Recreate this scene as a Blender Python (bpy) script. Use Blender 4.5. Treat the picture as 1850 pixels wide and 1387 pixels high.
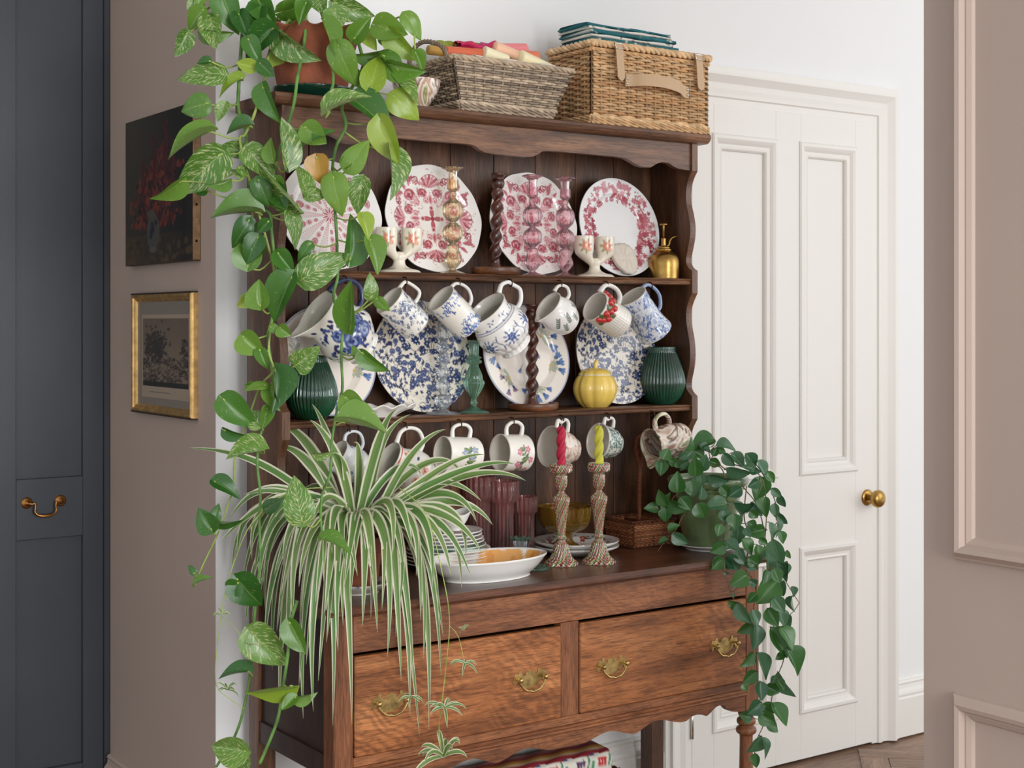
import bpy, math, random
import numpy as np
from mathutils import Vector, Matrix

for o in list(bpy.data.objects):
    bpy.data.objects.remove(o, do_unlink=True)
SC = bpy.context.scene
COL = SC.collection
random.seed(7)
RNG = np.random.default_rng(11)
PI = math.pi

# ------------------------------------------------------------------ camera
CAM_Z, FPX, CX, HY = 1.40, 2610.0, 925.0, 582.0
YAW = math.atan2(1828.0, 2610.0)
cam = bpy.data.cameras.new('camera')
cam.sensor_width = 36.0
cam.sensor_fit = 'HORIZONTAL'
cam.lens = FPX / 1850.0 * 36.0
cam.shift_y = -(693.5 - HY) / 1850.0
cam.clip_start = 0.05
camo = bpy.data.objects.new('camera', cam)
camo.location = (0, 0, CAM_Z)
camo.rotation_euler = (PI / 2, 0, -YAW)
COL.objects.link(camo)
SC.camera = camo

# ------------------------------------------------------------------ world and window light
world = bpy.data.worlds.new('world')
SC.world = world
world.use_nodes = True
bg = world.node_tree.nodes['Background']
bg.inputs[0].default_value = (0.92, 0.96, 1.0, 1)
bg.inputs[1].default_value = 0.72

def area(name, loc, rot, sx, sy, power, col=(1, 1, 1)):
    l = bpy.data.lights.new(name, 'AREA')
    l.shape = 'RECTANGLE'
    l.size, l.size_y, l.energy, l.color = sx, sy, power, col
    o = bpy.data.objects.new(name, l)
    o.location, o.rotation_euler = loc, rot
    COL.objects.link(o)
    return o

area('window_daylight', (1.3, -2.9, 1.75), (math.radians(90), 0, math.radians(-6)), 2.4, 1.9, 140, (0.97, 0.985, 1.0))
area('hall_window_daylight', (5.2, 0.6, 1.9), (math.radians(88), 0, math.radians(38)), 1.6, 1.8, 14, (0.97, 0.985, 1.0))

SC.view_settings.view_transform = 'Standard'
SC.view_settings.look = 'None'
SC.view_settings.gamma = 1.0
SC.view_settings.exposure = 0.58
SC.view_settings.use_curve_mapping = False

# ------------------------------------------------------------------ placing helpers
FW = np.array([math.sin(YAW), math.cos(YAW)])
RT = np.array([math.cos(YAW), -math.sin(YAW)])

def _ray(px):
    return FW + RT * ((px - CX) / FPX)

def at_d(px, py, d):
    r = _ray(px)
    return np.array([r[0] * d, r[1] * d, CAM_Z - (py - HY) / FPX * d])

def at(px, py, Y):
    return at_d(px, py, Y / _ray(px)[1])

def at_x(px, py, X):
    return at_d(px, py, X / _ray(px)[0])

def at_z(px, py, z):
    return at_d(px, py, (CAM_Z - z) * FPX / (py - HY))

def depth(p):
    return float(FW[0] * p[0] + FW[1] * p[1])

def lin(c):
    c = np.asarray(c, dtype=float) / 255.0
    return np.where(c <= 0.04045, c / 12.92, ((c + 0.055) / 1.055) ** 2.4)

# ------------------------------------------------------------------ mesh helpers
class Geo:
    def __init__(self):
        self.V, self.F, self.U, self.C, self.n = [], [], [], [], 0

    def add(self, V, F, uv=None, col=None):
        V = np.asarray(V, dtype=np.float64).reshape(-1, 3)
        if isinstance(F, np.ndarray):
            F = [F]
        for f in F:
            f = np.asarray(f, dtype=np.int64)
            if f.size:
                self.F.append(f.reshape(-1, f.shape[-1]) + self.n)
        self.V.append(V)
        self.U.append(np.zeros((len(V), 2)) if uv is None else np.asarray(uv, dtype=float))
        if col is None:
            col = (1, 1, 1)
        c = np.asarray(col, dtype=float)
        if c.ndim == 1:
            c = np.tile(c, (len(V), 1))
        self.C.append(c)
        self.n += len(V)
        return self

    def geo(self, g, M=None, col=None):
        V = np.concatenate(g.V)
        if M is not None:
            M = np.array(M)
            V = V @ M[:3, :3].T + M[:3, 3]
        self.add(V, [f for f in g.F], np.concatenate(g.U), np.concatenate(g.C) if col is None else col)
        return self

    def mesh(self, name, mat, smooth=True):
        me = bpy.data.meshes.new(name)
        V = np.concatenate(self.V).astype(np.float32)
        loops = np.concatenate([f.ravel() for f in self.F]).astype(np.int32)
        sizes = np.concatenate([np.full(len(f), f.shape[1]) for f in self.F])
        starts = np.concatenate([[0], np.cumsum(sizes)[:-1]]).astype(np.int32)
        me.vertices.add(len(V))
        me.vertices.foreach_set('co', V.ravel())
        me.loops.add(len(loops))
        me.loops.foreach_set('vertex_index', loops)
        me.polygons.add(len(sizes))
        me.polygons.foreach_set('loop_start', starts)
        me.polygons.foreach_set('use_smooth', np.full(len(sizes), bool(smooth)))
        uv = me.uv_layers.new(name='UVMap')
        U = np.concatenate(self.U)[loops].astype(np.float32)
        uv.data.foreach_set('uv', U.ravel())
        ca = me.color_attributes.new('Col', 'FLOAT_COLOR', 'POINT')
        C = np.concatenate(self.C)
        C = np.concatenate([C, np.ones((len(C), 1))], 1).astype(np.float32)
        ca.data.foreach_set('color', C.ravel())
        me.update(calc_edges=True)
        if mat is not None:
            me.materials.append(mat)
        return me

    def build(self, name, mat, parent=None, smooth=True):
        return link(name, self.mesh(name, mat, smooth), parent)

def link(name, me, parent=None):
    o = bpy.data.objects.new(name, me)
    COL.objects.link(o)
    if parent is not None:
        o.parent = parent
    return o

def tag(o, label, cat, group=None, kind=None):
    o['label'] = label
    o['category'] = cat
    if group:
        o['group'] = group
    if kind:
        o['kind'] = kind
    return o

def thing(name, label, cat, loc=(0, 0, 0), M=None, group=None):
    o = bpy.data.objects.new(name, None)
    o.empty_display_size = 0.03
    COL.objects.link(o)
    if M is not None:
        o.matrix_world = Matrix([[float(x) for x in r] for r in M])
    else:
        o.location = [float(x) for x in loc]
    return tag(o, label, cat, group)

def frame(loc, x, y, z):
    M = np.eye(4)
    for i, a in enumerate((x, y, z)):
        a = np.asarray(a, float)
        M[:3, i] = a / np.linalg.norm(a)
    M[:3, 3] = loc
    return M

def copy_tree(o, parent=None):
    c = o.copy()
    COL.objects.link(c)
    if parent is not None:
        c.parent = parent
    for ch in list(o.children):
        copy_tree(ch, c)
    return c

def quads(nu, nv, closed=True):
    """faces of a grid with nv rows of nu columns"""
    u = np.arange(nu if closed else nu - 1)
    v = np.arange(nv - 1)
    uu, vv = np.meshgrid(u, v)
    u2 = (uu + 1) % nu
    return np.stack([vv * nu + uu, vv * nu + u2, (vv + 1) * nu + u2, (vv + 1) * nu + uu], -1).reshape(-1, 4)

def spline(pts, n, closed=False):
    P = np.asarray(pts, float)
    m = len(P)
    if closed:
        idx = lambda i: P[i % m]
        segs = m
    else:
        idx = lambda i: P[min(max(i, 0), m - 1)]
        segs = m - 1
    out = []
    for k in range(n):
        s = k * segs / (n if closed else (n - 1))
        i = min(int(s), segs - 1)
        t = s - i
        p0, p1, p2, p3 = idx(i - 1), idx(i), idx(i + 1), idx(i + 2)
        out.append(0.5 * ((2 * p1) + (p2 - p0) * t + (2 * p0 - 5 * p1 + 4 * p2 - p3) * t * t + (3 * p1 - p0 - 3 * p2 + p3) * t ** 3))
    return np.array(out)

def dense(prof, step=0.004):
    """insert points in a polyline profile so no gap is longer than step"""
    P = np.asarray(prof, float)
    out = [P[0]]
    for a, b in zip(P[:-1], P[1:]):
        k = max(1, int(np.ceil(np.linalg.norm(b - a) / step)))
        for i in range(1, k + 1):
            out.append(a + (b - a) * i / k)
    return np.array(out)

def lathe(prof, n=48, mod=None, colf=None, g=None, cap0=False, cap1=False):
    """turn (r,z) rows around z; mod(theta,z,r)->r or (r,z); colf(theta,rowfrac)->rgb"""
    P = np.asarray(prof, float)
    th = np.arange(n) * 2 * PI / n
    T, R = np.meshgrid(th, P[:, 0])
    Z = np.repeat(P[:, 1][:, None], n, 1)
    if mod is not None:
        r = mod(T, Z, R)
        if isinstance(r, tuple):
            R, Z = r
        else:
            R = r
    V = np.stack([R * np.cos(T), R * np.sin(T), Z], -1).reshape(-1, 3)
    d = np.concatenate([[0], np.cumsum(np.linalg.norm(np.diff(P, axis=0), axis=1))])
    d = d / max(d[-1], 1e-9)
    UV = np.stack([T / (2 * PI), np.repeat(d[:, None], n, 1)], -1).reshape(-1, 2)
    F = [quads(n, len(P))]
    if cap0:
        F.append(np.arange(n)[::-1][None, :])
    if cap1:
        F.append(((len(P) - 1) * n + np.arange(n))[None, :])
    col = None
    if colf is not None:
        col = colf(T, np.repeat(d[:, None], n, 1)).reshape(-1, 3)
    g = g or Geo()
    g.add(V, F, UV, col)
    return g

def tube(pts, rad, n=8, g=None, closed=False, col=None, cap=True):
    P = np.asarray(pts, float)
    m = len(P)
    rad = np.broadcast_to(np.asarray(rad, float), (m,))
    if closed:
        T = np.roll(P, -1, 0) - np.roll(P, 1, 0)
    else:
        T = np.gradient(P, axis=0)
    T = T / (np.linalg.norm(T, axis=1)[:, None] + 1e-12)
    a = np.array([0, 0, 1.0]) if abs(T[0][2]) < 0.9 else np.array([1.0, 0, 0])
    N = np.cross(T[0], a)
    N /= np.linalg.norm(N)
    th = np.arange(n) * 2 * PI / n
    c, s = np.cos(th)[:, None], np.sin(th)[:, None]
    rows = []
    for i in range(m):
        N = N - T[i] * np.dot(N, T[i])
        N /= np.linalg.norm(N) + 1e-12
        B = np.cross(T[i], N)
        rows.append(P[i] + rad[i] * (c * N + s * B))
    V = np.concatenate(rows)
    F = [quads(n, m)]
    if closed:
        k = np.arange(n)
        F.append(np.stack([(m - 1) * n + k, (m - 1) * n + (k + 1) % n, (k + 1) % n, k], -1))
    elif cap:
        F.append(np.arange(n)[::-1][None, :])
        F.append(((m - 1) * n + np.arange(n))[None, :])
    uv = np.stack([np.tile(np.arange(n) / n, m), np.repeat(np.arange(m) / max(m - 1, 1), n)], -1)
    g = g or Geo()
    g.add(V, F, uv, col)
    return g

def box(lo, hi, b=0.002, g=None, col=None):
    lo, hi = np.minimum(lo, hi).astype(float), np.maximum(lo, hi).astype(float)
    c, h = (lo + hi) / 2, (hi - lo) / 2
    b = min(b, float(h.min()) * 0.9)
    V, idx = [], {}
    for a in range(3):
        for sx in (-1, 1):
            for sy in (-1, 1):
                for sz in (-1, 1):
                    s = np.array([sx, sy, sz], float)
                    e = h - b
                    e[a] = h[a]
                    idx[(a, sx, sy, sz)] = len(V)
                    V.append(c + s * e)
    V = np.array(V)
    quad, tri = [], []
    for a in range(3):
        o1, o2 = [k for k in range(3) if k != a]
        for s in (-1, 1):
            f = []
            for (p, q) in ((-1, -1), (1, -1), (1, 1), (-1, 1)):
                k = [0, 0, 0]
                k[a], k[o1], k[o2] = s, p, q
                f.append(idx[(a, *k)])
            quad.append(f)
    for c3 in range(3):
        a, bb = [k for k in range(3) if k != c3]
        for sa in (-1, 1):
            for sb in (-1, 1):
                k0, k1 = [0, 0, 0], [0, 0, 0]
                k0[a] = k1[a] = sa
                k0[bb] = k1[bb] = sb
                k0[c3], k1[c3] = -1, 1
                quad.append([idx[(a, *k0)], idx[(a, *k1)], idx[(bb, *k1)], idx[(bb, *k0)]])
    for sx in (-1, 1):
        for sy in (-1, 1):
            for sz in (-1, 1):
                tri.append([idx[(0, sx, sy, sz)], idx[(1, sx, sy, sz)], idx[(2, sx, sy, sz)]])
    def fix(fs):
        out = []
        for f in fs:
            n = np.cross(V[f[1]] - V[f[0]], V[f[2]] - V[f[0]])
            if np.dot(n, V[f].mean(0) - c) < 0:
                f = f[::-1]
            out.append(f)
        return np.array(out)
    g = g or Geo()
    g.add(V, [fix(quad), fix(tri)], None, col)
    return g

def prism(poly, a0, a1, conv, g=None, col=None):
    """extrude a 2d polygon between a0 and a1; conv(p,q,a)->xyz"""
    n = len(poly)
    V = [conv(p, q, a0) for p, q in poly] + [conv(p, q, a1) for p, q in poly]
    V = np.array(V, float)
    k = np.arange(n)
    side = np.stack([k, (k + 1) % n, n + (k + 1) % n, n + k], -1)
    V2 = np.concatenate([V, V])
    F = [side, (2 * n + k)[::-1][None, :], (3 * n + k)[None, :]]
    # orientation test on signed volume
    vol = 0.0
    for f in (side[:, [0, 1, 2]], side[:, [0, 2, 3]]):
        vol += np.einsum('ij,ij->', V[f[:, 0]], np.cross(V[f[:, 1]], V[f[:, 2]]))
    for cap in ((k)[::-1], n + k):
        for i in range(1, n - 1):
            vol += np.dot(V[cap[0]], np.cross(V[cap[i]], V[cap[i + 1]]))
    if vol < 0:
        F = [f[:, ::-1] for f in F]
    g = g or Geo()
    g.add(V2, F, None, col)
    return g

def mould_loop(corners, prof, closed=True, g=None, conv=None):
    """mitred moulding: corners = list of (x,z) with inward diagonal (dx,dz); prof = [(inset,height)]"""
    V = []
    for (o, h) in prof:
        for (x, z, dx, dz) in corners:
            V.append(conv(x + dx * o, z + dz * o, h))
    m = len(corners)
    F = quads(m, len(prof), closed)
    g = g or Geo()
    g.add(V, F)
    return g

def rect_corners(x0, x1, z0, z1):
    return [(x0, z0, 1, 1), (x1, z0, -1, 1), (x1, z1, -1, -1), (x0, z1, 1, -1)]
# ------------------------------------------------------------------ materials
def new_mat(name):
    m = bpy.data.materials.new(name)
    m.use_nodes = True
    nt = m.node_tree
    return m, nt, nt.nodes['Principled BSDF']

def N(nt, kind, **kw):
    n = nt.nodes.new(kind)
    for k, v in kw.items():
        if k.startswith('i_'):
            n.inputs[k[2:].replace('_', ' ')].default_value = v
        elif k.startswith('n_'):
            n.inputs[int(k[2:])].default_value = v
        else:
            setattr(n, k, v)
    return n

def rgba(c):
    return (*[float(x) for x in lin(c)], 1.0)

def ramp(nt, fac, stops):
    r = nt.nodes.new('ShaderNodeValToRGB')
    el = r.color_ramp.elements
    while len(el) < len(stops):
        el.new(0.5)
    for e, (p, c) in zip(el, stops):
        e.position = p
        e.color = rgba(c) if len(c) == 3 else c
    nt.links.new(fac, r.inputs[0])
    return r

def mixc(nt, a, b, fac, mode='MIX'):
    n = nt.nodes.new('ShaderNodeMix')
    n.data_type = 'RGBA'
    n.blend_type = mode
    for sock, v in ((n.inputs[6], a), (n.inputs[7], b), (n.inputs[0], fac)):
        if hasattr(v, 'is_output'):
            nt.links.new(v, sock)
        else:
            sock.default_value = v
    return n.outputs[2]

def pbr(name, col, rough=0.5, metal=0.0, spec=0.5, coat=0.0, noise=0.0, nscale=20.0, bump=0.0, bscale=60.0):
    m, nt, b = new_mat(name)
    b.inputs['Base Color'].default_value = rgba(col)
    b.inputs['Roughness'].default_value = rough
    b.inputs['Metallic'].default_value = metal
    b.inputs['Specular IOR Level'].default_value = spec
    b.inputs['Coat Weight'].default_value = coat
    b.inputs['Coat Roughness'].default_value = 0.08
    tc = N(nt, 'ShaderNodeTexCoord')
    if noise:
        nz = N(nt, 'ShaderNodeTexNoise', i_Scale=nscale, i_Detail=5.0)
        nt.links.new(tc.outputs['Object'], nz.inputs['Vector'])
        c = np.array(col, float)
        r = ramp(nt, nz.outputs['Fac'], [(0.3, np.clip(c * (1 - noise), 0, 255)), (0.7, np.clip(c * (1 + noise), 0, 255))])
        nt.links.new(r.outputs[0], b.inputs['Base Color'])
    if bump:
        nz = N(nt, 'ShaderNodeTexNoise', i_Scale=bscale, i_Detail=4.0)
        nt.links.new(tc.outputs['Object'], nz.inputs['Vector'])
        bp = N(nt, 'ShaderNodeBump', i_Strength=bump, i_Distance=0.002)
        nt.links.new(nz.outputs['Fac'], bp.inputs['Height'])
        nt.links.new(bp.outputs[0], b.inputs['Normal'])
    return m

def attr_mat(name, rough=0.5, coat=0.0, spec=0.5, metal=0.0, bump=0.0, bscale=60.0, sss=0.0, noise=0.0, nscale=30.0):
    m, nt, b = new_mat(name)
    a = N(nt, 'ShaderNodeAttribute', attribute_name='Col')
    src = a.outputs['Color']
    tc = N(nt, 'ShaderNodeTexCoord')
    if noise:
        nz = N(nt, 'ShaderNodeTexNoise', i_Scale=nscale, i_Detail=4.0)
        nt.links.new(tc.outputs['Object'], nz.inputs['Vector'])
        r = ramp(nt, nz.outputs['Fac'], [(0.3, (1 - noise, 1 - noise, 1 - noise, 1)), (0.7, (1 + noise, 1 + noise, 1 + noise, 1))])
        src = mixc(nt, src, r.outputs[0], 1.0, 'MULTIPLY')
    nt.links.new(src, b.inputs['Base Color'])
    b.inputs['Roughness'].default_value = rough
    b.inputs['Coat Weight'].default_value = coat
    b.inputs['Coat Roughness'].default_value = 0.05
    b.inputs['Specular IOR Level'].default_value = spec
    b.inputs['Metallic'].default_value = metal
    if bump:
        nz = N(nt, 'ShaderNodeTexNoise', i_Scale=bscale, i_Detail=3.0)
        nt.links.new(tc.outputs['Object'], nz.inputs['Vector'])
        bp = N(nt, 'ShaderNodeBump', i_Strength=bump, i_Distance=0.002)
        nt.links.new(nz.outputs['Fac'], bp.inputs['Height'])
        nt.links.new(bp.outputs[0], b.inputs['Normal'])
    return m

def oak(name, dark, mid, light, axis='Z', rough=0.42, figure=0.0, coat=0.15):
    m, nt, b = new_mat(name)
    tc = N(nt, 'ShaderNodeTexCoord')
    oi = N(nt, 'ShaderNodeObjectInfo')
    add = N(nt, 'ShaderNodeVectorMath', operation='ADD')
    comb = N(nt, 'ShaderNodeCombineXYZ')
    mul = N(nt, 'ShaderNodeMath', operation='MULTIPLY', n_1=7.0)
    nt.links.new(oi.outputs['Random'], mul.inputs[0])
    for i in range(3):
        nt.links.new(mul.outputs[0], comb.inputs[i])
    nt.links.new(tc.outputs['Object'], add.inputs[0])
    nt.links.new(comb.outputs[0], add.inputs[1])
    def mapped(s_long, s_cross):
        mp = N(nt, 'ShaderNodeMapping')
        s = {'X': (s_long, s_cross, s_cross), 'Y': (s_cross, s_long, s_cross), 'Z': (s_cross, s_cross, s_long)}[axis]
        mp.inputs['Scale'].default_value = s
        nt.links.new(add.outputs[0], mp.inputs[0])
        return mp.outputs[0]
    n1 = N(nt, 'ShaderNodeTexNoise', i_Scale=1.0, i_Detail=6.0, i_Roughness=0.6, i_Distortion=0.6)
    nt.links.new(mapped(2.2, 17), n1.inputs['Vector'])
    n2 = N(nt, 'ShaderNodeTexNoise', i_Scale=1.0, i_Detail=3.0, i_Roughness=0.7)
    nt.links.new(mapped(22, 420), n2.inputs['Vector'])
    n3 = N(nt, 'ShaderNodeTexNoise', i_Scale=1.0, i_Detail=2.0)
    nt.links.new(mapped(3, 5), n3.inputs['Vector'])
    base = ramp(nt, n1.outputs['Fac'], [(0.28, dark), (0.5, mid), (0.74, light)]).outputs[0]
    pore = ramp(nt, n2.outputs['Fac'], [(0.36, (0.30, 0.26, 0.24, 1)), (0.56, (1.1, 1.1, 1.1, 1))]).outputs[0]
    c = mixc(nt, base, pore, 0.75, 'MULTIPLY')
    blot = ramp(nt, n3.outputs['Fac'], [(0.3, (0.72, 0.70, 0.70, 1)), (0.65, (1.1, 1.08, 1.05, 1))]).outputs[0]
    c = mixc(nt, c, blot, 0.8, 'MULTIPLY')
    if figure:
        w = N(nt, 'ShaderNodeTexWave', i_Scale=1.0, i_Distortion=14.0, i_Detail=4.0)
        w.inputs['Detail Scale'].default_value = 0.9
        w.bands_direction = 'X' if axis == 'X' else 'Z'
        mp = N(nt, 'ShaderNodeMapping')
        mp.inputs['Scale'].default_value = (12, 12, 17)
        mp.inputs['Rotation'].default_value = (0, 0.7, 0)
        nt.links.new(add.outputs[0], mp.inputs[0])
        nt.links.new(mp.outputs[0], w.inputs['Vector'])
        fg = ramp(nt, w.outputs['Fac'], [(0.0, (0.62, 0.58, 0.55, 1)), (0.55, (0.95, 0.95, 0.95, 1)), (0.92, (1.25, 1.22, 1.15, 1))]).outputs[0]
        n4 = N(nt, 'ShaderNodeTexNoise', i_Scale=3.5, i_Detail=2.0)
        nt.links.new(add.outputs[0], n4.inputs['Vector'])
        msk = ramp(nt, n4.outputs['Fac'], [(0.35, (0, 0, 0, 1)), (0.6, (figure, figure, figure, 1))]).outputs[0]
        cm = mixc(nt, c, fg, 1.0, 'MULTIPLY')
        c = mixc(nt, c, cm, msk)
    nt.links.new(c, b.inputs['Base Color'])
    b.inputs['Roughness'].default_value = rough
    b.inputs['Coat Weight'].default_value = coat
    b.inputs['Coat Roughness'].default_value = 0.3
    bp = N(nt, 'ShaderNodeBump', i_Strength=0.25, i_Distance=0.001)
    nt.links.new(n2.outputs['Fac'], bp.inputs['Height'])
    nt.links.new(bp.outputs[0], b.inputs['Normal'])
    return m

def glass(name, tint, body=0.22, deep=None):
    """thin coloured glass: tinted see-through, glossy skin, a little coloured body"""
    m, nt, b = new_mat(name)
    t = lin(tint)
    out = nt.nodes['Material Output']
    tr = N(nt, 'ShaderNodeBsdfTransparent')
    tr.inputs[0].default_value = (*[float(x) for x in t], 1)
    b.inputs['Base Color'].default_value = (*[float(x) for x in (lin(deep) if deep else t)], 1)
    b.inputs['Roughness'].default_value = 0.08
    b.inputs['Specular IOR Level'].default_value = 0.7
    gl = N(nt, 'ShaderNodeBsdfGlossy')
    gl.inputs['Roughness'].default_value = 0.05
    lw = N(nt, 'ShaderNodeLayerWeight', i_Blend=0.35)
    m1 = N(nt, 'ShaderNodeMixShader')
    # rims of a glass wall look denser than its middle
    mr = N(nt, 'ShaderNodeMapRange')
    mr.inputs['To Min'].default_value = body
    mr.inputs['To Max'].default_value = min(1.0, body + 0.45)
    nt.links.new(lw.outputs['Facing'], mr.inputs['Value'])
    nt.links.new(mr.outputs[0], m1.inputs[0])
    nt.links.new(tr.outputs[0], m1.inputs[1])
    nt.links.new(b.outputs[0], m1.inputs[2])
    m2 = N(nt, 'ShaderNodeMixShader')
    fr = N(nt, 'ShaderNodeFresnel', i_IOR=1.5)
    nt.links.new(fr.outputs[0], m2.inputs[0])
    nt.links.new(m1.outputs[0], m2.inputs[1])
    nt.links.new(gl.outputs[0], m2.inputs[2])
    nt.links.new(m2.outputs[0], out.inputs[0])
    return m

def leaf_mat(name, dark, light, pale, amount, rough=0.27, veins=True):
    """pothos leaf: green with pale streaks that run from the midrib"""
    m, nt, b = new_mat(name)
    uv = N(nt, 'ShaderNodeUVMap')
    oi = N(nt, 'ShaderNodeObjectInfo')
    sep = N(nt, 'ShaderNodeSeparateXYZ')
    nt.links.new(uv.outputs[0], sep.inputs[0])
    ab = N(nt, 'ShaderNodeMath', operation='ABSOLUTE')
    nt.links.new(sep.outputs[0], ab.inputs[0])
    # streak space follows side veins: v - 0.5|u|
    s1 = N(nt, 'ShaderNodeMath', operation='MULTIPLY_ADD', n_1=-0.45)
    nt.links.new(ab.outputs[0], s1.inputs[0])
    nt.links.new(sep.outputs[1], s1.inputs[2])
    cb = N(nt, 'ShaderNodeCombineXYZ')
    m1 = N(nt, 'ShaderNodeMath', operation='MULTIPLY', n_1=2.2)
    m2 = N(nt, 'ShaderNodeMath', operation='MULTIPLY', n_1=13.0)
    m3 = N(nt, 'ShaderNodeMath', operation='MULTIPLY', n_1=31.0)
    nt.links.new(sep.outputs[0], m1.inputs[0])
    nt.links.new(s1.outputs[0], m2.inputs[0])
    nt.links.new(oi.outputs['Random'], m3.inputs[0])
    for k, mm in enumerate((m1, m2, m3)):
        nt.links.new(mm.outputs[0], cb.inputs[k])
    nz = N(nt, 'ShaderNodeTexNoise', i_Scale=1.6, i_Detail=5.0, i_Roughness=0.65)
    nt.links.new(cb.outputs[0], nz.inputs['Vector'])
    var = ramp(nt, nz.outputs['Fac'], [(0.62 - amount * 0.2, (0, 0, 0, 1)), (0.72 - amount * 0.2, (1, 1, 1, 1))]).outputs[0]
    base = mixc(nt, rgba(dark), rgba(light), oi.outputs['Random'])
    c = mixc(nt, base, rgba(pale), var)
    mid = ramp(nt, ab.outputs[0], [(0.0, (1, 1, 1, 1)), (0.045, (0, 0, 0, 1))]).outputs[0]
    mf = N(nt, 'ShaderNodeMath', operation='MULTIPLY', n_1=0.55)
    nt.links.new(mid, mf.inputs[0])
    c = mixc(nt, c, rgba(pale), mf.outputs[0])
    # undersides are paler and duller
    ge = N(nt, 'ShaderNodeNewGeometry')
    bf = N(nt, 'ShaderNodeMath', operation='MULTIPLY', n_1=0.35)
    nt.links.new(ge.outputs['Backfacing'], bf.inputs[0])
    c = mixc(nt, c, rgba((150, 168, 104)), bf.outputs[0])
    nt.links.new(c, b.inputs['Base Color'])
    b.inputs['Roughness'].default_value = rough
    b.inputs['Specular IOR Level'].default_value = 0.65
    tl = N(nt, 'ShaderNodeBsdfTranslucent')
    nt.links.new(c, tl.inputs[0])
    ms = N(nt, 'ShaderNodeMixShader', n_0=0.22)
    nt.links.new(b.outputs[0], ms.inputs[1])
    nt.links.new(tl.outputs[0], ms.inputs[2])
    nt.links.new(ms.outputs[0], nt.nodes['Material Output'].inputs[0])
    w = N(nt, 'ShaderNodeTexWave', i_Scale=1.0, i_Distortion=0.5)
    w.bands_direction = 'Y'
    bp = N(nt, 'ShaderNodeBump', i_Strength=0.12, i_Distance=0.002)
    nt.links.new(cb.outputs[0], w.inputs['Vector'])
    nt.links.new(w.outputs['Fac'], bp.inputs['Height'])
    nt.links.new(bp.outputs[0], b.inputs['Normal'])
    return m

M = {}
M['white_wall'] = pbr('white_wall_paint', (234, 234, 233), 0.75, bump=0.08, bscale=180)
M['white_wood'] = pbr('cream_gloss_paint', (232, 229, 222), 0.38, bump=0.05, bscale=90)
M['taupe'] = pbr('taupe_paint', (177, 158, 146), 0.6, bump=0.06, bscale=160, noise=0.02, nscale=2.0)
M['navy'] = pbr('ink_blue_paint', (50, 55, 62), 0.42, bump=0.08, bscale=60, noise=0.06, nscale=3.0)
M['oak_up_z'] = oak('shade_dark_oak_upright_grain', (54, 34, 23), (100, 67, 46), (142, 100, 70), 'Z')  # rack oak darker than the base, its shade mixed into the stain
M['oak_up_x'] = oak('shade_dark_oak_long_grain', (62, 40, 27), (112, 76, 52), (156, 113, 80), 'X')  # same shade-darkened rack tone, grain running lengthwise
M['oak_z'] = oak('oak_post_grain', (92, 54, 32), (140, 88, 56), (172, 116, 76), 'Z')
M['oak_x'] = oak('oak_rail_grain', (86, 50, 29), (146, 92, 58), (180, 120, 78), 'X', figure=0.3)
M['oak_drawer'] = oak('oak_drawer_figure', (100, 57, 29), (166, 104, 60), (206, 142, 90), 'X', figure=0.7, rough=0.38)
M['oak_top'] = oak('oak_worktop', (54, 30, 20), (96, 58, 40), (128, 84, 60), 'X', rough=0.3, coat=0.3)
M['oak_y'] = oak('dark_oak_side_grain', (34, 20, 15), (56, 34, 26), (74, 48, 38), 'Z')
M['twist_wood'] = oak('stained_twist_wood', (52, 22, 13), (84, 38, 24), (110, 56, 36), 'Z', rough=0.28, coat=0.5)
M['dish_wood'] = oak('turned_dish_wood', (76, 42, 22), (128, 78, 44), (160, 104, 64), 'X', rough=0.35)
M['brass'] = pbr('aged_brass', (176, 140, 78), 0.32, metal=1.0, noise=0.12, nscale=40)
M['brass_dull'] = pbr('dull_handle_brass', (190, 164, 108), 0.36, metal=1.0, noise=0.2, nscale=60)
M['bronze'] = pbr('dark_bronze_hook', (70, 54, 40), 0.4, metal=0.9)
M['antique_brass'] = pbr('brown_antique_brass', (168, 118, 66), 0.35, metal=1.0)
M['terracotta'] = pbr('weathered_terracotta', (142, 78, 54), 0.82, noise=0.22, nscale=14, bump=0.3, bscale=90)
M['soil'] = pbr('potting_soil', (46, 34, 26), 0.95, noise=0.4, nscale=90, bump=0.8, bscale=120)
M['glaze'] = attr_mat('printed_glazed_china', 0.22, 0.6)
M['matte_attr'] = attr_mat('painted_matt', 0.75)
M['wicker'] = attr_mat('willow_rods', 0.55, bump=0.2, bscale=120, noise=0.25, nscale=45)
M['wax'] = attr_mat('coloured_wax', 0.42, spec=0.4)
M['glossattr'] = attr_mat('streaked_art_glass', 0.1, 0.8, spec=0.7)
M['green_glaze'] = pbr('dark_green_glaze', (10, 66, 42), 0.12, coat=0.8, noise=0.25, nscale=12)
M['bottle_glaze'] = pbr('bottle_green_glaze', (20, 70, 52), 0.16, coat=0.8, noise=0.3, nscale=10)
M['saucer_green'] = pbr('deep_green_saucer_glaze', (6, 52, 38), 0.15, coat=0.6)
M['cream_china'] = pbr('cream_china', (240, 233, 216), 0.22, coat=0.5)
M['white_china'] = pbr('white_china', (240, 239, 234), 0.2, coat=0.5)
M['yellow_china'] = pbr('yellow_glaze', (250, 214, 104), 0.18, coat=0.6)
M['plaster'] = pbr('raw_plaster', (226, 216, 202), 0.85, bump=0.25, bscale=70)
M['pot_green'] = pbr('olive_celadon_glaze', (104, 124, 84), 0.2, coat=0.7, noise=0.16, nscale=14)
M['leather'] = pbr('tan_leather', (204, 172, 134), 0.55, bump=0.12, bscale=250)
M['stud'] = pbr('steel_stud', (216, 214, 208), 0.2, metal=1.0)
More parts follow.
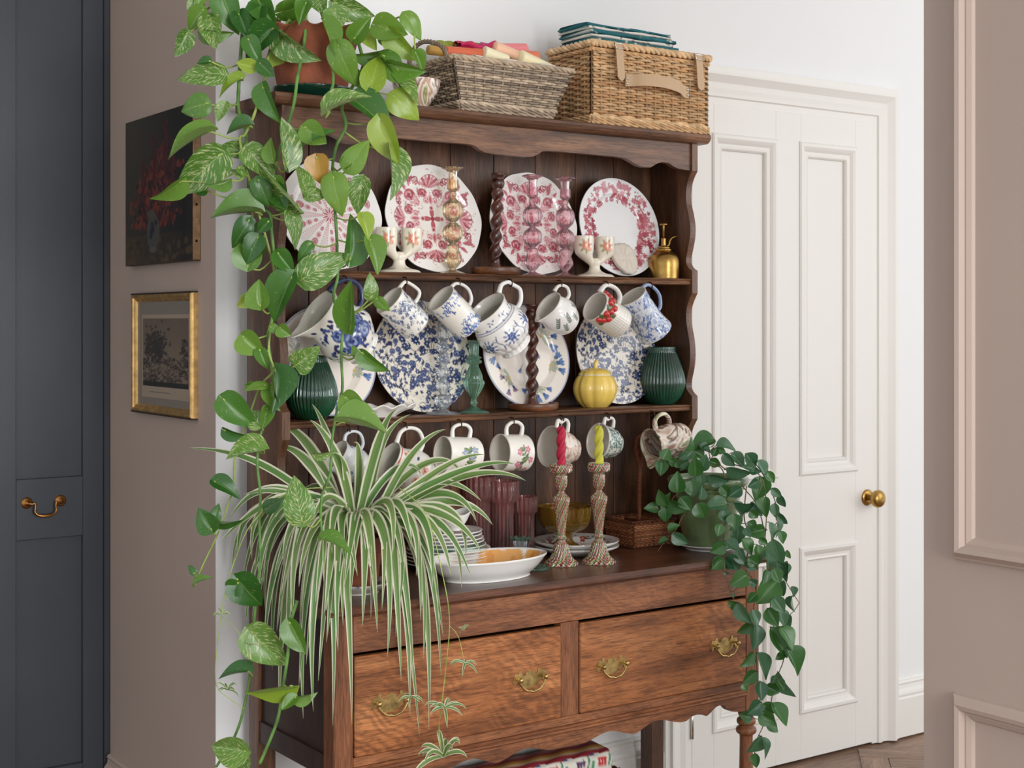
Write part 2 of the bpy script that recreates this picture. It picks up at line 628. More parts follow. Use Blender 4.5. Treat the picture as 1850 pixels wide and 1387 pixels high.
M['gold'] = pbr('gilt_frame', (204, 166, 108), 0.42, metal=0.85, noise=0.12, nscale=50, bump=0.15, bscale=200)
M['frame_dark'] = pbr('dark_reflection_edge_and_ink', (46, 36, 28), 0.4)  # canvas edge and caption ink; on the gilt frame, painted dark reflection
M['canvas_edge'] = pbr('raw_canvas_edge', (150, 118, 86), 0.9, noise=0.2, nscale=40)
M['mount'] = pbr('grey_picture_mount', (132, 122, 110), 0.85)
M['nail'] = pbr('dark_tack', (36, 28, 24), 0.5, metal=0.6)
M['g_amber'] = glass('amber_lustre_glass', (255, 245, 226), 0.08, (244, 214, 166))
M['g_pink'] = glass('pink_lustre_glass', (253, 232, 236), 0.10, (240, 180, 190))
M['g_clear'] = glass('clear_ribbed_glass', (244, 247, 249), 0.08, (226, 232, 238))
M['g_green'] = glass('sea_green_glass', (212, 238, 222), 0.12, (136, 194, 162))
M['g_mauve'] = glass('mauve_pink_glass', (242, 212, 209), 0.12, (204, 146, 142))
M['g_bowl'] = glass('amber_pressed_glass', (226, 188, 96), 0.35, (160, 120, 36))
def clear_pane():
    m, nt, b = new_mat('picture_glass')
    tr = N(nt, 'ShaderNodeBsdfTransparent')
    gl = N(nt, 'ShaderNodeBsdfGlossy')
    gl.inputs['Roughness'].default_value = 0.03
    ms = N(nt, 'ShaderNodeMixShader', n_0=0.06)
    nt.links.new(tr.outputs[0], ms.inputs[1])
    nt.links.new(gl.outputs[0], ms.inputs[2])
    nt.links.new(ms.outputs[0], nt.nodes['Material Output'].inputs[0])
    return m
M['pane'] = clear_pane()
M['stem'] = pbr('vine_stem', (152, 172, 88), 0.5, noise=0.2, nscale=20)
M['stem_dark'] = pbr('old_vine_stem', (92, 132, 62), 0.5, noise=0.25, nscale=24)
M['hoya_stem'] = pbr('trailing_stem', (104, 96, 64), 0.6, noise=0.3, nscale=30)
P_TINT = {
    'd': leaf_mat('deep_green_pothos_leaf', (48, 100, 36), (78, 130, 48), (160, 184, 104), 0.02),
    'm': leaf_mat('mid_green_pothos_leaf', (84, 132, 42), (120, 160, 62), (180, 196, 120), 0.05),
    'v': leaf_mat('variegated_pothos_leaf', (82, 130, 48), (114, 156, 66), (206, 212, 158), 0.5),
    'l': leaf_mat('lime_pothos_leaf', (142, 174, 52), (168, 192, 76), (198, 212, 120), 0.1),
    'o': leaf_mat('yellowed_pothos_leaf', (196, 146, 62), (206, 160, 76), (210, 176, 100), 0.0),
}
HOYA = [leaf_mat('blue_green_trailing_leaf', (56, 104, 70), (88, 132, 94), (176, 196, 150), -0.7, rough=0.24),
        leaf_mat('deep_green_trailing_leaf', (56, 108, 52), (80, 132, 68), (168, 190, 132), -0.7, rough=0.24)]

def spider_mat():
    m, nt, b = new_mat('striped_spider_leaf')
    uv = N(nt, 'ShaderNodeUVMap')
    sep = N(nt, 'ShaderNodeSeparateXYZ')
    nt.links.new(uv.outputs[0], sep.inputs[0])
    ab = N(nt, 'ShaderNodeMath', operation='ABSOLUTE')
    nt.links.new(sep.outputs[0], ab.inputs[0])
    oi = N(nt, 'ShaderNodeObjectInfo')
    nz = N(nt, 'ShaderNodeTexNoise', i_Scale=9.0, i_Detail=2.0)
    mp = N(nt, 'ShaderNodeMapping')
    mp.inputs['Scale'].default_value = (1.0, 0.05, 1.0)
    nt.links.new(uv.outputs[0], mp.inputs[0])
    nt.links.new(mp.outputs[0], nz.inputs['Vector'])
    g = ramp(nt, nz.outputs['Fac'], [(0.3, (84, 124, 52)), (0.7, (156, 180, 108))]).outputs[0]
    g2 = mixc(nt, g, rgba((96, 140, 70)), oi.outputs['Random'])
    e = ramp(nt, ab.outputs[0], [(0.58, (0, 0, 0, 1)), (0.70, (1, 1, 1, 1))]).outputs[0]
    c = mixc(nt, g2, rgba((236, 232, 206)), e)
    nt.links.new(c, b.inputs['Base Color'])
    b.inputs['Roughness'].default_value = 0.4
    tl = N(nt, 'ShaderNodeBsdfTranslucent')
    nt.links.new(c, tl.inputs[0])
    ms = N(nt, 'ShaderNodeMixShader', n_0=0.25)
    nt.links.new(b.outputs[0], ms.inputs[1])
    nt.links.new(tl.outputs[0], ms.inputs[2])
    nt.links.new(ms.outputs[0], nt.nodes['Material Output'].inputs[0])
    return m
M['spider'] = spider_mat()

def marbled():
    m, nt, b = new_mat('marbled_slipware')
    tc = N(nt, 'ShaderNodeTexCoord')
    nz = N(nt, 'ShaderNodeTexNoise', i_Scale=5.0, i_Detail=2.0, i_Distortion=3.2)
    nt.links.new(tc.outputs['Object'], nz.inputs['Vector'])
    r = ramp(nt, nz.outputs['Fac'], [(0.30, (240, 232, 214)), (0.39, (120, 74, 56)), (0.43, (244, 236, 220)),
                                     (0.50, (186, 138, 116)), (0.54, (242, 234, 212)), (0.60, (138, 138, 74)), (0.66, (240, 230, 206))])
    nt.links.new(r.outputs[0], b.inputs['Base Color'])
    b.inputs['Roughness'].default_value = 0.18
    b.inputs['Coat Weight'].default_value = 0.6
    return m
M['marbled'] = marbled()

M['parquet'] = oak('oiled_oak_parquet', (112, 84, 66), (150, 118, 96), (176, 144, 120), 'X', rough=0.45, coat=0.1)
M['gap'] = pbr('floor_screed', (62, 46, 38), 0.9)
# ------------------------------------------------------------------ the room
WALL_Y = 3.263      # face of the white wall behind the dresser
RET_X = 1.413       # face of the return wall with the pictures

def struct(name, g, mat, label, cat='wall', smooth=False):
    o = g.build(name, M[mat], None, smooth)
    return tag(o, label, cat, kind='structure')

def plan(poly, z0, z1):
    return prism(poly, z0, z1, lambda x, y, z: (x, y, z))

wall_back = struct('wall_back', plan([(RET_X, WALL_Y), (6.4, WALL_Y), (6.4, 3.45), (1.60, 3.45)], 0, 3.05), 'white_wall',
                   'white painted wall behind the oak dresser and around the door')
wall_left = struct('wall_left', plan([(RET_X, WALL_Y), (1.60, 3.45), (1.60, 4.6), (RET_X, 4.6)], 0, 3.05), 'taupe',
                   'taupe return wall hung with two old pictures')
struct('ceiling', box((-2.2, -3.2, 3.05), (6.4, 4.7, 3.15), 0), 'white_wall', 'white ceiling above the frame', 'ceiling')

# floor with herringbone blocks
floor = struct('floor', box((-2.2, -3.2, -0.06), (6.4, 4.7, -0.006), 0), 'parquet', 'brown oak parquet floor laid in herringbone', 'floor')
BL, BW = 0.36, 0.09
blk = box((-BL / 2 + 0.0008, -BW / 2 + 0.0008, -0.012), (BL / 2 - 0.0008, BW / 2 - 0.0008, 0), 0.0012).mesh('floor_block', M['parquet'], False)
ca, sa = math.cos(PI / 4), math.sin(PI / 4)
for i in range(-60, 60):
    for j in range(-14, 14):
        for kind in (0, 1):
            if kind == 0:
                cx, cy, rz = i * BW + BL / 2 + j * BL, i * BW + BW / 2 - j * BL, 0.0
            else:
                cx, cy, rz = i * BW - BW / 2 + j * BL, i * BW + BL / 2 - j * BL, PI / 2
            X, Y = ca * cx - sa * cy + 3.4, sa * cx + ca * cy + 2.6
            if 2.35 < X < 4.75 and 2.0 < Y < 3.12:
                o = link('floor_block', blk, floor)
                o.location = (X, Y, 0)
                o.rotation_euler = (0, 0, rz + PI / 4)

# skirting boards
SK = [(0.0, 0.0), (0.0, 0.026), (0.128, 0.026), (0.134, 0.022), (0.142, 0.024), (0.150, 0.022), (0.160, 0.014), (0.172, 0.012), (0.178, 0.015), (0.184, 0.010), (0.186, 0.0)]
def skirting(name, x0, x1, label):
    g = prism([(z, t) for z, t in SK], x0, x1, lambda z, t, x: (x, WALL_Y - t, z))
    return struct(name, g, 'white_wood', label, 'skirting')
skirting('baseboard_back', RET_X - 0.02, 2.835, 'white moulded skirting board behind the dresser legs')
skirting('baseboard_right', 3.855, 6.4, 'white moulded skirting board right of the door')
g = prism([(z, t) for z, t in SK], WALL_Y - 0.02, 3.985, lambda z, t, y: (RET_X - t, y, z))
struct('baseboard_left', g, 'taupe', 'taupe skirting board under the two pictures', 'skirting')

# ---- white four-panel door and its casing
DX0, DX1, DZ = 2.930, 3.741, 2.068
cas = Geo()
CP = [(-0.006, 0.0), (-0.006, 0.016), (0.016, 0.018), (0.020, 0.024), (0.030, 0.026), (0.046, 0.020), (0.062, 0.024), (0.076, 0.034), (0.084, 0.040), (0.092, 0.040), (0.094, 0.030), (0.112, 0.030), (0.114, 0.0)]
cc = [(DX0, 0, -1, 0), (DX0, DZ, -1, 1), (DX1, DZ, 1, 1), (DX1, 0, 1, 0)]
mould_loop(cc, CP, False, cas, lambda x, z, h: (x, WALL_Y - h, z))
struct('trim_1', cas, 'white_wood', 'cream moulded casing around the panelled door', 'door casing')

door = tag(bpy.data.objects.new('door_1', None), 'cream four-panel door with a round brass knob', 'door', kind='structure')
door.location = (DX0, WALL_Y, 0)
COL.objects.link(door)
def dloc(g, name, mat='white_wood', smooth=False):
    return g.build(name, M[mat], door, smooth)
PX = [(3.022 - DX0, 3.286 - DX0), (3.398 - DX0, 3.652 - DX0)]
PZ = [(0.158, 0.674), (0.918, 1.968)]
DW = DX1 - DX0 - 0.004
dloc(box((0.003, -0.002, 0.006), (DW, 0.03, DZ - 0.004), 0.001), 'door_leaf')
T0, T1 = -0.018, -0.002
for a, b in ((0.003, PX[0][0]), (PX[0][1], PX[1][0]), (PX[1][1], DW)):
    dloc(box((a, T0, 0.006), (b, T1, DZ - 0.004), 0.001), 'stile')
for a, b in PX:
    for z0, z1 in ((0.006, PZ[0][0]), (PZ[0][1], PZ[1][0]), (PZ[1][1], DZ - 0.004)):
        dloc(box((a, T0, z0), (b, T1, z1), 0.0008), 'rail')
    for z0, z1 in PZ:
        dloc(mould_loop(rect_corners(a, b, z0, z1), [(-0.008, 0.017), (-0.008, 0.021), (-0.003, 0.025), (0.006, 0.025), (0.014, 0.020), (0.022, 0.013), (0.030, 0.012), (0.036, 0.014), (0.040, 0.010), (0.042, 0.003)],
                        True, None, lambda x, z, h: (x, -h, z)), 'panel_moulding')
rose = lathe([(0.0, 0.006), (0.012, 0.009), (0.024, 0.006), (0.027, 0.002), (0.027, 0)], 32)
knob = lathe(spline([(0.010, 0.004), (0.009, 0.018), (0.012, 0.026), (0.024, 0.034), (0.029, 0.046), (0.025, 0.058), (0.012, 0.065), (0.0001, 0.066)], 28), 32)
for nm, gg in (('knob_rose', rose), ('knob', knob)):
    o = gg.build(nm, M['brass'], door)
    o.matrix_local = Matrix(frame((3.708 - DX0, T0, 0.820), (1, 0, 0), (0, 0, 1), (0, -1, 0)).tolist())
hg = tube([(0.0, -0.022, 0.15), (0.0, -0.022, 0.25)], 0.005, 10)
hg.build('hinge', M['stud'], door)

# ---- panelled taupe wall in the right foreground
WRX, WRY = 1.856, 1.509
wr = box((WRX, -1.2, 0), (WRX + 0.14, WRY, 3.05), 0.002)
wall_right = struct('wall_right', wr, 'taupe', 'taupe panelled wall in the right foreground')
PM = [(-0.004, 0.0), (-0.002, 0.008), (0.002, 0.010), (0.010, 0.020), (0.017, 0.018), (0.021, 0.009), (0.024, 0.009), (0.031, 0.005), (0.034, 0.0)]
yfar = at_x(1729, 1000, WRX)[1]
zu = at_x(1731, 1006, WRX)[2]
zl = at_x(1726, 1254, WRX)[2]
for z0, z1 in ((0.25, zl), (zu, 2.8)):
    mg = mould_loop([(yfar, z0, -1, 1), (0.2, z0, 1, 1), (0.2, z1, 1, -1), (yfar, z1, -1, -1)], PM, True, None, lambda y, z, h: (WRX - h, y, z))
    mg.build('panel_moulding', M['taupe'], wall_right, False)

# ---- ink-blue cupboard on the far left
CY = 4.02
cup = thing('fitted_cupboard', 'tall ink-blue painted cupboard at the left edge', 'cupboard')
box((-0.6, CY + 0.002, 0), (RET_X - 0.001, CY + 0.4, 2.7), 0.002).build('carcass', M['navy'], cup, False)
box((1.394, CY - 0.024, 0), (RET_X - 0.0012, CY + 0.001, 2.7), 0.002).build('frame_post', M['navy'], cup, False)
def cup_door(x0, x1, s0, s1):
    d = box((x0, CY - 0.012, 0.06), (x1, CY - 0.001, 2.68), 0.001).build('door', M['navy'], cup, False)
    za, zb = 0.805, 0.971
    for a, b in ((x0, s0), (s1, x1)):
        box((a, CY - 0.026, 0.06), (b, CY - 0.0121, 2.68), 0.0012).build('stile', M['navy'], d, False)
    for z0, z1 in ((0.06, 0.17), (za, zb), (2.55, 2.68)):
        box((s0, CY - 0.026, z0), (s1, CY - 0.0121, z1), 0.0012).build('rail', M['navy'], d, False)
    return d
cd = cup_door(1.060, 1.392, 1.150, 1.334)
cup_door(0.640, 1.057, 0.730, 0.960)
hp = [at(53, 911, CY - 0.05), at(114, 905, CY - 0.05)]
hz = (hp[0][2] + hp[1][2]) / 2
hx0, hx1 = hp[0][0], hp[1][0]
for x in (hx0, hx1):
    r = lathe([(0.0001, 0.014), (0.005, 0.013), (0.006, 0.008), (0.011, 0.006), (0.015, 0.004), (0.016, 0)], 28).build('handle_rose', M['antique_brass'], cd)
    r.matrix_world = Matrix(frame((x, CY - 0.026, hz), (1, 0, 0), (0, 0, 1), (0, -1, 0)).tolist())
w = hx1 - hx0
path = spline([(0, 0), (0.12, -0.02), (0.18, 0.0), (0.2, -0.12), (0.19, -0.26), (0.3, -0.36), (0.5, -0.385), (0.7, -0.36), (0.81, -0.26), (0.8, -0.12), (0.82, 0.0), (0.88, -0.02), (1, 0)], 60)
pts = [(hx0 + p * w, CY - 0.042 - 0.006 * math.sin(PI * p), hz + q * w * 1.02) for p, q in path]
rr = [0.0026 + 0.0022 * math.exp(-((i - 29.5) / 7) ** 2) for i in range(60)]
tube(pts, rr, 8).build('handle', M['antique_brass'], cd)
# ------------------------------------------------------------------ the oak dresser
UX0, UX1, UY0, UY1 = 1.4656, 2.7418, 3.010, 3.200      # rack above
BX0, BX1, BY0, BY1 = 1.477, 2.753, 2.780, 3.215        # base
ZTOP, ZS1, ZS2, ZW = 1.924, 1.521, 1.170, 0.784
dresser = thing('dresser', 'dark oak Welsh dresser with plate rack, worktop and two drawers', 'dresser', ((UX0 + UX1) / 2, BY0, 0))
DO = np.array([(UX0 + UX1) / 2, BY0, 0])
def dp(g, name, mat, parent=None, smooth=False):
    for i in range(len(g.V)):
        g.V[i] = g.V[i] - DO
    return g.build(name, M[mat], parent or dresser, smooth)

# cornice: rounded nosing board
cor = [(2.990, 1.924), (UY1 + 0.004, 1.924), (UY1 + 0.004, 1.898), (3.004, 1.898), (2.996, 1.900), (2.989, 1.906), (2.985, 1.914), (2.986, 1.921)]
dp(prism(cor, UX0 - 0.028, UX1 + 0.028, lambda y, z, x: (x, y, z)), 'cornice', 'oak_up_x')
# frieze with the cut lower edge
fx = [(1.978, 1.845), (2.000, 1.842), (2.014, 1.833), (2.028, 1.827), (2.05, 1.8245), (2.104, 1.824)]
ed = [(2.460, 1.845), (2.487, 1.843), (2.510, 1.834), (2.531, 1.826), (2.552, 1.822), (2.575, 1.823), (2.596, 1.834), (2.615, 1.840), (2.640, 1.839), (2.658, 1.831), (2.674, 1.826), (UX1 - 0.021, 1.823)]
right = [(4.208 - x, z) for x, z in fx][::-1][1:] + ed
full = [(4.208 - x, z) for x, z in right][::-1] + [(2.104, 1.824)] + right
full[0] = (UX0 + 0.021, full[0][1])
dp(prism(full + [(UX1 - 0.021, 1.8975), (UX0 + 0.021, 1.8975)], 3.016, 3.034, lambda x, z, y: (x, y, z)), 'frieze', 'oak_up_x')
# side panels
SP = [(1.8975, 0), (1.822, 0), (1.806, .012), (1.788, .021), (1.760, .026), (1.730, .024), (1.70, .015), (1.666, .008), (1.635, .010), (1.605, .018), (1.580, .025), (1.562, .023), (1.550, .012), (1.544, 0),
      (1.481, 0), (1.466, .010), (1.445, .021), (1.415, .025), (1.385, .021), (1.35, .012), (1.311, .008), (1.275, .012), (1.245, .021), (1.223, .025), (1.207, .018), (1.1936, 0),
      (1.130, 0), (1.116, .010), (1.097, .021), (1.07, .025), (1.04, .021), (1.00, .012), (.95, .008), (.90, .012), (.86, .021), (.83, .025), (.80, .018), (.7845, .008)]
def smooth_runs(pts):
    out, run = [], []
    for p in pts:
        if p[1] == 0:
            if run:
                out += [tuple(x) for x in spline([out[-1]] + run + [p], 3 * len(run) + 4)[1:-1]]
                run = []
            out.append(p)
        else:
            run.append(p)
    if run:
        out += [tuple(x) for x in spline([out[-1]] + run, 3 * len(run))[1:]]
    return out
poly = [(UY0 + q, z) for z, q in smooth_runs(SP)] + [(UY1, .7845), (UY1, 1.8975)]
for x0, x1 in ((UX0, UX0 + 0.0205), (UX1 - 0.0205, UX1)):
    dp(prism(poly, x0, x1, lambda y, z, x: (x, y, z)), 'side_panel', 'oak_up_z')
# back boards
nb = 9
bw = (UX1 - UX0 - 0.042) / nb
for i in range(nb):
    x0 = UX0 + 0.021 + i * bw
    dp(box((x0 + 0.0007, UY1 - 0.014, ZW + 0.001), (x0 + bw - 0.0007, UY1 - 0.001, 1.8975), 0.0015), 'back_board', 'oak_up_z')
# shelves with a moulded front edge
for zt in (ZS1, ZS2):
    sp = [(3.016, zt), (3.184, zt), (3.184, zt - 0.017), (3.024, zt - 0.017), (3.018, zt - 0.015), (3.0165, zt - 0.011), (3.019, zt - 0.007), (3.0155, zt - 0.004), (3.014, zt - 0.002)]
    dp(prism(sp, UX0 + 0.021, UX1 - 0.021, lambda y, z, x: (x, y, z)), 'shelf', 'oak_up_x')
# worktop
wt = [(2.760, ZW), (BY1 + 0.004, ZW), (BY1 + 0.004, ZW - 0.024), (2.766, ZW - 0.024), (2.756, ZW - 0.022), (2.751, ZW - 0.015), (2.751, ZW - 0.010), (2.755, ZW - 0.005)]
dp(prism(wt, BX0 - 0.030, BX1 + 0.030, lambda y, z, x: (x, y, z)), 'worktop', 'oak_top')
# base carcass
ZU = ZW - 0.0245
for x0, x1 in ((BX0, BX0 + 0.048), (BX1 - 0.048, BX1)):
    dp(box((x0, BY0, 0.36), (x1, BY0 + 0.05, ZU), 0.0025), 'post', 'oak_z')
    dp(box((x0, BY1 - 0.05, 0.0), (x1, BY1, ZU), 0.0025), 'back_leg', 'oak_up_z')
dp(box((2.091, BY0 + 0.001, 0.449), (2.145, BY0 + 0.03, 0.676), 0.001), 'divider', 'oak_z')
dp(box((BX0 + 0.0485, BY0 + 0.001, 0.677), (BX1 - 0.0485, BY0 + 0.03, ZU), 0.001), 'frieze_rail', 'oak_x')
dp(box((BX0 + 0.0485, BY0 + 0.001, 0.428), (BX1 - 0.0485, BY0 + 0.03, 0.4485), 0.001), 'lower_rail', 'oak_x')
bead = [(0, 0.0), (-0.004, 0.002), (-0.007, 0.005), (-0.004, 0.008), (-0.003, 0.009), (-0.006, 0.012), (-0.007, 0.014), (-0.003, 0.017), (0, 0.018)]
dp(prism([(BY0 + 0.001 + a, 0.4095 + b) for a, b in bead] + [(BY0 + 0.014, 0.4275), (BY0 + 0.014, 0.4095)], BX0 + 0.0485, BX1 - 0.0485, lambda y, z, x: (x, y, z)), 'bead_moulding', 'oak_x')
for x in (BX0 + 0.010, BX1 - 0.030):
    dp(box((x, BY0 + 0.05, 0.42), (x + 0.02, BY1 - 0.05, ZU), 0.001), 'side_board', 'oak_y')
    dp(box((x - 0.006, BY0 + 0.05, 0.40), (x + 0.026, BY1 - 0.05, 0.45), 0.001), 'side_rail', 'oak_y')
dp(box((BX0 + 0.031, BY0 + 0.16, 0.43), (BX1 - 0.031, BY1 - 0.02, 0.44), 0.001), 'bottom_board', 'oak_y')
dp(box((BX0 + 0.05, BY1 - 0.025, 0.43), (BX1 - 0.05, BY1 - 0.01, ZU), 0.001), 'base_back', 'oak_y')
# apron with cut scallops, measured on its right half and mirrored
ap = [(1340, 1285.5), (1322, 1285), (1314, 1281), (1309, 1275), (1302, 1274), (1294, 1277), (1285, 1286), (1277, 1293), (1269, 1291), (1258, 1291), (1249, 1295), (1240, 1302), (1228, 1304.5), (1214, 1303), (1200, 1300.5), (1188, 1301), (1177, 1305),
      (1163, 1315), (1150, 1324), (1142, 1325.5), (1128, 1323.5), (1112, 1320.5), (1100, 1321), (1086, 1326), (1070, 1335), (1056, 1342)]
aw = [at(px, py, BY0 + 0.003) for px, py in ap]
aw = [(BX1 - 0.049, aw[0][2])] + [(p[0], p[2]) for p in aw if p[0] < BX1 - 0.055]
cxm = (BX0 + BX1) / 2
aw = [p for p in aw if p[0] > cxm + 0.005]
aw = [tuple(q) for q in spline(aw, len(aw) * 4)]
mir = [(2 * cxm - x, z) for x, z in aw][::-1]
dp(prism([(x, z) for x, z in aw] + mir + [(BX0 + 0.049, 0.409), (BX1 - 0.049, 0.409)], BY0 + 0.003, BY0 + 0.022, lambda x, z, y: (x, y, z)), 'apron', 'oak_x')
# turned front legs
lp = [(0.0235, 0.36), (0.021, 0.352), (0.019, 0.346), (0.024, 0.341), (0.0255, 0.335), (0.024, 0.329), (0.019, 0.325), (0.021, 0.322), (0.0265, 0.317), (0.0275, 0.311), (0.026, 0.305), (0.020, 0.300), (0.0175, 0.292), (0.018, 0.24), (0.020, 0.16), (0.0215, 0.11), (0.019, 0.08), (0.025, 0.072), (0.025, 0.06), (0.02, 0.05), (0.022, 0.0)]
for x in (BX0 + 0.024, BX1 - 0.024):
    g = lathe(spline(lp[::-1], 90), 32, cap0=True, cap1=True)
    g.V[0] += np.array([x, BY0 + 0.025, 0])
    dp(g, 'front_leg', 'oak_z', None, True)

# drawers with cut brass back plates
plate = [(-.047, .004), (-.050, -.004), (-.046, -.012), (-.041, -.016), (-.038, -.008), (-.033, -.004), (-.030, -.012), (-.024, -.018), (-.016, -.0225), (-.006, -.0245), (0, -.028)]
platetop = [(-.047, .004), (-.044, .012), (-.037, .013), (-.033, .011), (-.031, .017), (-.027, .020), (-.023, .017), (-.0235, .011), (-.020, .008), (-.016, .005), (-.0125, .008), (-.014, .012), (-.009, .014), (-.003, .015), (0, .019)]
half = plate[::-1] + platetop[1:]
outl = half + [(-x, z) for x, z in half][::-1][1:-1]
def handle(dr, x, z, y):
    off = np.array([x, y, z]) - DO
    g = prism([(a, b) for a, b in outl], 0.0, 0.0018, lambda a, b, c: (a + off[0], off[1] - c, b + off[2]))
    g.build('handle_plate', M['brass_dull'], dr, False)
    for s in (-1, 1):
        k = lathe(spline([(0.0035, 0), (0.003, 0.008), (0.0055, 0.011), (0.0062, 0.015), (0.004, 0.019), (0.0001, 0.02)], 16), 16)
        Mx = frame(off + np.array([s * 0.036, -0.0018, 0.0]), (1, 0, 0), (0, 0, 1), (0, -1, 0))
        Geo().geo(k, Mx).build('handle_post', M['brass_dull'], dr)
    pts = spline([(-.036, .0), (-.0365, -.006), (-.031, -.016), (-.019, -.0265), (-.008, -.0285), (0, -.031), (.008, -.0285), (.019, -.0265), (.031, -.016), (.0365, -.006), (.036, 0)], 41)
    rr = [0.0017 + 0.0012 * abs(math.cos((i - 20) / 20 * PI / 2)) for i in range(41)]
    tube([(off[0] + a, off[1] - 0.012 - 0.004 * math.sin(PI * i / 40), off[2] + b) for i, (a, b) in enumerate(pts)], rr, 8).build('handle_bail', M['brass_dull'], dr)
for x0, x1, dy, hs in ((BX0 + 0.050, 2.0895, -0.004, ((705, 1268), (957, 1226))), (2.1475, BX1 - 0.050, -0.003, ((1105, 1202), (1308, 1165)))):
    g = box((x0, BY0 + dy, 0.4495), (x1, BY0 + 0.016, 0.669), 0.003)
    dr = dp(g, 'drawer', 'oak_drawer')
    dp(box((x0 + 0.004, BY0 + 0.0165, 0.4495), (x1 - 0.004, BY0 + 0.15, 0.66), 0.001), 'drawer_box', 'oak_y', dr)
    for px, py in hs:
        p = at(px, py, BY0 + dy)
        handle(dr, p[0], p[2] + 0.004, BY0 + dy)

# cup hooks under the shelf edges
HOOK_PX = [[627, 735.5, 831.5, 925, 1014.7, 1098.5, 1178], [633, 735.5, 834, 928.7, 1018, 1100.7, 1181.8]]
HOOKS = []
for row, zt in zip(HOOK_PX, (ZS1, ZS2)):
    rr = []
    for px in row:
        X = at(px, 600, 3.004)[0]
        zc = zt - 0.012
        y0 = 3.0165
        a = np.linspace(0, 1.5 * PI, 14)
        pts = [(X - 0.004, y0 + 0.010, zc), (X - 0.004, y0 - 0.004, zc)] + [(X - 0.004 + 0.004 * (1 - math.cos(t / 3)), y0 - 0.009 - 0.009 * math.sin(t), zc - 0.009 + 0.009 * math.cos(t)) for t in a]
        dp(tube(pts, 0.0016, 6), 'cup_hook', 'bronze', None, True)
        rr.append(np.array([X, y0 - 0.010, zc - 0.0165]))
    HOOKS.append(rr)
# ------------------------------------------------------------------ painted decoration (drawn as glaze colour on the china)
class Cv:
    def __init__(s, w, h, bgc, wrap=False):
        s.w, s.h, s.wrap = w, h, wrap
        s.a = np.tile(lin(bgc), (h, w, 1)).astype(float)

    def ell(s, x, y, rx, ry, ang, col, al=1.0):
        if s.wrap:
            for dx in (-s.w, 0, s.w):
                s._ell(x + dx, y, rx, ry, ang, col, al)
        else:
            s._ell(x, y, rx, ry, ang, col, al)

    def _ell(s, x, y, rx, ry, ang, col, al):
        m = max(rx, ry) + 2
        x0, x1, y0, y1 = int(max(0, x - m)), int(min(s.w, x + m + 1)), int(max(0, y - m)), int(min(s.h, y + m + 1))
        if x1 <= x0 or y1 <= y0:
            return
        X, Y = np.meshgrid(np.arange(x0, x1) + 0.5 - x, np.arange(y0, y1) + 0.5 - y)
        c, sn = math.cos(ang), math.sin(ang)
        U, W = (X * c + Y * sn) / max(rx, .3), (-X * sn + Y * c) / max(ry, .3)
        d = np.sqrt(U * U + W * W)
        k = np.clip((1 - d) * min(rx, ry) + 0.5, 0, 1)[..., None] * al
        s.a[y0:y1, x0:x1] = s.a[y0:y1, x0:x1] * (1 - k) + lin(col) * k

    def line(s, pts, w, col, al=1.0):
        P = np.asarray(pts, float)
        for a, b in zip(P[:-1], P[1:]):
            n = max(1, int(np.linalg.norm(b - a) / max(w, 0.9)))
            for i in range(n):
                q = a + (b - a) * i / n
                s.ell(q[0], q[1], w, w, 0, col, al)

    def curve(s, pts, w, col, n=14):
        s.line(spline(pts, n), w, col)

    def leaf(s, x, y, L, W, ang, col):
        s.ell(x + math.cos(ang) * L / 2, y + math.sin(ang) * L / 2, L / 2, W / 2, ang, col)

    def flower(s, x, y, r, n, col, cen=None, rot=0.0, dark=None):
        for i in range(n):
            a = rot + i * 2 * PI / n
            s.ell(x + math.cos(a) * r * .55, y + math.sin(a) * r * .55, r * .5, r * .34, a, col)
        if dark:
            for i in range(n):
                a = rot + i * 2 * PI / n
                s.ell(x + math.cos(a) * r * .5, y + math.sin(a) * r * .5, r * .25, r * .1, a, dark)
        if cen:
            s.ell(x, y, r * .24, r * .24, 0, cen)

    def rose(s, x, y, r, col, dark, light):
        s.ell(x, y, r, r * .92, 0, col)
        for i in range(9):
            a = i * 2.4
            q = r * (.25 + .07 * i)
            s.ell(x + math.cos(a) * q, y + math.sin(a) * q, r * .34, r * .14, a + PI / 2, dark if i % 2 else light)
        s.ell(x, y, r * .2, r * .2, 0, dark)

    def scroll(s, x, y, r, ang, turn, w, col):
        pts = []
        for i in range(15):
            t = i / 14
            a = ang + turn * t * 4.2
            q = r * (1 - t) ** .7
            pts.append((x + math.cos(a) * q, y + math.sin(a) * q))
        s.line(pts, w, col)

    def fan(s, x, y, r, ang, col, dark, light):
        for i in range(7):
            a = ang + (i - 3) * 0.38
            s.ell(x + math.cos(a) * r * .55, y + math.sin(a) * r * .55, r * .5, r * .15, a, col if i % 2 else light)
            s.line([(x, y), (x + math.cos(a) * r * .95, y + math.sin(a) * r * .95)], .8, dark)
        pts = [(x + math.cos(ang + t) * r, y + math.sin(ang + t) * r) for t in np.linspace(-1.3, 1.3, 16)]
        s.line(pts, 1.2, dark)

    def sample(s, u, v):
        """u, v in canvas pixels, bilinear"""
        if s.wrap:
            u = np.mod(u, s.w)
        u = np.clip(u - .5, 0, s.w - 1.001)
        v = np.clip(v - .5, 0, s.h - 1.001)
        i, j = u.astype(int), v.astype(int)
        fu, fv = (u - i)[..., None], (v - j)[..., None]
        i2, j2 = np.minimum(i + 1, s.w - 1), np.minimum(j + 1, s.h - 1)
        a = s.a
        return (a[j, i] * (1 - fu) + a[j, i2] * fu) * (1 - fv) + (a[j2, i] * (1 - fu) + a[j2, i2] * fu) * fv

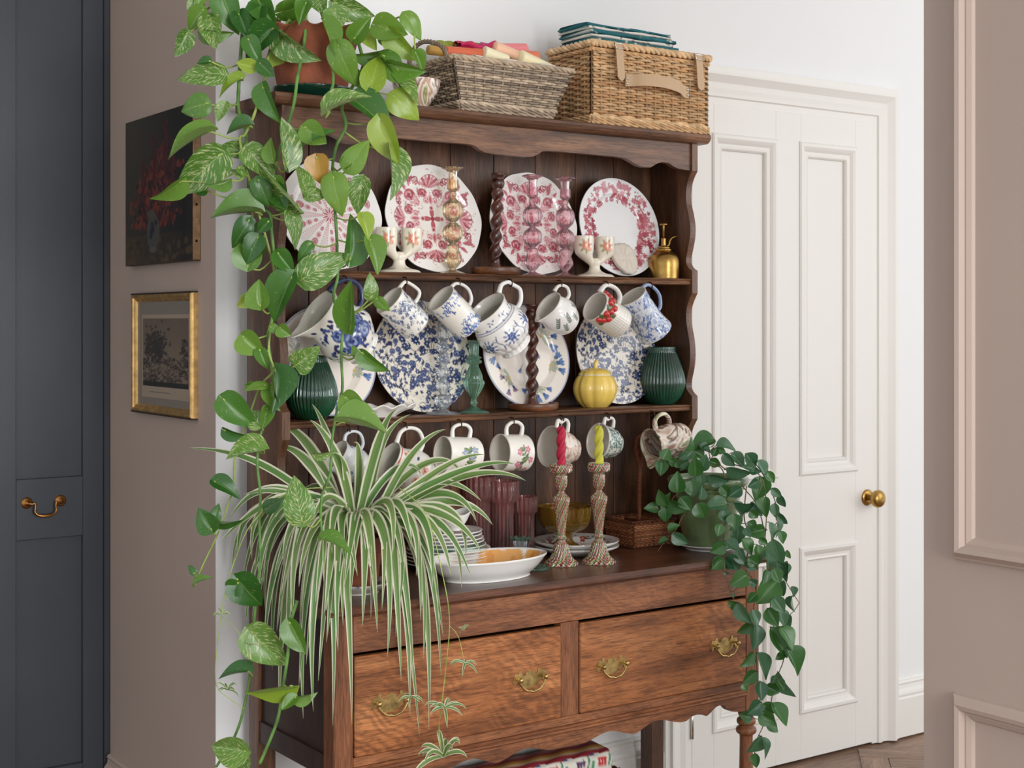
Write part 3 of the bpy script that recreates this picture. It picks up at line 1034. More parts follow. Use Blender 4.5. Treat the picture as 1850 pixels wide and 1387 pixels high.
# ---- plate prints, 400 px across a plate
def pl_red():
    c = Cv(400, 400, (242, 238, 232))
    red, dk, lt = (186, 92, 104), (156, 56, 74), (226, 172, 176)
    def pol(r, a):
        return 200 + r * math.cos(a), 200 + r * math.sin(a)
    def acanthus(x, y, L, a, turn, col):
        c.curve([(x, y), (x + L * .5 * math.cos(a), y + L * .5 * math.sin(a)), (x + L * math.cos(a + turn * .7), y + L * math.sin(a + turn * .7))], 2.6, col, 9)
        for q in (.3, .55, .8):
            c.leaf(x + L * q * math.cos(a + turn * .2), y + L * q * math.sin(a + turn * .2), L * .42, L * .2, a + turn * 1.2, col)
            c.leaf(x + L * q * math.cos(a + turn * .2), y + L * q * math.sin(a + turn * .2), L * .3, L * .14, a - turn * .8, dk)
    for k in range(4):
        a = k * PI / 2 + PI / 2
        c.fan(*pol(116, a), 46, a, red, dk, lt)
        for s in (-1, 1):
            c.rose(*pol(100, a + s * .30), 18, red, dk, lt)
            c.rose(*pol(70, a + s * .27), 13, lt, red, (242, 216, 216))
            acanthus(*pol(132, a + s * .30), 34, a + s * .9, s, red)
            acanthus(*pol(92, a + s * .52), 30, a + s * .2, -s, red)
            acanthus(*pol(168, a + s * .52), 22, a + s * 1.5, -s, red)
            c.scroll(*pol(150, a + s * .40), 15, a + s * 1.2, -s, 2.4, dk)
        c.leaf(*pol(52, a), 40, 17, a, lt)
        c.leaf(*pol(58, a), 26, 9, a, red)
        b = a + PI / 4
        c.rose(*pol(122, b), 24, red, dk, lt)
        c.rose(*pol(82, b), 14, lt, red, (242, 216, 216))
        for s in (-1, 0, 1):
            c.leaf(*pol(144, b + s * .14), 34, 12, b + s * .5, red)
            c.leaf(*pol(106, b + s * .2), 26, 10, b + PI + s * .7, lt)
        acanthus(*pol(150, b + .22), 24, b + .5, 1, dk)
        acanthus(*pol(150, b - .22), 24, b - .5, -1, red)
    for k in range(4):
        a = k * PI / 2
        c.leaf(*pol(6, a), 34, 18, a, red)
        c.ell(*pol(40, a), 9, 9, 0, lt)
        c.ell(*pol(40, a), 5, 5, 0, dk)
    c.ell(200, 200, 9, 9, 0, dk)
    for i in range(260):
        a, r = RNG.uniform(0, 2 * PI), RNG.uniform(50, 184)
        c.ell(*pol(r, a), RNG.uniform(1.5, 4.4), RNG.uniform(1.1, 2.2), RNG.uniform(0, PI), (204, 132, 142))
    return c

def pl_wheel():
    c = Cv(400, 400, (242, 238, 234))
    red, dk, lt = (190, 108, 118), (164, 72, 88), (228, 178, 182)
    for k in range(10):
        a = k * PI / 5
        for s in (-1, 1):
            c.line([(200, 200), (200 + 150 * math.cos(a + s * .03), 200 + 150 * math.sin(a + s * .03))], 1.2, lt)
        b = a + PI / 10
        for r, q in ((60, 9), (88, 13), (120, 17)):
            x, y = 200 + r * math.cos(b), 200 + r * math.sin(b)
            c.ell(x, y, q, q * .7, b, red if r != 88 else lt)
            c.rose(x, y, q * .6, lt, dk, red)
        for r in range(30, 150, 9):
            for s in (-1, 1):
                c.ell(200 + r * math.cos(b + s * .22), 200 + r * math.sin(b + s * .22), 2.6, 1.6, b, red)
        x, y = 200 + 155 * math.cos(b), 200 + 155 * math.sin(b)
        c.fan(x - 8 * math.cos(b), y - 8 * math.sin(b), 20, b, red, dk, lt)
    for k in range(20):
        a = k * PI / 10
        c.leaf(200 + 8 * math.cos(a), 200 + 8 * math.sin(a), 22, 5, a, dk if k % 2 else lt)
    return c

def pl_vine():
    c = Cv(400, 400, (243, 243, 242))
    red, dk, lt = (192, 92, 106), (160, 56, 72), (216, 148, 154)
    for i in range(260):
        a = RNG.uniform(0, 2 * PI)
        r = RNG.uniform(116, 180)
        x, y = 200 + r * math.cos(a), 200 + r * math.sin(a)
        rot = RNG.uniform(0, 2 * PI)
        q = RNG.uniform(11, 17)
        if i % 3:
            cl = (red, lt, dk)[i % 3 if i % 2 else 0]
            for s in (-.9, 0, .9, 2.2, -2.2):
                c.leaf(x, y, q * (1.1 if s == 0 else .85), q * .6, rot + s, cl)
            c.line([(x, y), (x + math.cos(rot) * q, y + math.sin(rot) * q)], .6, dk)
        else:
            for s in range(5):
                c.ell(x + RNG.normal(0, 5), y + RNG.normal(0, 5), 3.2, 3.2, 0, dk if s % 2 else red)
    return c

def pl_chintz():
    c = Cv(400, 400, (238, 230, 214))
    nv, md, lt = (36, 48, 92), (60, 78, 128), (122, 136, 172)
    for i in range(120):
        x, y = RNG.uniform(0, 400, 2)
        a = RNG.uniform(0, 2 * PI)
        c.curve([(x, y), (x + 18 * math.cos(a), y + 18 * math.sin(a)), (x + 32 * math.cos(a + .7), y + 32 * math.sin(a + .7))], 1.2, nv, 10)
    for i in range(470):
        x, y = RNG.uniform(0, 400, 2)
        a = RNG.uniform(0, 2 * PI)
        for s in (-.8, 0, .8):
            c.leaf(x, y, RNG.uniform(9, 14), 5, a + s, nv if i % 3 else md)
    for i in range(130):
        x, y = RNG.uniform(0, 400, 2)
        r = RNG.uniform(9, 14)
        if i % 2:
            c.flower(x, y, r, 6, nv, (220, 220, 224), RNG.uniform(0, 1), md)
        else:
            c.rose(x, y, r, md, nv, lt)
    for i in range(260):
        x, y = RNG.uniform(0, 400, 2)
        c.ell(x, y, 1.6, 1.6, 0, nv)
    return c

def pl_tulip():
    c = Cv(400, 400, (240, 230, 218))
    bl, dk, gr, br, mv = (82, 122, 176), (52, 84, 140), (166, 184, 160), (150, 110, 84), (140, 108, 128)
    X, Y = np.meshgrid(np.arange(400) - 200, np.arange(400) - 200)
    ring = np.sqrt(X * X + Y * Y)
    k = np.clip(1 - abs(ring - 196) / 4.5, 0, 1)[..., None]
    c.a = c.a * (1 - k) + lin(bl) * k
    def tulip(x, y, a, q, cl):
        for s in (-.5, 0, .5):
            c.leaf(x, y, q, q * .42, a + s, cl)
        c.ell(x, y, q * .3, q * .3, 0, dk)
        c.line([(x, y), (x + math.cos(a) * q * .8, y + math.sin(a) * q * .8)], .8, dk)
    for k in range(6):
        a = k * PI / 3 + .3
        x, y = 200 + 118 * math.cos(a), 200 + 118 * math.sin(a)
        for s in (-1.1, -.5, .2, .8, 1.5):
            L = RNG.uniform(30, 58)
            b = a + s
            x2, y2 = x + L * math.cos(b), y + L * math.sin(b)
            c.curve([(x, y), ((x + x2) / 2 + 4, (y + y2) / 2 - 3), (x2, y2)], 1.0, br, 8)
            c.leaf(x + 4, y, L * .8, 10, b + .25, gr)
            c.leaf(x, y + 3, L * .6, 5, b - .3, (196, 186, 160))
            if RNG.uniform() < .75:
                tulip(x2, y2, b, RNG.uniform(20, 29), bl if RNG.uniform() < .7 else mv)
        c.ell(x, y, 5, 5, 0, (222, 168, 76))
    for k in range(3):
        a = k * 2.1
        c.leaf(200 + 30 * math.cos(a), 200 + 30 * math.sin(a), 40, 7, a, gr)
        tulip(200 + 56 * math.cos(a), 200 + 56 * math.sin(a), a, 16, bl)
    return c

# ---- plates
def plate_geo(R, canvas, well=0.62, rise=0.075, scallop=None, n=300, back=(240, 237, 230)):
    """front disc, rim, back; face looks along +z"""
    fr = np.concatenate([np.linspace(0.004, well, 46), np.linspace(well + .012, 1.0, 42)])
    zf = np.where(fr < well, 0.0, rise * R * (np.clip((fr - well) / .13, 0, 1) ** 1.5 * .55 + np.clip((fr - well) / (1 - well), 0, 1) * .45) * 2.0)
    th = np.arange(n) * 2 * PI / n
    sc = np.ones(n) if scallop is None else scallop(th)
    T, Rr = np.meshgrid(th, fr)
    S = 1 + (sc[None, :] - 1) * np.clip((Rr - .6) / .4, 0, 1)
    X, Y = Rr * S * R * np.cos(T), Rr * S * R * np.sin(T)
    Z = np.repeat(zf[:, None], n, 1) + 0.006
    col = canvas.sample(200 + Rr * np.cos(T) * 199, 200 - Rr * np.sin(T) * 199).reshape(-1, 3)
    g = Geo()
    V = np.stack([X, Y, Z], -1).reshape(-1, 3)
    g.add(V, quads(n, len(fr)), None, col)
    g.add(V[:n], np.arange(n)[None, :], None, col[:n])
    br = np.array([(1.0, zf[-1] + .006), (1.004, zf[-1] + .0035), (.996, zf[-1] + .001), (.8, zf[-1] * .55), (well + .02, 0.001), (well - .03, 0.0), (.01, 0.001)])
    T2, R2 = np.meshgrid(th, br[:, 0])
    S2 = 1 + (sc[None, :] - 1) * np.clip((R2 - .6) / .4, 0, 1)
    V2 = np.stack([R2 * S2 * R * np.cos(T2), R2 * S2 * R * np.sin(T2), np.repeat(br[:, 1][:, None], n, 1)], -1).reshape(-1, 3)
    g.add(V2, quads(n, len(br)), None, lin(back))
    return g

def lean_plate(name, label, px, R, g, shelf_z, lean=12, Y=None, group=None):
    b = math.radians(lean)
    nrm = np.array([0, -math.cos(b), math.sin(b)])
    up = np.array([0, math.sin(b), math.cos(b)])
    yb = 3.183 - 2 * R * math.sin(b) - 0.022 if Y is None else Y
    X = at(px, 600, yb + R * math.sin(b))[0]
    base = np.array([X, yb, shelf_z])
    cen = base + up * (R * 1.0 + 0.001) + nrm * 0.006
    o = g.build(name, M['glaze'])
    o.matrix_world = Matrix(frame(cen, np.cross(up, nrm), up, nrm).tolist())
    return tag(o, label, 'plate', group)

sc_wavy = lambda t: 1 + .007 * np.cos(6 * t) + .006 * np.cos(12 * t + .4)
cr = pl_red()
lean_plate('plate', 'wavy-edged red floral plate behind the trailing vine on the upper shelf', 592, 0.137, plate_geo(.137, pl_wheel(), .66, .035, scallop=sc_wavy), ZS1)
lean_plate('plate', 'wavy-edged red scrollwork plate behind the amber glass candlestick', 777, 0.141, plate_geo(.141, cr, .66, .035, scallop=sc_wavy), ZS1)
lean_plate('plate', 'wavy-edged red scrollwork plate behind the two pink glass candlesticks', 957, 0.140, plate_geo(.140, cr, .66, .035, scallop=sc_wavy), ZS1)
lean_plate('plate', 'round white plate with a wide border of red vine leaves', 1110, 0.140, plate_geo(.140, pl_vine(), .58, .05), ZS1)
ct, cz = pl_tulip(), pl_chintz()
lean_plate('plate', 'cream plate with blue tulips behind the emerald vase', 583, 0.135, plate_geo(.135, ct, .6, .04), ZS2, 13)
lean_plate('plate', 'navy chintz plate behind the clear glass candlestick', 758, 0.143, plate_geo(.143, cz, .64, .025), ZS2, 11)
lean_plate('plate', 'cream plate with blue tulips behind the lower twisted wood candlestick', 944, 0.138, plate_geo(.138, ct, .6, .04), ZS2, 13)
lean_plate('plate', 'navy chintz plate behind the yellow pumpkin jar', 1108, 0.141, plate_geo(.141, cz, .64, .025), ZS2, 11)
# ------------------------------------------------------------------ hanging mugs and jugs
CW, CH = 420, 150     # print canvas: round the mug x base to rim

def mug_body(prof, t, canvas, inner=(232, 226, 214), spout=None, ribs=None, n=220, rows=70, wavy=None):
    P = spline(dense(prof, 0.02), rows) if len(prof) > 3 else dense(prof, 0.0016)
    h = P[:, 1].max()
    def mod(T, Z, R):
        v = np.clip(Z / h, 0, 1)
        if ribs:
            k, amp, v0, v1 = ribs
            R = R * (1 + amp * (np.abs(np.cos(k * T / 2)) - .5) * np.clip((v - v0) / .15, 0, 1) * np.clip((v1 - v) / .15, 0, 1))
        if spout:
            amp, wid, lo, lift = spout
            d = np.angle(np.exp(1j * (T - PI)))
            s = np.exp(-(d / wid) ** 2) * np.clip((v - lo) / (1 - lo), 0, 1) ** 1.7
            R = R + amp * s
            Z = Z + lift * s
        if wavy:
            Z = Z + wavy * np.cos(2 * T) * np.clip((v - .75) / .25, 0, 1)
        return R, Z
    g = Geo()
    cf = lambda T, D: canvas.sample(T / (2 * PI) * CW, D * CH)
    lathe(P, n, mod, cf, g)
    # lip and inside
    top = P[-1]
    lip = [(top[0], top[1]), (top[0] - t * .3, top[1] + t * .45), (top[0] - t * .8, top[1] + t * .35), (top[0] - t, top[1] - t * .2)]
    ins = [(max(r - t, .004), z) for r, z in P[::-1][1:] if z > t * 1.5] + [(.003, t * 1.5)]
    lathe(lip + ins[::2] + [ins[-1]], n // 2, mod, None, g)
    g.C[-1] = np.tile(lin(inner), (len(g.V[-1]), 1))
    r0 = P[0][0]
    lathe([(0.002, 0.002), (r0 * .8, 0.002), (r0 * .86, 0), (r0, 0.0004)], n // 2, None, None, g)
    g.C[-1] = np.tile(lin((238, 233, 222)), (len(g.V[-1]), 1))
    return g

def ear(pts, r, canvascol=(240, 236, 228), flat=1.25, n=10, tip=None):
    """handle in the xz plane"""
    Q = spline(pts, 44)
    rr = np.array([r * (1 + .35 * (abs(i - 21.5) / 21.5) ** 3) for i in range(44)])
    g = tube([(a, 0, b) for a, b in Q], rr, n, None, False, lin(canvascol))
    g.V[0][:, 1] *= flat
    return g

def hang(name, label, cat, row, k, alpha, body, handle, grip, mat='glaze', yaw=0.0, hmat=None, dx=0.0, dz=0.0, group=None, up=None):
    """hang a mug by the point grip=(x,z) of its handle from hook (row,k); alpha lifts the rim"""
    up = (.014 if row == 0 else 0.0) if up is None else up
    handle.V[0][:, 2] += up
    grip = (grip[0] - (.004 if up else 0), grip[1] + up + (.010 if up else 0))
    a = math.radians(alpha)
    z = np.array([-math.cos(a), 0, math.sin(a)])
    x = np.array([math.sin(a), 0, math.cos(a)])
    if yaw:
        c, s = math.cos(math.radians(yaw)), math.sin(math.radians(yaw))
        Rz = np.array([[c, -s, 0], [s, c, 0], [0, 0, 1]])
        z, x = Rz @ z, Rz @ x
    y = np.cross(z, x)
    hk = HOOKS[row][k] + np.array([dx, -0.002, dz])
    loc = hk - x * grip[0] - z * grip[1]
    t = thing(name, label, cat, M=frame(loc, x, y, z), group=group)
    b = body.build('body', M[mat], t)
    h = handle.build('handle', M[hmat or mat], t)
    return t

def blank(bgc=(240, 235, 225)):
    return Cv(CW, CH, bgc, True)

# visible side of a hung mug is u = 0.5..1 of the canvas (x 210..420), x grows upwards, y grows to the rim
def pr_rose():
    c = blank((241, 236, 226))
    nv, md, lt = (36, 50, 104), (70, 92, 150), (146, 160, 196)
    for i in range(90):
        x, y = RNG.normal(300, 40), RNG.normal(78, 26)
        c.leaf(x, y, RNG.uniform(9, 20), 8, RNG.uniform(0, 6.3), nv if i % 3 else md)
    for x, y, r in ((292, 70, 19), (318, 92, 17), (276, 98, 15), (330, 62, 15), (262, 66, 12), (345, 86, 11)):
        c.rose(x, y, r, md, nv, lt)
    for i in range(26):
        x, y = RNG.uniform(220, 410), RNG.uniform(12, 120)
        c.leaf(x, y, 9, 5, RNG.uniform(0, 6.3), lt if i % 2 else md)
    for x0 in (60, 120):
        for i in range(30):
            c.leaf(RNG.normal(x0, 20), RNG.normal(70, 18), 12, 7, RNG.uniform(0, 6.3), md)
    return c
def pr_sprig(n=230, cols=((72, 90, 132), (120, 138, 172)), size=8, y0=10, y1=138, bgc=(242, 237, 227)):
    c = blank(bgc)
    for i in range(n):
        x, y = RNG.uniform(0, CW), RNG.uniform(y0, y1)
        a = RNG.uniform(0, 6.3)
        c.curve([(x, y), (x + size * 1.2 * math.cos(a), y + size * 1.2 * math.sin(a)), (x + size * 2.2 * math.cos(a + .6), y + size * 2.2 * math.sin(a + .6))], .8, cols[1], 8)
        for s in (-1, 1):
            c.leaf(x, y, size, size * .45, a + s * .9, cols[i % 2])
        if i % 3 == 0:
            c.flower(x, y, size * .8, 5, cols[0], bgc)
        c.ell(x + 5, y + 4, 1.5, 1.5, 0, cols[0])
    return c
def pr_band():
    c = blank((240, 235, 224))
    for i in range(300):
        x = RNG.uniform(0, CW)
        y = RNG.uniform(0, 52) if i % 3 else RNG.uniform(110, 150)
        a = RNG.uniform(-.6, .6) + (PI / 2 if i % 2 else -PI / 2)
        c.curve([(x, y), (x + 6 * math.cos(a), y + 8 * math.sin(a)), (x + 14 * math.cos(a + .8), y + 14 * math.sin(a + .8))], 1.6, (62, 92, 156), 8)
        c.leaf(x, y, RNG.uniform(9, 17), 5, a, ((66, 98, 162), (126, 152, 198))[i % 2])
    return c
def pr_delft():
    c = blank((243, 240, 235))
    nv = (56, 76, 136)
    for y in (30, 112):
        for x in range(0, CW, 5):
            c.ell(x, y, 1.7, 1.7, 0, (40, 54, 100))
        c.line([(0, y + 5), (CW, y + 5)], .7, nv)
    for x0 in range(28, CW, 66):
        c.flower(x0, 76, 12, 6, (72, 96, 158), (230, 230, 238), 0, nv)
        c.rose(x0, 76, 7, (92, 114, 170), nv, (170, 182, 214))
        for i in range(10):
            a = i * .63
            c.leaf(x0 + 12 * math.cos(a), 76 + 12 * math.sin(a), 11, 4.5, a, nv if i % 2 else (100, 122, 172))
        x1 = x0 + 33
        c.curve([(x1, 52), (x1 + 4, 70), (x1 - 4, 84), (x1, 100)], 1.2, nv)
        c.scroll(x1 + 6, 62, 7, 0, 1, 1.1, nv)
        c.scroll(x1 - 6, 92, 7, PI, 1, 1.1, nv)
    for i in range(40):
        c.leaf(RNG.uniform(0, CW), RNG.uniform(118, 140), 8, 3.5, RNG.uniform(0, 6.3), nv)
    return c
def pr_greensprig():
    c = blank((243, 241, 236))
    for x0, y0, a in ((262, 30, 1.2), (330, 26, 1.7), (296, 58, 1.3), (246, 74, .9), (372, 50, 1.9), (120, 60, 1.5), (60, 40, 1.4)):
        pts = [(x0 + 9 * i * math.cos(a), y0 + 9 * i * math.sin(a)) for i in range(5)]
        c.line(pts, .9, (84, 104, 84))
        for i, (x, y) in enumerate(pts):
            for s in (-1, 1):
                c.leaf(x, y, 12, 5, a + s * .8, (78, 100, 80))
    return c
def pr_leafblue():
    c = blank((226, 230, 236))
    for i in range(520):
        x, y = RNG.uniform(0, CW), RNG.uniform(0, CH)
        a = RNG.uniform(0, 6.3)
        c.curve([(x, y), (x + 9 * math.cos(a), y + 9 * math.sin(a)), (x + 15 * math.cos(a + .9), y + 15 * math.sin(a + .9))], 1.7, ((72, 102, 166), (104, 132, 186))[i % 2], 9)
        if i % 2:
            c.leaf(x, y, 14, 6, a, ((86, 116, 176), (150, 172, 208))[i % 3 == 0])
        else:
            c.leaf(x, y, 11, 3.5, a, (232, 234, 238))
    for x, y in ((300, 60), (250, 100), (360, 92), (120, 70)):
        c.flower(x, y, 15, 9, (236, 238, 240), (150, 172, 208), .2, (110, 138, 190))
    return c
def pr_strawb():
    c = blank((244, 240, 230))
    for y in range(10, 100, 7):
        for x in range(0, CW, 10):
            c.ell(x + (y // 7 % 2) * 5, y, 4.5, 1.0, 0, (214, 206, 190))
    return c
def pr_imari():
    c = blank((242, 236, 228))
    rd, nv, gd = (196, 84, 50), (44, 58, 104), (206, 150, 82)
    for i in range(70):
        x, y = RNG.uniform(0, CW), RNG.uniform(15, 135)
        c.leaf(x, y, RNG.uniform(8, 17), 7, RNG.uniform(0, 6.3), (rd, nv, (110, 134, 96), gd)[i % 4])
    for i in range(16):
        x, y = RNG.uniform(0, CW), RNG.uniform(25, 125)
        c.rose(x, y, RNG.uniform(9, 14), rd if i % 2 else (226, 140, 110), (150, 50, 34), (240, 190, 160))
    c.line([(0, 144), (CW, 144)], 3, rd)
    return c
def pr_botanic(pink):
    c = blank((243, 238, 228))
    gr, dg = (126, 144, 92), (84, 112, 72)
    for x0, y0 in ((232, 66), (60, 70), (120, 60)):
        pts = spline([(x0, y0), (x0 + 30, y0 + 12), (x0 + 62, y0 - 6), (x0 + 104, y0 + 10)], 12)
        c.line(pts, 1.2, dg)
        for i, (x, y) in enumerate(pts[1:]):
            for s in (-1, 1):
                q = RNG.uniform(15, 24)
                c.leaf(x, y, q, q * .5, (.5 if pink else .2) + s * RNG.uniform(.8, 1.4), gr if (i + s) % 2 else dg)
        if pink:
            for (dx, dy) in ((90, 24), (100, -12), (44, 26), (60, -26), (14, -18), (30, 14)):
                c.flower(x0 + dx, y0 + dy * 1.3, 14, 5, (214, 128, 158), (240, 210, 150), RNG.uniform(0, 1), (190, 92, 130))
        else:
            for (dx, dy) in ((92, 26), (104, -16), (80, -2)):
                c.flower(x0 + dx, y0 + dy, 15, 5, (150, 166, 190), (226, 206, 150), RNG.uniform(0, 1))
            for (dx, dy) in ((10, -14), (4, 8), (18, 20)):
                c.flower(x0 + dx, y0 + dy, 12, 5, (124, 146, 190), (240, 220, 150), 0)
    return c
def pr_toile(col, bgc, n=420):
    c = blank(bgc)
    cl = np.array(col, float)
    for i in range(n):
        x, y = RNG.uniform(0, CW), RNG.uniform(10, 140)
        a = RNG.uniform(0, 6.3)
        k = RNG.uniform(.9, 1.5)
        c.curve([(x, y), (x + 7 * math.cos(a), y + 7 * math.sin(a)), (x + 10 * math.cos(a + 1.4), y + 10 * math.sin(a + 1.4))], RNG.uniform(.8, 2.4), tuple(np.clip(cl * k, 0, 255)), 7)
    return c

straight = lambda r, h: [(r * .9, 0), (r * .97, .003), (r, .008), (r, h * .5), (r, h * .94), (r * 1.02, h)]
# upper row
hang('jug', 'large cream jug with navy roses hanging left behind the vine', 'jug', 0, 0, 36,
     mug_body([(.040, 0), (.046, .004), (.043, .010), (.056, .028), (.070, .052), (.072, .074), (.062, .100), (.052, .122), (.054, .142), (.060, .156)], .004, pr_rose(), spout=(.030, .5, .6, .016)),
     ear([(.060, .060), (.092, .066), (.112, .092), (.104, .124), (.080, .142), (.054, .146)], .0055, (38, 48, 88)), (.102, .110), up=.012)
hang('mug', 'slim mug with fine blue sprigs and an angular handle', 'mug', 0, 1, 40,
     mug_body(straight(.0405, .100), .0032, pr_sprig()),
     ear([(.038, .028), (.062, .030), (.071, .040), (.068, .066), (.060, .082), (.038, .084)], .0042), (.0655, .064))
hang('mug', 'cream mug with blue foliage bands at rim and base', 'mug', 0, 2, 41,
     mug_body(straight(.0405, .110), .0032, pr_band()),
     ear([(.038, .022), (.058, .028), (.070, .048), (.068, .070), (.056, .088), (.038, .092)], .0042, (228, 226, 222)), (.0668, .066))
DS = 1.1
hang('jug', 'fluted white jug with dotted blue flower band', 'jug', 0, 3, 45,
     mug_body([(r * DS, z * DS) for r, z in [(.034, 0), (.040, .004), (.036, .012), (.050, .026), (.062, .046), (.064, .066), (.056, .088), (.049, .100), (.050, .112), (.053, .124)]], .0036, pr_delft(), spout=(.026, .5, .62, .014), ribs=(18, .05, .0, .5)),
     ear([(r * DS, z * DS) for r, z in [(.058, .052), (.082, .056), (.100, .076), (.094, .098), (.088, .112), (.070, .120), (.052, .112)]], .0052, (240, 238, 236)), (.103, .098))
hang('jug', 'small plain white cream jug with green leaf sprigs', 'jug', 0, 4, 36,
     mug_body([(.030, 0), (.034, .004), (.040, .014), (.048, .034), (.048, .052), (.042, .070), (.040, .080), (.042, .088)], .0032, pr_greensprig(), spout=(.016, .42, .6, .006)),
     ear([(.046, .036), (.062, .036), (.073, .050), (.070, .066), (.058, .078), (.041, .080)], .0042), (.0685, .058))
sm = hang('mug', 'white basketweave mug with moulded red strawberries', 'mug', 0, 5, 27,
     mug_body([(.036, 0), (.041, .003), (.0435, .012), (.0435, .05), (.0425, .085), (.0435, .104)], .004, pr_strawb(), ribs=(40, .012, .05, .8)),
     ear([(.041, .020), (.064, .022), (.076, .042), (.074, .068), (.062, .086), (.041, .092)], .006, (244, 240, 232)), (.070, .062), yaw=4)
def berry(col, u, v, s, kind):
    th = u * 2 * PI
    r = .0445
    nrm = np.array([math.cos(th), math.sin(th), 0])
    tan = np.array([-math.sin(th), math.cos(th), 0])
    if kind == 'b':
        g = lathe(spline([(.0005, -.011), (.006, -.007), (.0085, 0), (.0075, .006), (.0005, .009)], 14), 14, lambda T, Z, R: R * (1 + .05 * np.cos(7 * T + Z * 900)))
    else:
        g = lathe(spline([(.0005, -.010), (.006, -.005), (.0075, 0), (.005, .006), (.0005, .011)], 10), 10)
        g.V[0][:, 0] *= .35
    o = g.build('strawberry' if kind == 'b' else 'strawberry_leaf', M['glaze'], sm)
    o.data.color_attributes[0].data.foreach_set('color', np.tile([*lin(col), 1.0], (len(o.data.vertices), 1)).astype(np.float32).ravel())
    ang = random.uniform(-.8, .8)
    zz = np.array([0, 0, 1]) * math.cos(ang) + tan * math.sin(ang)
    o.matrix_local = Matrix(frame(nrm * r + np.array([0, 0, v]), nrm, np.cross(zz, nrm), zz).tolist())
    o.scale = (s * .8, s, s)
for i, (u, v) in enumerate(((.90, .088), (.86, .080), (.81, .092), (.78, .074), (.73, .082), (.69, .092), (.66, .076), (.62, .086), (.60, .096), (.95, .094))):
    berry((206, 52, 50), u, v, 1.0, 'b')
for i, (u, v) in enumerate(((.88, .070), (.84, .092), (.80, .080), (.75, .094), (.71, .070), (.67, .086), (.64, .098), (.58, .082), (.92, .082))):
    berry((84, 108, 62), u, v, 1.0, 'l')
hang('mug', 'tall flared mug covered in pale blue leaves', 'mug', 0, 6, 51,
     mug_body([(.045, 0), (.050, .004), (.050, .012), (.0445, .035), (.041, .065), (.0395, .10), (.041, .132)], .0034, pr_leafblue()),
     ear([(.043, .032), (.060, .036), (.076, .060), (.074, .088), (.060, .110), (.039, .114)], .0045, (150, 170, 206)), (.0715, .082))
# lower row
hang('jug', 'small white jug with fine blue fronds half hidden by spider plant leaves', 'jug', 1, 0, 34,
     mug_body([(.028, 0), (.032, .003), (.040, .016), (.044, .034), (.040, .056), (.035, .070), (.038, .086)], .003, pr_sprig(60, ((84, 110, 168), (130, 150, 196)), 8, 10, 130, (236, 237, 238)), spout=(.018, .45, .6, .008)),
     ear([(.041, .032), (.058, .034), (.072, .052), (.068, .072), (.052, .084), (.037, .080)], .0036, (226, 230, 236)), (.066, .068), up=.006)
hang('jug', 'orange and blue patterned jug behind the spider plant', 'jug', 1, 1, 30,
     mug_body([(.036, 0), (.042, .004), (.046, .016), (.056, .040), (.056, .060), (.046, .086), (.040, .104), (.044, .124)], .0036, pr_imari(), spout=(.030, .5, .55, .020)),
     ear([(.054, .046), (.078, .048), (.096, .072), (.090, .100), (.070, .116), (.042, .114)], .0048), (.088, .094), up=.010)
hang('jug', 'cream jug with blue botanical sprays and a spout', 'jug', 1, 2, 5,
     mug_body([(.036, 0), (.041, .003), (.0435, .012), (.0435, .05), (.0425, .080), (.0435, .098)], .0034, pr_botanic(False), spout=(.024, .42, .62, .010)),
     ear([(.041, .024), (.062, .022), (.073, .036), (.072, .060), (.062, .074), (.041, .074)], .0046), (.0685, .049))
hang('mug', 'cream mug with pink botanical flowers', 'mug', 1, 3, 3,
     mug_body([(.040, 0), (.045, .003), (.0465, .010), (.0465, .04), (.0465, .074), (.0475, .079)], .0034, pr_botanic(True)),
     ear([(.044, .016), (.066, .014), (.077, .028), (.076, .048), (.064, .062), (.044, .062)], .0046), (.0725, .040))
hang('cup', 'cream teacup with brown landscape print behind the pink candle', 'cup', 1, 4, 10,
     mug_body([(.026, 0), (.030, .003), (.029, .007), (.040, .022), (.047, .044), (.051, .066), (.054, .084)], .003, pr_toile((186, 142, 120), (240, 233, 222))),
     ear([(.044, .034), (.066, .034), (.075, .045), (.066, .058), (.070, .069), (.049, .071)], .0044), (.069, .051))
hang('cup', 'green landscape printed teacup behind the yellow candle', 'cup', 1, 5, 10,
     mug_body([(.022, 0), (.027, .003), (.026, .007), (.037, .018), (.043, .038), (.046, .056), (.049, .070)], .003, pr_toile((70, 96, 92), (226, 226, 214), 700)),
     ear([(.042, .026), (.060, .026), (.067, .036), (.060, .048), (.063, .056), (.044, .058)], .004), (.062, .042))
hang('jug', 'brown and cream marbled slipware jug hanging above the trailing plant', 'jug', 1, 6, -6,
     mug_body([(.040, 0), (.044, .003), (.047, .015), (.050, .04), (.049, .065), (.044, .090), (.043, .105), (.046, .116)], .004, blank(), spout=(.018, .4, .62, .010)),
     ear([(.047, .046), (.064, .046), (.078, .060), (.076, .082), (.064, .096), (.043, .096)], .0056), (.072, .072), mat='marbled', dx=.026)
# ------------------------------------------------------------------ things standing on the two shelves
def pxprof(rows, y0, unit):
    """rows of (y, full width) read from the photograph -> (r, z) from the foot up"""
    return [(w * unit / 2, (y0 - y) * unit) for y, w in rows]

def stand(name, label, cat, px, Y, z, group=None, rot=0.0, tilt=None):
    p = at(px, 600, Y)
    t = thing(name, label, cat, (p[0], Y, z), None, group)
    t.rotation_euler = (0 if tilt is None else tilt[0], 0 if tilt is None else tilt[1], rot)
    return t

def ribbed(k, amp):
    return lambda T, Z, R: R * (1 + amp * np.cos(k * T))

def glass_stick(t, prof, mat, k=16, amp=.03, balls=(), foot=True):
    g = lathe(spline(prof, 120), 64, ribbed(k, amp))
    g.build('stem', M[mat], t)

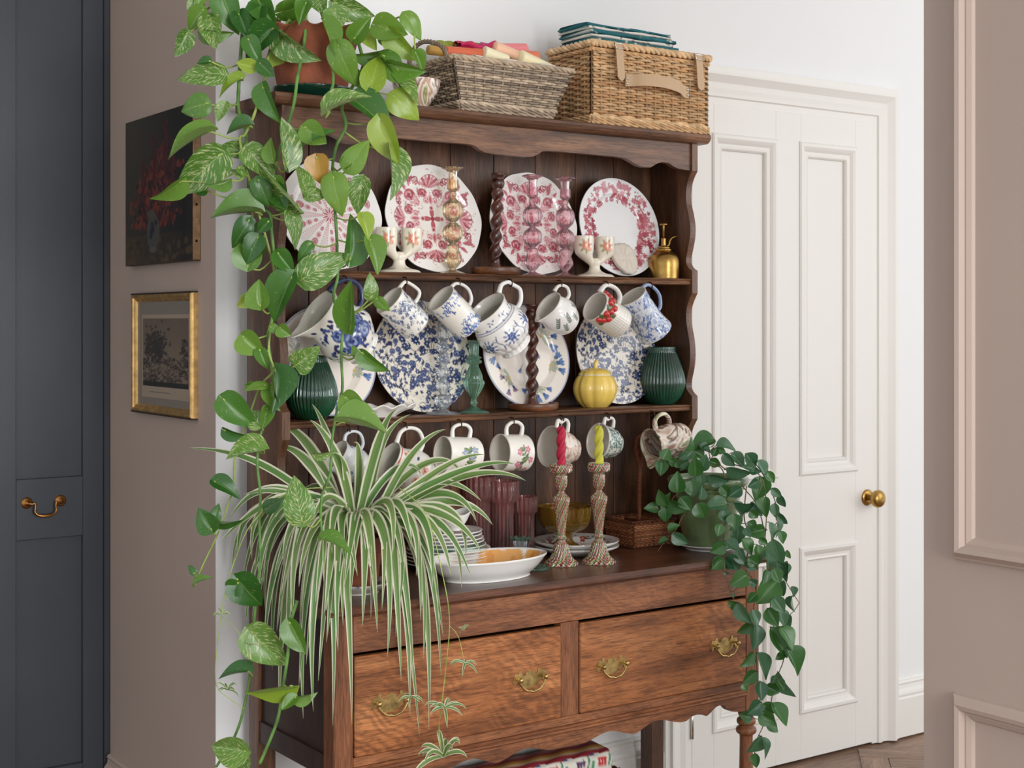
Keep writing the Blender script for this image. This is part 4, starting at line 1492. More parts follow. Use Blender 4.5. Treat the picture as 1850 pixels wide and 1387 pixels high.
ball_rows = [(830, 190), (826, 196), (818, 150), (806, 70), (794, 40), (780, 66), (745, 116), (715, 112), (680, 88), (650, 82), (630, 74), (622, 40), (612, 62), (585, 120), (548, 138), (510, 124), (482, 66), (472, 40), (462, 70), (430, 124), (388, 140), (345, 122), (318, 62), (300, 34), (290, 46), (278, 52), (268, 38), (252, 60), (238, 78), (180, 76), (125, 76), (112, 100), (104, 146), (97, 150), (95, 144)]
def ball_stick(label, px, Y, mat, h):
    t = stand('glass_candlestick', label, 'candlestick', px, Y, ZS1)
    pr = pxprof(ball_rows, 830, h / 735)
    lathe(spline(pr[:-5], 150), 72, ribbed(18, .022)).build('stem', M[mat], t)
    top = pr[-5:]
    lathe(spline([top[0]] + top[1:] + [(top[-1][0] * .55, top[-1][1]), (pr[-6][0] * .8, pr[-6][1] + .002), (pr[-7][0] * .8, pr[-7][1]), (.002, pr[-8][1])], 40), 72, ribbed(18, .02)).build('socket', M[mat], t)
    return t
ball_stick('amber lustre glass candlestick with two globes', 818, 3.060, 'g_amber', .268)
ball_stick('pink glass candlestick nearer the twisted wooden one', 962, 3.060, 'g_pink', .262)
ball_stick('pink glass candlestick beside the right egg cup', 1021, 3.055, 'g_pink', .262)

def twist_stick(label, dlabel, px, Y, z, h, dish_r, lean):
    d = stand('wooden_dish', dlabel, 'dish', px, Y, z)
    lathe(spline([(.004, .002), (dish_r * .8, .0), (dish_r * .96, .004), (dish_r, .011), (dish_r * .99, .018), (dish_r * .95, .019), (dish_r * .92, .012), (dish_r * .85, .008), (.004, .008)], 60), 64).build('dish_body', M['dish_wood'], d)
    t = thing('twisted_candlestick', label, 'candlestick', (d.location[0] - .004, Y, z + .0085))
    t.rotation_euler = (0, lean, 0)
    u = h / 670.0
    base = spline([(.001, 0), (50 * u, 0), (52 * u, 8 * u), (44 * u, 30 * u), (34 * u, 52 * u), (30 * u, 66 * u)], 24)
    lathe(base, 40).build('foot', M['twist_wood'], t)
    zz = np.linspace(60 * u, 572 * u, 110)
    r0 = 33 * u
    def mod(T, Z, R):
        ph = T - (Z - zz[0]) / (zz[-1] - zz[0]) * 2 * PI * 2.6
        e = np.clip((Z - zz[0]) / (40 * u), 0, 1) * np.clip((zz[-1] - Z) / (40 * u), 0, 1)
        return R * (1 + e * (.26 * np.cos(2 * ph) + .05 * np.cos(4 * ph)))
    lathe([(r0, z_) for z_ in zz], 48, mod).build('twist', M['twist_wood'], t)
    cup = spline([(32 * u, 566 * u), (40 * u, 580 * u), (46 * u, 600 * u), (44 * u, 618 * u), (36 * u, 632 * u), (40 * u, 646 * u), (48 * u, 660 * u), (48 * u, 669 * u), (42 * u, 670 * u), (30 * u, 668 * u), (28 * u, 640 * u), (.001, 638 * u)], 44)
    lathe(cup, 40).build('socket', M['twist_wood'], t)
twist_stick('dark barley-twist wooden candlestick on the upper shelf', 'round turned wooden dish under the upper twisted candlestick', 896, 3.058, ZS1, .252, .063, .045)
twist_stick('dark barley-twist wooden candlestick on the lower shelf', 'round wooden dish under the lower twisted candlestick', 963.5, 3.066, ZS2, .268, .067, .0)

# double egg cups
def egg_cup(label, px, Y):
    t = stand('double_egg_cup', label, 'egg cup', px, Y, ZS1)
    c = Cv(200, 100, (240, 231, 212), True)
    for x0 in (136,):
        for i in range(7):
            c.leaf(x0, 72, 26, 8, i * .9 + .3, (150, 158, 110))
        c.flower(x0, 74, 16, 6, (226, 138, 112), (244, 214, 150), .2, (206, 96, 78))
        c.flower(x0 + 12, 62, 9, 5, (232, 160, 136), (244, 214, 150), .5)
    for s in (-1, 1):
        P = spline([(.008, .026), (.011, .036), (.018, .050), (.0245, .066), (.0265, .085), (.0262, .108), (.0255, .1095), (.024, .108), (.0237, .085), (.016, .066), (.002, .060)], 60)
        g = lathe(P, 72, None, lambda T, D: c.sample(T / (2 * PI) * 200, np.clip(D / .55, 0, 1) * 100))
        V = g.V[0]
        f = np.clip((V[:, 2] - .024) / .040, 0, 1)
        V[:, 0] += s * (.004 + .0315 * (f * f * (3 - 2 * f)))
        g.build('cup', M['glaze'], t)
    g = lathe(spline([(.001, .0), (.050, .0), (.052, .003), (.046, .007), (.030, .011), (.018, .018), (.0145, .028), (.017, .040), (.012, .050), (.001, .053)], 50), 64, None, None)
    g.C[0][:] = lin((240, 231, 212))
    g.build('pedestal', M['glaze'], t)
egg_cup('cream double egg cup with roses left of the amber candlestick', 721, 3.064)
egg_cup('cream double egg cup with roses left of the plaster disc', 1074, 3.060)

# plaster imprint leaning on the vine plate
g = Geo()
n, rr = 64, 8
th = np.arange(n) * 2 * PI / n
edge = .046 * (1 + .10 * np.cos(2 * th + .5) + .05 * np.sin(3 * th) + .02 * RNG.normal(0, 1, n))
rows = []
for k in range(rr):
    f = (k + .02) / (rr - 1)
    rows.append(np.stack([edge * f * np.cos(th) * .82, edge * f * np.sin(th) * 1.12, np.full(n, .012) + .0016 * np.sin(7 * th + 4 * f) * f * (1 - f) * 4 - .003 * f ** 6], -1))
rows.append(np.stack([edge * .97 * np.cos(th) * .82, edge * .97 * np.sin(th) * 1.12, np.zeros(n)], -1))
g.add(np.concatenate(rows), [quads(n, rr + 1), np.arange(n)[::-1][None, :]])
o = g.build('plaster_disc', M['plaster'])
b = math.radians(20)
up = np.array([-.25, math.sin(b), math.cos(b)])
nr = np.array([0, -math.cos(b), math.sin(b)])
pd = at(1127, 470, 3.085)
o.matrix_world = Matrix(frame((pd[0], 3.087, ZS1 + .053), np.cross(up, nr), np.cross(nr, np.cross(up, nr)), nr).tolist())
tag(o, 'rough white plaster imprint leaning against the vine leaf plate', 'plaster disc')

# brass mister
t = stand('brass_mister', 'small brass plant mister at the right end of the upper shelf', 'plant mister', 1199, 3.066, ZS1)
lathe(spline([(.001, 0), (.041, 0), (.043, .003), (.0435, .03), (.043, .050), (.038, .064), (.026, .074), (.020, .078)], 40), 56).build('body', M['brass'], t)
lathe(spline([(.020, .077), (.022, .079), (.022, .083), (.018, .085), (.018, .089), (.010, .092), (.007, .094), (.007, .112), (.005, .114), (.001, .115)], 40), 40).build('collar', M['brass'], t)
tube([(0, 0, .110), (0, 0, .150), (0, 0, .152)], .0028, 10).build('plunger', M['brass'], t)
lathe(spline([(.001, .149), (.010, .150), (.011, .153), (.009, .155), (.001, .156)], 16), 24).build('thumb_rest', M['brass'], t)
tube(spline([(.004, -.004, .090), (.014, -.006, .096), (.018, -.006, .108), (.026, -.007, .116), (.037, -.008, .119), (.044, -.008, .121)], 20), .0030, 10).build('spout', M['brass'], t)

# emerald ribbed vases
def ribbed_vase(label, px, Y, mat, sc):
    t = stand('ribbed_vase', label, 'vase', px, Y, ZS2)
    pr = [(.001, 0), (.028, 0), (.036, .004), (.050, .022), (.059, .046), (.0605, .062), (.056, .086), (.047, .112), (.040, .130), (.0375, .136), (.0378, .149), (.0365, .151)]
    def mod(T, Z, R):
        e = np.clip(Z / .02, 0, 1) * np.clip((.142 * sc - Z) / .01, .25, 1)
        return R * (1 + .032 * e * (np.abs(np.cos(20 * T)) - .5) * 2)
    lathe(spline([(r * sc, z * sc) for r, z in pr], 70), 240, mod).build('body', M[mat], t)
    lathe([(.0365 * sc, .151 * sc), (.034 * sc, .150 * sc), (.034 * sc, .13 * sc), (.05 * sc, .06 * sc), (.03 * sc, .01 * sc), (.001, .008 * sc)], 60).build('inner_wall', M[mat], t)
ribbed_vase('emerald ribbed vase at the left end of the lower shelf', 563, 3.078, 'green_glaze', 1.0)
ribbed_vase('bottle-green ribbed vase at the right end of the lower shelf', 1196, 3.085, 'bottle_glaze', 1.07)

# yellow pumpkin jar
t = stand('pumpkin_jar', 'yellow glazed pumpkin jar with a lid', 'jar', 1075, 3.078, ZS2)
pk = lambda T, Z, R: R * (1 - .075 * np.abs(np.cos(4 * T)) ** 5 * np.clip(R / .04, 0, 1))
lathe(spline([(.001, .001), (.030, 0), (.038, .004), (.052, .020), (.0605, .044), (.059, .064), (.051, .081), (.045, .087)], 50), 160, pk).build('body', M['yellow_china'], t)
lathe(spline([(.0448, .0868), (.0462, .0885), (.0450, .0895)], 6), 120, pk).build('lid_seam', M['white_china'], t)
lathe(spline([(.0450, .0896), (.044, .093), (.034, .101), (.016, .106), (.001, .103)], 24), 160, pk).build('lid', M['yellow_china'], t)
tube(spline([(0, 0, .101), (.002, 0, .110), (.001, 0, .118), (.007, 0, .127)], 14), np.linspace(.007, .0048, 14), 10).build('stalk', M['yellow_china'], t)

# clear and green glass candlesticks
u = .000362
t = stand('glass_candlestick', 'clear ribbed glass candlestick of stacked globes', 'candlestick', 800.5, 3.058, ZS2)
rows = [(1000, 240), (996, 244), (985, 180), (975, 90), (965, 50), (950, 80), (912, 120), (878, 96), (862, 46), (850, 52), (805, 102), (766, 60), (756, 42), (746, 54), (712, 94), (676, 56), (666, 40), (656, 54), (620, 90), (584, 52), (576, 38), (566, 50), (540, 84), (506, 50), (498, 36), (480, 60), (470, 76), (380, 74), (345, 76), (335, 96), (330, 92)]
lathe(spline(pxprof(rows, 1000, u), 170), 72, ribbed(18, .025)).build('stem', M['g_clear'], t)
t = stand('glass_candlestick', 'sea-green glass candlestick with a beaded ring', 'candlestick', 856, 3.056, ZS2)
rows = [(985, 212), (981, 218), (968, 170), (955, 90), (942, 46), (930, 36), (915, 54), (900, 38), (880, 44), (840, 92), (806, 128), (796, 134), (786, 144), (774, 148), (762, 142), (750, 124), (720, 116), (690, 92), (660, 66), (646, 66), (636, 96), (626, 108), (616, 100), (608, 74), (602, 98), (596, 106), (590, 92), (580, 70), (520, 70), (484, 74), (476, 84), (474, 78)]
lathe(spline(pxprof(rows, 985, u), 170), 80, ribbed(20, .03)).build('stem', M['g_green'], t)

# leaf-moulded dish in front of the chintz plate
t = stand('leaf_dish', 'shallow scalloped white dish with painted fruit', 'dish', 688, 3.062, ZS2, None, .05)
def wav(T, Z, R):
    f = np.clip((R - .045) / .045, 0, 1)
    return R * (1 + .045 * f * np.cos(11 * T)), Z + .004 * f * np.cos(11 * T + .6)
c = Cv(300, 100, (238, 234, 226), True)
for x0 in (60, 95, 160, 235, 285):
    c.flower(x0, 86, 9, 5, (196, 92, 74), (226, 178, 70), x0, (120, 66, 92))
    c.leaf(x0 + 10, 82, 12, 6, 1.0, (120, 140, 90))
P = spline([(.001, .001), (.040, .0), (.046, .003), (.066, .014), (.090, .022), (.098, .025), (.097, .0275), (.088, .026), (.064, .018), (.044, .007), (.001, .005)], 60)
g = lathe(P, 132, wav, lambda T, D: c.sample(T / (2 * PI) * 300, np.clip((D - .40) / .2, 0, 1) * 100))
g.V[0][:, 1] *= .42
g.build('dish_body', M['glaze'], t)
# ------------------------------------------------------------------ things on the worktop
def onw(name, label, cat, px, Y, group=None, z=ZW, rot=0.0):
    p = at(px, 900, Y)
    t = thing(name, label, cat, (p[0], Y, z), None, group)
    t.rotation_euler = (0, 0, rot)
    return t

# stack of plates
c0 = at(808, 900, 3.065)
zz = ZW + .0005
stack = [(.108, (226, 232, 216), (110, 138, 104)), (.104, (238, 236, 226), (214, 160, 162)), (.106, (238, 234, 226), (210, 154, 158)), (.103, (240, 236, 228), (212, 158, 160)),
         (.106, (236, 236, 228), (210, 200, 180)), (.098, (200, 222, 206), (60, 120, 88)), (.094, (240, 240, 236), (230, 226, 218)), (.092, (242, 240, 236), (226, 222, 214)), (.090, (240, 240, 236), (230, 226, 218)), (.088, (242, 240, 236), (226, 220, 214))]
names = ['lowest plate of the stack, edged pale green', 'plate second from the bottom of the stack, rim lined rose', 'plate third from the bottom of the stack, rim lined rose', 'plate fourth from the bottom of the stack, rim lined rose',
         'broad cream plate at the middle of the stack', 'green-edged plate above the middle of the stack', 'small white plate fourth from the top of the stack', 'small white plate third from the top of the stack', 'small white plate second from the top of the stack', 'small white plate on top of the stack']
for i, ((R, cl, ed), lb) in enumerate(zip(stack, names)):
    def cf(T, D, cl=cl, ed=ed):
        k = (np.abs(D - .54) < .018)[..., None]
        return np.where(k, lin(ed), lin(cl))
    P = [(.002, .002), (R * .58, .002), (R * .60, 0), (R * .63, .0005), (R * .72, .006), (R, .0165), (R * 1.003, .018), (R * .99, .0188), (R * .72, .009), (R * .6, .005), (.002, .005)]
    g = lathe(dense(P, .008), 96, None, cf)
    o = g.build('plate', M['glaze'])
    o.location = (c0[0] + random.uniform(-.003, .003), 3.065 + random.uniform(-.003, .003), zz)
    tag(o, lb, 'plate', 'plates stacked on the worktop')
    zz += .0084 if i not in (4, 5) else .0095
zz += .006
t = thing('sauce_boat', 'little white sauce boat on top of the plate stack', 'sauce boat', (c0[0] + .02, 3.06, zz))
def boat(T, Z, R):
    f = np.clip(Z / .04, 0, 1)
    R2 = R * (1 + .35 * f * np.cos(T) ** 2)
    return R2, Z + .014 * f * np.cos(T) ** 2
lathe(spline([(.016, 0), (.018, .002), (.016, .005), (.026, .018), (.032, .034), (.034, .040), (.032, .041), (.029, .034), (.02, .014), (.002, .009)], 40), 60, boat).build('body', M['white_china'], t)
ear([(-.040, .044), (-.054, .046), (-.060, .032), (-.046, .018), (-.030, .016)], .0028, (240, 238, 232)).build('handle', M['glaze'], t)

# mauve glass vases
def mauve(label, px, Y, h, r, R):
    t = onw('fluted_vase', label, 'vase', px, Y)
    pr = [(.001, .0015), (r * .98, 0), (r * 1.03, .003), (r, .01), (r * .96, h * .4), (r, h * .70), (R * .92, h * .735), (R * .99, h * .78), (R, h * .86), (R * .98, h * .96), (R * 1.0, h), (R * .93, h)]
    lathe(spline(pr, 90), 110, ribbed(18, .06)).build('outer_wall', M['g_mauve'], t)
    lathe([(R * .93, h), (R * .88, h * .8), (r * .84, h * .7), (r * .82, .012), (.001, .010)], 60).build('inner_wall', M['g_mauve'], t)
mauve('mauve fluted glass vase at the back left of its group', 866, 3.146, .212, .029, .041)
mauve('tallest mauve fluted glass vase, in the middle of its group', 907, 3.118, .200, .030, .0435)
mauve('shortest mauve fluted glass vase, right of its group', 947, 3.108, .156, .0265, .0345)
t = onw('bud_vase', 'small clear glass vase with a frilled green rim', 'vase', 940, 3.028)
lathe(spline([(.001, .001), (.020, 0), (.021, .003), (.017, .010), (.0165, .03), (.0175, .05), (.019, .056)], 40), 72, ribbed(16, .03)).build('body', M['g_clear'], t)
fr = lambda T, Z, R: (R, Z + .003 * np.clip((R - .018) / .008, 0, 1) * np.cos(9 * T))
lathe(spline([(.019, .056), (.024, .059), (.0275, .060), (.027, .062), (.022, .060), (.017, .056)], 20), 90, fr).build('frilled_rim', M['g_green'], t)

# oval dish with orange brush stripes
t = onw('oval_dish', 'white oval dish with orange brush stripes inside', 'dish', 881, 2.895, None, ZW, .05)
cv = Cv(360, 220, (240, 238, 234))
for (pts, w) in (([(30, 120), (120, 70), (215, 60), (250, 30)], 20), ([(60, 190), (150, 150), (240, 130), (300, 60)], 16), ([(270, 170), (300, 130), (335, 100)], 13), ([(315, 190), (340, 150)], 9)):
    cv.curve(pts, w * 1.7, (230, 170, 96), 40)
    cv.curve(pts, w * .5, (222, 150, 74), 40)
def ovl(a, b, prof, colf=None):
    g = lathe(prof, 120)
    V = g.V[0]
    if colf:
        g.C[0] = colf(V)
    V[:, 0] *= a
    V[:, 1] *= b
    return g
A, B = .166, .098
outer = spline([(.02, .0008), (.66, 0), (.70, .003), (.73, .008), (.86, .024), (.97, .043), (1.0, .048), (1.004, .051), (.985, .0525), (.94, .049)], 40)
inner = spline([(.94, .049), (.84, .030), (.72, .012), (.62, .008), (.01, .008)], 40)
g = ovl(A, B, outer)
g.C[0][:] = lin((240, 237, 232))
g.geo(ovl(A, B, inner, lambda V: cv.sample(180 + V[:, 0] * 175, 110 - V[:, 1] * 105)))
g.build('dish_body', M['glaze'], t)

# green glass plate just showing beneath the oval dish
t = onw('glass_coaster', 'green glass coaster edge peeping out behind the oval dish', 'coaster', 962, 2.925)
lathe(spline([(.001, 0), (.036, 0), (.041, .003), (.042, .006), (.038, .005), (.001, .003)], 24), 60, ribbed(14, .03)).build('coaster_body', M['g_green'], t)

# two plates and the amber bowl
cz2 = Cv(400, 400, (240, 236, 230))
for k in range(9):
    a = k * .7
    x, y = 200 + 140 * math.cos(a), 200 + 140 * math.sin(a)
    cz2.flower(x, y, 17, 5, (190, 66, 58), (240, 220, 150), a, (140, 40, 40))
    for s in (-1, 0, 1):
        x2, y2 = 200 + 150 * math.cos(a + .3 + s * .1), 200 + 150 * math.sin(a + .3 + s * .1)
        cz2.leaf(x2, y2, 22, 9, a + s, (70, 88, 70) if s else (60, 70, 110))
        cz2.curve([(x, y), ((x + x2) / 2, (y + y2) / 2 + 5), (x2, y2)], 1.4, (80, 90, 76), 8)
for i, lb in enumerate(('lower of the two cream plates under the amber bowl', 'upper cream plate with red flowers under the amber bowl')):
    g = plate_geo(.114, cz2, .6, .085, None, 160)
    o = g.build('plate', M['glaze'])
    p = at(1041, 900, 3.055)
    o.location = (p[0], 3.055, ZW + .0005 + i * .0125)
    tag(o, lb, 'plate', 'two cream plates under the amber bowl')
t = onw('glass_bowl', 'amber pressed glass footed bowl on the cream plates', 'bowl', 1020, 3.068, None, ZW + .0215)
lathe(spline([(.001, .001), (.036, 0), (.037, .004), (.024, .012), (.020, .026), (.028, .036), (.052, .046), (.068, .064), (.073, .090), (.0745, .106)], 60), 120, lambda T, Z, R: (R * (1 + .014 * np.cos(12 * T)), Z + .002 * np.cos(24 * T) * np.clip((Z - .09) / .016, 0, 1))).build('outer_wall', M['g_bowl'], t)
lathe(spline([(.0745, .106), (.071, .106), (.069, .090), (.062, .066), (.04, .05), (.001, .046)], 30), 90).build('inner_wall', M['g_bowl'], t)

# streaked glass candlesticks with twisted candles
def streaked(label, clabel, px, Y, ccol):
    t = onw('streaked_candlestick', label, 'candlestick', px, Y)
    h = .256
    pr = [(.001, .0), (.040, 0), (.042, .003), (.039, .008), (.030, .016), (.023, .028), (.0195, .042), (.017, .052), (.011, .058), (.0095, .064), (.0135, .068), (.0105, .073), (.0105, .082), (.013, .110), (.0165, .138), (.0205, .160), (.0200, .170), (.012, .179), (.0075, .186), (.0105, .192), (.0135, .198), (.0150, .212), (.0150, .225), (.0135, .231), (.0255, .235), (.0275, .242), (.0275, .252), (.025, .256)]
    def mod(T, Z, R):
        return R * (1 + .045 * np.cos(20 * T - Z * 180))
    pal = [lin(c_) for c_ in ((150, 40, 46), (196, 200, 150), (84, 122, 40), (84, 30, 32), (170, 50, 54), (56, 40, 34), (126, 158, 70), (176, 74, 76))]
    def cf(T, D):
        ph = T * 40 / (2 * PI) - D * 52
        i = np.floor(ph).astype(int)
        f = ph - np.floor(ph)
        a = np.array(pal)[(i * 5 + 3) % 8]
        b = np.array(pal)[(i * 3 + 1) % 8]
        c3 = np.where((f < .55)[..., None], a, b)
        q = T * 22 / (2 * PI) + D * 30
        return np.where(((q - np.floor(q)) < .10)[..., None], lin((236, 230, 222)), c3)
    lathe(spline(pr, 240), 260, mod, cf).build('stem', M['glossattr'], t)
    lathe([(.025, .256), (.0125, .2555), (.0115, .240), (.001, .239)], 40).build('socket', M['glossattr'], t)
    cd = thing('candle', clabel, 'candle', (t.location[0], Y, ZW + .2395))
    hh = .112
    z_ = np.linspace(0, hh, 90)
    rad = np.where(z_ < hh * .93, .0102, .0102 - .004 * (z_ - hh * .93) / (hh * .07))
    g = lathe(np.stack([rad, z_], -1), 48, lambda T, Z, R: R * (1 + .22 * np.cos(3 * (T - Z * 62)) * np.clip(Z / .012, 0, 1)), None, None, True, True)
    g.C[0][:] = lin(ccol)
    g.build('wax', M['wax'], cd)
    tube([(0, 0, hh - .002), (.001, 0, hh + .004), (.003, 0, hh + .007)], .0009, 6, None, False, lin((222, 212, 190))).build('wick', M['wax'], cd)
streaked('red and green streaked glass candlestick holding the pink candle', 'raspberry pink twisted candle in streaked glass', 1014, 2.936, (188, 34, 66))
streaked('red and green streaked glass candlestick holding the yellow candle', 'yellow-green twisted candle in streaked glass', 1082, 2.902, (206, 202, 70))

# ------------------------------------------------------------------ woven willow
def weave(g, P, nst, rows, rr, rs, cols, amp, rowcol=None, seed=0, stakes=True):
    """P = 4 corners of a face (bottom left, bottom right, top right, top left), outward normal by right-hand rule"""
    rg = np.random.default_rng(seed)
    a, b, c_, d = [np.asarray(p, float) for p in P]
    nrm = np.cross(b - a, d - a)
    nrm /= np.linalg.norm(nrm)
    def pt(u, v):
        return (a * (1 - u) + b * u) * (1 - v) + (d * (1 - u) + c_ * u) * v
    if stakes:
        for k in range(nst + 1):
            u = k / nst
            pts = [pt(u, v) for v in np.linspace(0, 1, 5)]
            tube(pts, rs, 6, g, False, lin(cols[0]) * rg.uniform(.6, .8))
    m = nst * 6 + 1
    us = np.linspace(0, 1, m)
    for r in range(rows):
        v = (r + .5) / rows
        ph = PI * (r % 2)
        pts = []
        for u in us:
            w = math.cos(PI * u * nst + ph)
            pts.append(pt(u, v) + nrm * (w * amp + rg.normal(0, amp * .04)))
        cl = lin(cols[rg.integers(0, len(cols))]) * rg.uniform(.75, 1.12)
        cc = np.repeat((np.ones((m, 1)) * cl), 6, 0)
        cc *= np.repeat(.85 + .3 * rg.random((m, 1)), 6, 0)
        tube(pts, rr * rg.uniform(.9, 1.08), 6, g, False, cc, False)

def braid(g, pts, r, col, turns, strands=3, seed=0, spread=.9):
    P = spline(pts, max(30, int(turns * 14)))
    T = np.gradient(P, axis=0)
    T /= np.linalg.norm(T, axis=1)[:, None] + 1e-9
    up = np.array([0, 0, 1.0])
    rg = np.random.default_rng(seed)
    for s in range(strands):
        out = []
        for i in range(len(P)):
            n1 = np.cross(T[i], up)
            if np.linalg.norm(n1) < .2:
                n1 = np.cross(T[i], [0, 1.0, 0])
            n1 /= np.linalg.norm(n1)
            n2 = np.cross(T[i], n1)
            a = 2 * PI * (turns * i / len(P) + s / strands)
            out.append(P[i] + r * spread * (math.cos(a) * n1 + math.sin(a) * n2))
        tube(out, r, 6, g, False, lin(col) * rg.uniform(.8, 1.15))

# rattan caddy with a looped handle
CX0, CX1, CYa, CYb, CH_ = 2.520, 2.662, 3.022, 3.145, .072
t = thing('rattan_caddy', 'dark rattan caddy with an upright looped handle', 'basket', ((CX0 + CX1) / 2, (CYa + CYb) / 2, ZW))
o_ = np.array([(CX0 + CX1) / 2, (CYa + CYb) / 2, 0])
fx, fy = (CX1 - CX0) / 2, (CYb - CYa) / 2
rc = [(176, 112, 72), (150, 90, 56), (192, 128, 84)]
def four(fx0, fy0, z0, fx1, fy1, z1):
    b = [(-fx0, -fy0, z0), (fx0, -fy0, z0), (fx0, fy0, z0), (-fx0, fy0, z0)]
    u_ = [(-fx1, -fy1, z1), (fx1, -fy1, z1), (fx1, fy1, z1), (-fx1, fy1, z1)]
    return [(b[i], b[(i + 1) % 4], u_[(i + 1) % 4], u_[i]) for i in range(4)]
for i, P in enumerate(four(fx - .004, fy - .004, .004, fx + .003, fy + .003, CH_)):
    g = Geo()
    weave(g, P, 18 if i % 2 == 0 else 15, 14, .0025, .0016, rc, .0016, seed=i)
    g.build('woven_side', M['wicker'], t)
g = Geo()
for zc, q in ((CH_, .004), (.004, -.003)):
    cs = [(-fx - q, -fy - q, zc), (fx + q, -fy - q, zc), (fx + q, fy + q, zc), (-fx - q, fy + q, zc), (-fx - q, -fy - q, zc)]
    for a_, b_ in zip(cs[:-1], cs[1:]):
        braid(g, [a_, (np.array(a_) + np.array(b_)) / 2, b_], .0026, (104, 56, 32), 9, 2)
g.build('braided_border', M['wicker'], t)
box((-fx, -fy, .001), (fx, fy, .006), .001, None, lin((86, 48, 28))).build('base', M['wicker'], t, False)
g = Geo()
box((-.003, -fy, .006), (.003, fy, CH_ - .004), .001, g, lin((96, 52, 30)))
g.build('partition', M['wicker'], t, False)
g = Geo()
hp_ = spline([(0, 0, .03), (0, 0, .16), (0, 0, .215), (-.006, 0, .240), (-.012, 0, .268), (-.008, 0, .292), (.004, 0, .300), (.014, 0, .288), (.014, 0, .264), (.006, 0, .236), (.003, 0, .215)], 120)
tube(hp_, .0062, 10, g, False, lin((132, 72, 42)))
zsp = np.linspace(0, 1, 900)
hx = np.array([np.interp(zsp * 119, np.arange(120), hp_[:, k]) for k in range(3)]).T
ang = zsp * 2 * PI * 75
tube(hx + np.stack([np.cos(ang), np.sin(ang), 0 * ang], -1) * .0062, .0013, 5, g, False, lin((126, 70, 42)))
g.build('handle', M['wicker'], t)
# ------------------------------------------------------------------ things on top of the dresser
ZT = ZTOP + .0005
# tan willow hamper with leather straps
HX0, HX1, HY0, HY1, HH = 2.350, 2.770, 2.992, 3.182, .222
ho = np.array([(HX0 + HX1) / 2, (HY0 + HY1) / 2, ZT])
ham = thing('willow_hamper', 'honey-coloured willow hamper with pale leather straps', 'hamper', ho)
hx, hy = (HX1 - HX0) / 2, (HY1 - HY0) / 2
tan = [(220, 180, 132), (206, 164, 116), (228, 192, 146), (196, 150, 102)]
for i, P in enumerate(four(hx - .006, hy - .006, .022, hx - .006, hy - .006, HH - .028)):
    g = Geo()
    weave(g, P, 13 if i % 2 == 0 else 6, 24, .0040, .0034, tan, .0042, seed=20 + i)
    g.build('woven_side', M['wicker'], ham)
def rope_rect(g, x, y, z, r, col, per_m, strands=3, seed=0):
    cs = [(-x, -y, z), (x, -y, z), (x, y, z), (-x, y, z), (-x, -y, z)]
    for k, (a_, b_) in enumerate(zip(cs[:-1], cs[1:])):
        L = np.linalg.norm(np.array(b_) - np.array(a_))
        braid(g, [a_, (np.array(a_) + np.array(b_)) / 2, b_], r, col, L * per_m, strands, seed + k)
g = Geo()
for k, zc in enumerate((.004, .011, .018)):
    rope_rect(g, hx - .003 + .002 * (k == 0), hy - .003, zc, .0036, tan[k], 14, 3, k)
g.build('braided_foot', M['wicker'], ham)
box((-hx + .008, -hy + .008, .001), (hx - .008, hy - .008, .006), .001, None, lin((120, 84, 54))).build('base', M['wicker'], ham, False)
box((-hx + .012, -hy + .012, .007), (hx - .012, hy - .012, HH - .03), .001, None, lin((94, 62, 40))).build('lining', M['wicker'], ham, False)
g = Geo()
rope_rect(g, hx - .002, hy - .002, HH - .026, .0034, tan[1], 16, 3, 5)
g.build('braided_rim', M['wicker'], ham)
lid = Geo()
for P in ([(-hx, -hy, HH - .010), (hx, -hy, HH - .010), (hx, hy, HH - .010), (-hx, hy, HH - .010)],):
    weave(lid, P, 13, 26, .0038, .003, tan, .003, seed=31)
rope_rect(lid, hx + .001, hy + .001, HH - .010, .0055, tan[2], 20, 3, 9)
lid.build('lid', M['wicker'], ham)
# leather straps and handle
def strap(g, pts, w, th, side):
    """ribbon along pts (in local coords) with width direction side"""
    P = np.asarray(pts, float)
    s = np.asarray(side, float)
    T = np.gradient(P, axis=0)
    T /= np.linalg.norm(T, axis=1)[:, None]
    Nn = np.cross(T, s)
    Nn /= np.linalg.norm(Nn, axis=1)[:, None]
    w = np.broadcast_to(np.asarray(w, float), (len(P),))[:, None]
    A = [P - s * w / 2 - Nn * th / 2, P + s * w / 2 - Nn * th / 2, P + s * w / 2 + Nn * th / 2, P - s * w / 2 + Nn * th / 2]
    V = np.stack(A, 1).reshape(-1, 3)
    n = len(P)
    g.add(V, [quads(4, n), np.array([[3, 2, 1, 0]]), np.array([[4 * n - 4, 4 * n - 3, 4 * n - 2, 4 * n - 1]])])
    return g
for x in (-hx + .083, hx - .052):
    g = Geo()
    pts = [(x, -hy + .03, HH - .002), (x, -hy + .008, HH - .001), (x, -hy - .008, HH - .004), (x, -hy - .0135, HH - .016), (x + .004, -hy - .0135, HH - .05), (x + .008, -hy - .012, HH - .082), (x + .010, -hy - .011, HH - .098), (x + .011, -hy - .011, HH - .104)]
    strap(g, spline(pts, 30), np.concatenate([np.full(24, .024), np.linspace(.023, .003, 6)]), .0026, (1, 0, 0))
    st = g.build('leather_strap', M['leather'], ham, False)
    bk = tube([(x - .014, -hy - .012, HH - .006), (x + .014, -hy - .012, HH - .006), (x + .015, -hy - .017, HH - .020), (x - .013, -hy - .017, HH - .020)], .0016, 6, None, True)
    bk.build('buckle', M['stud'], st)
g = Geo()
ha, hb = -hx + .108, hx - .088
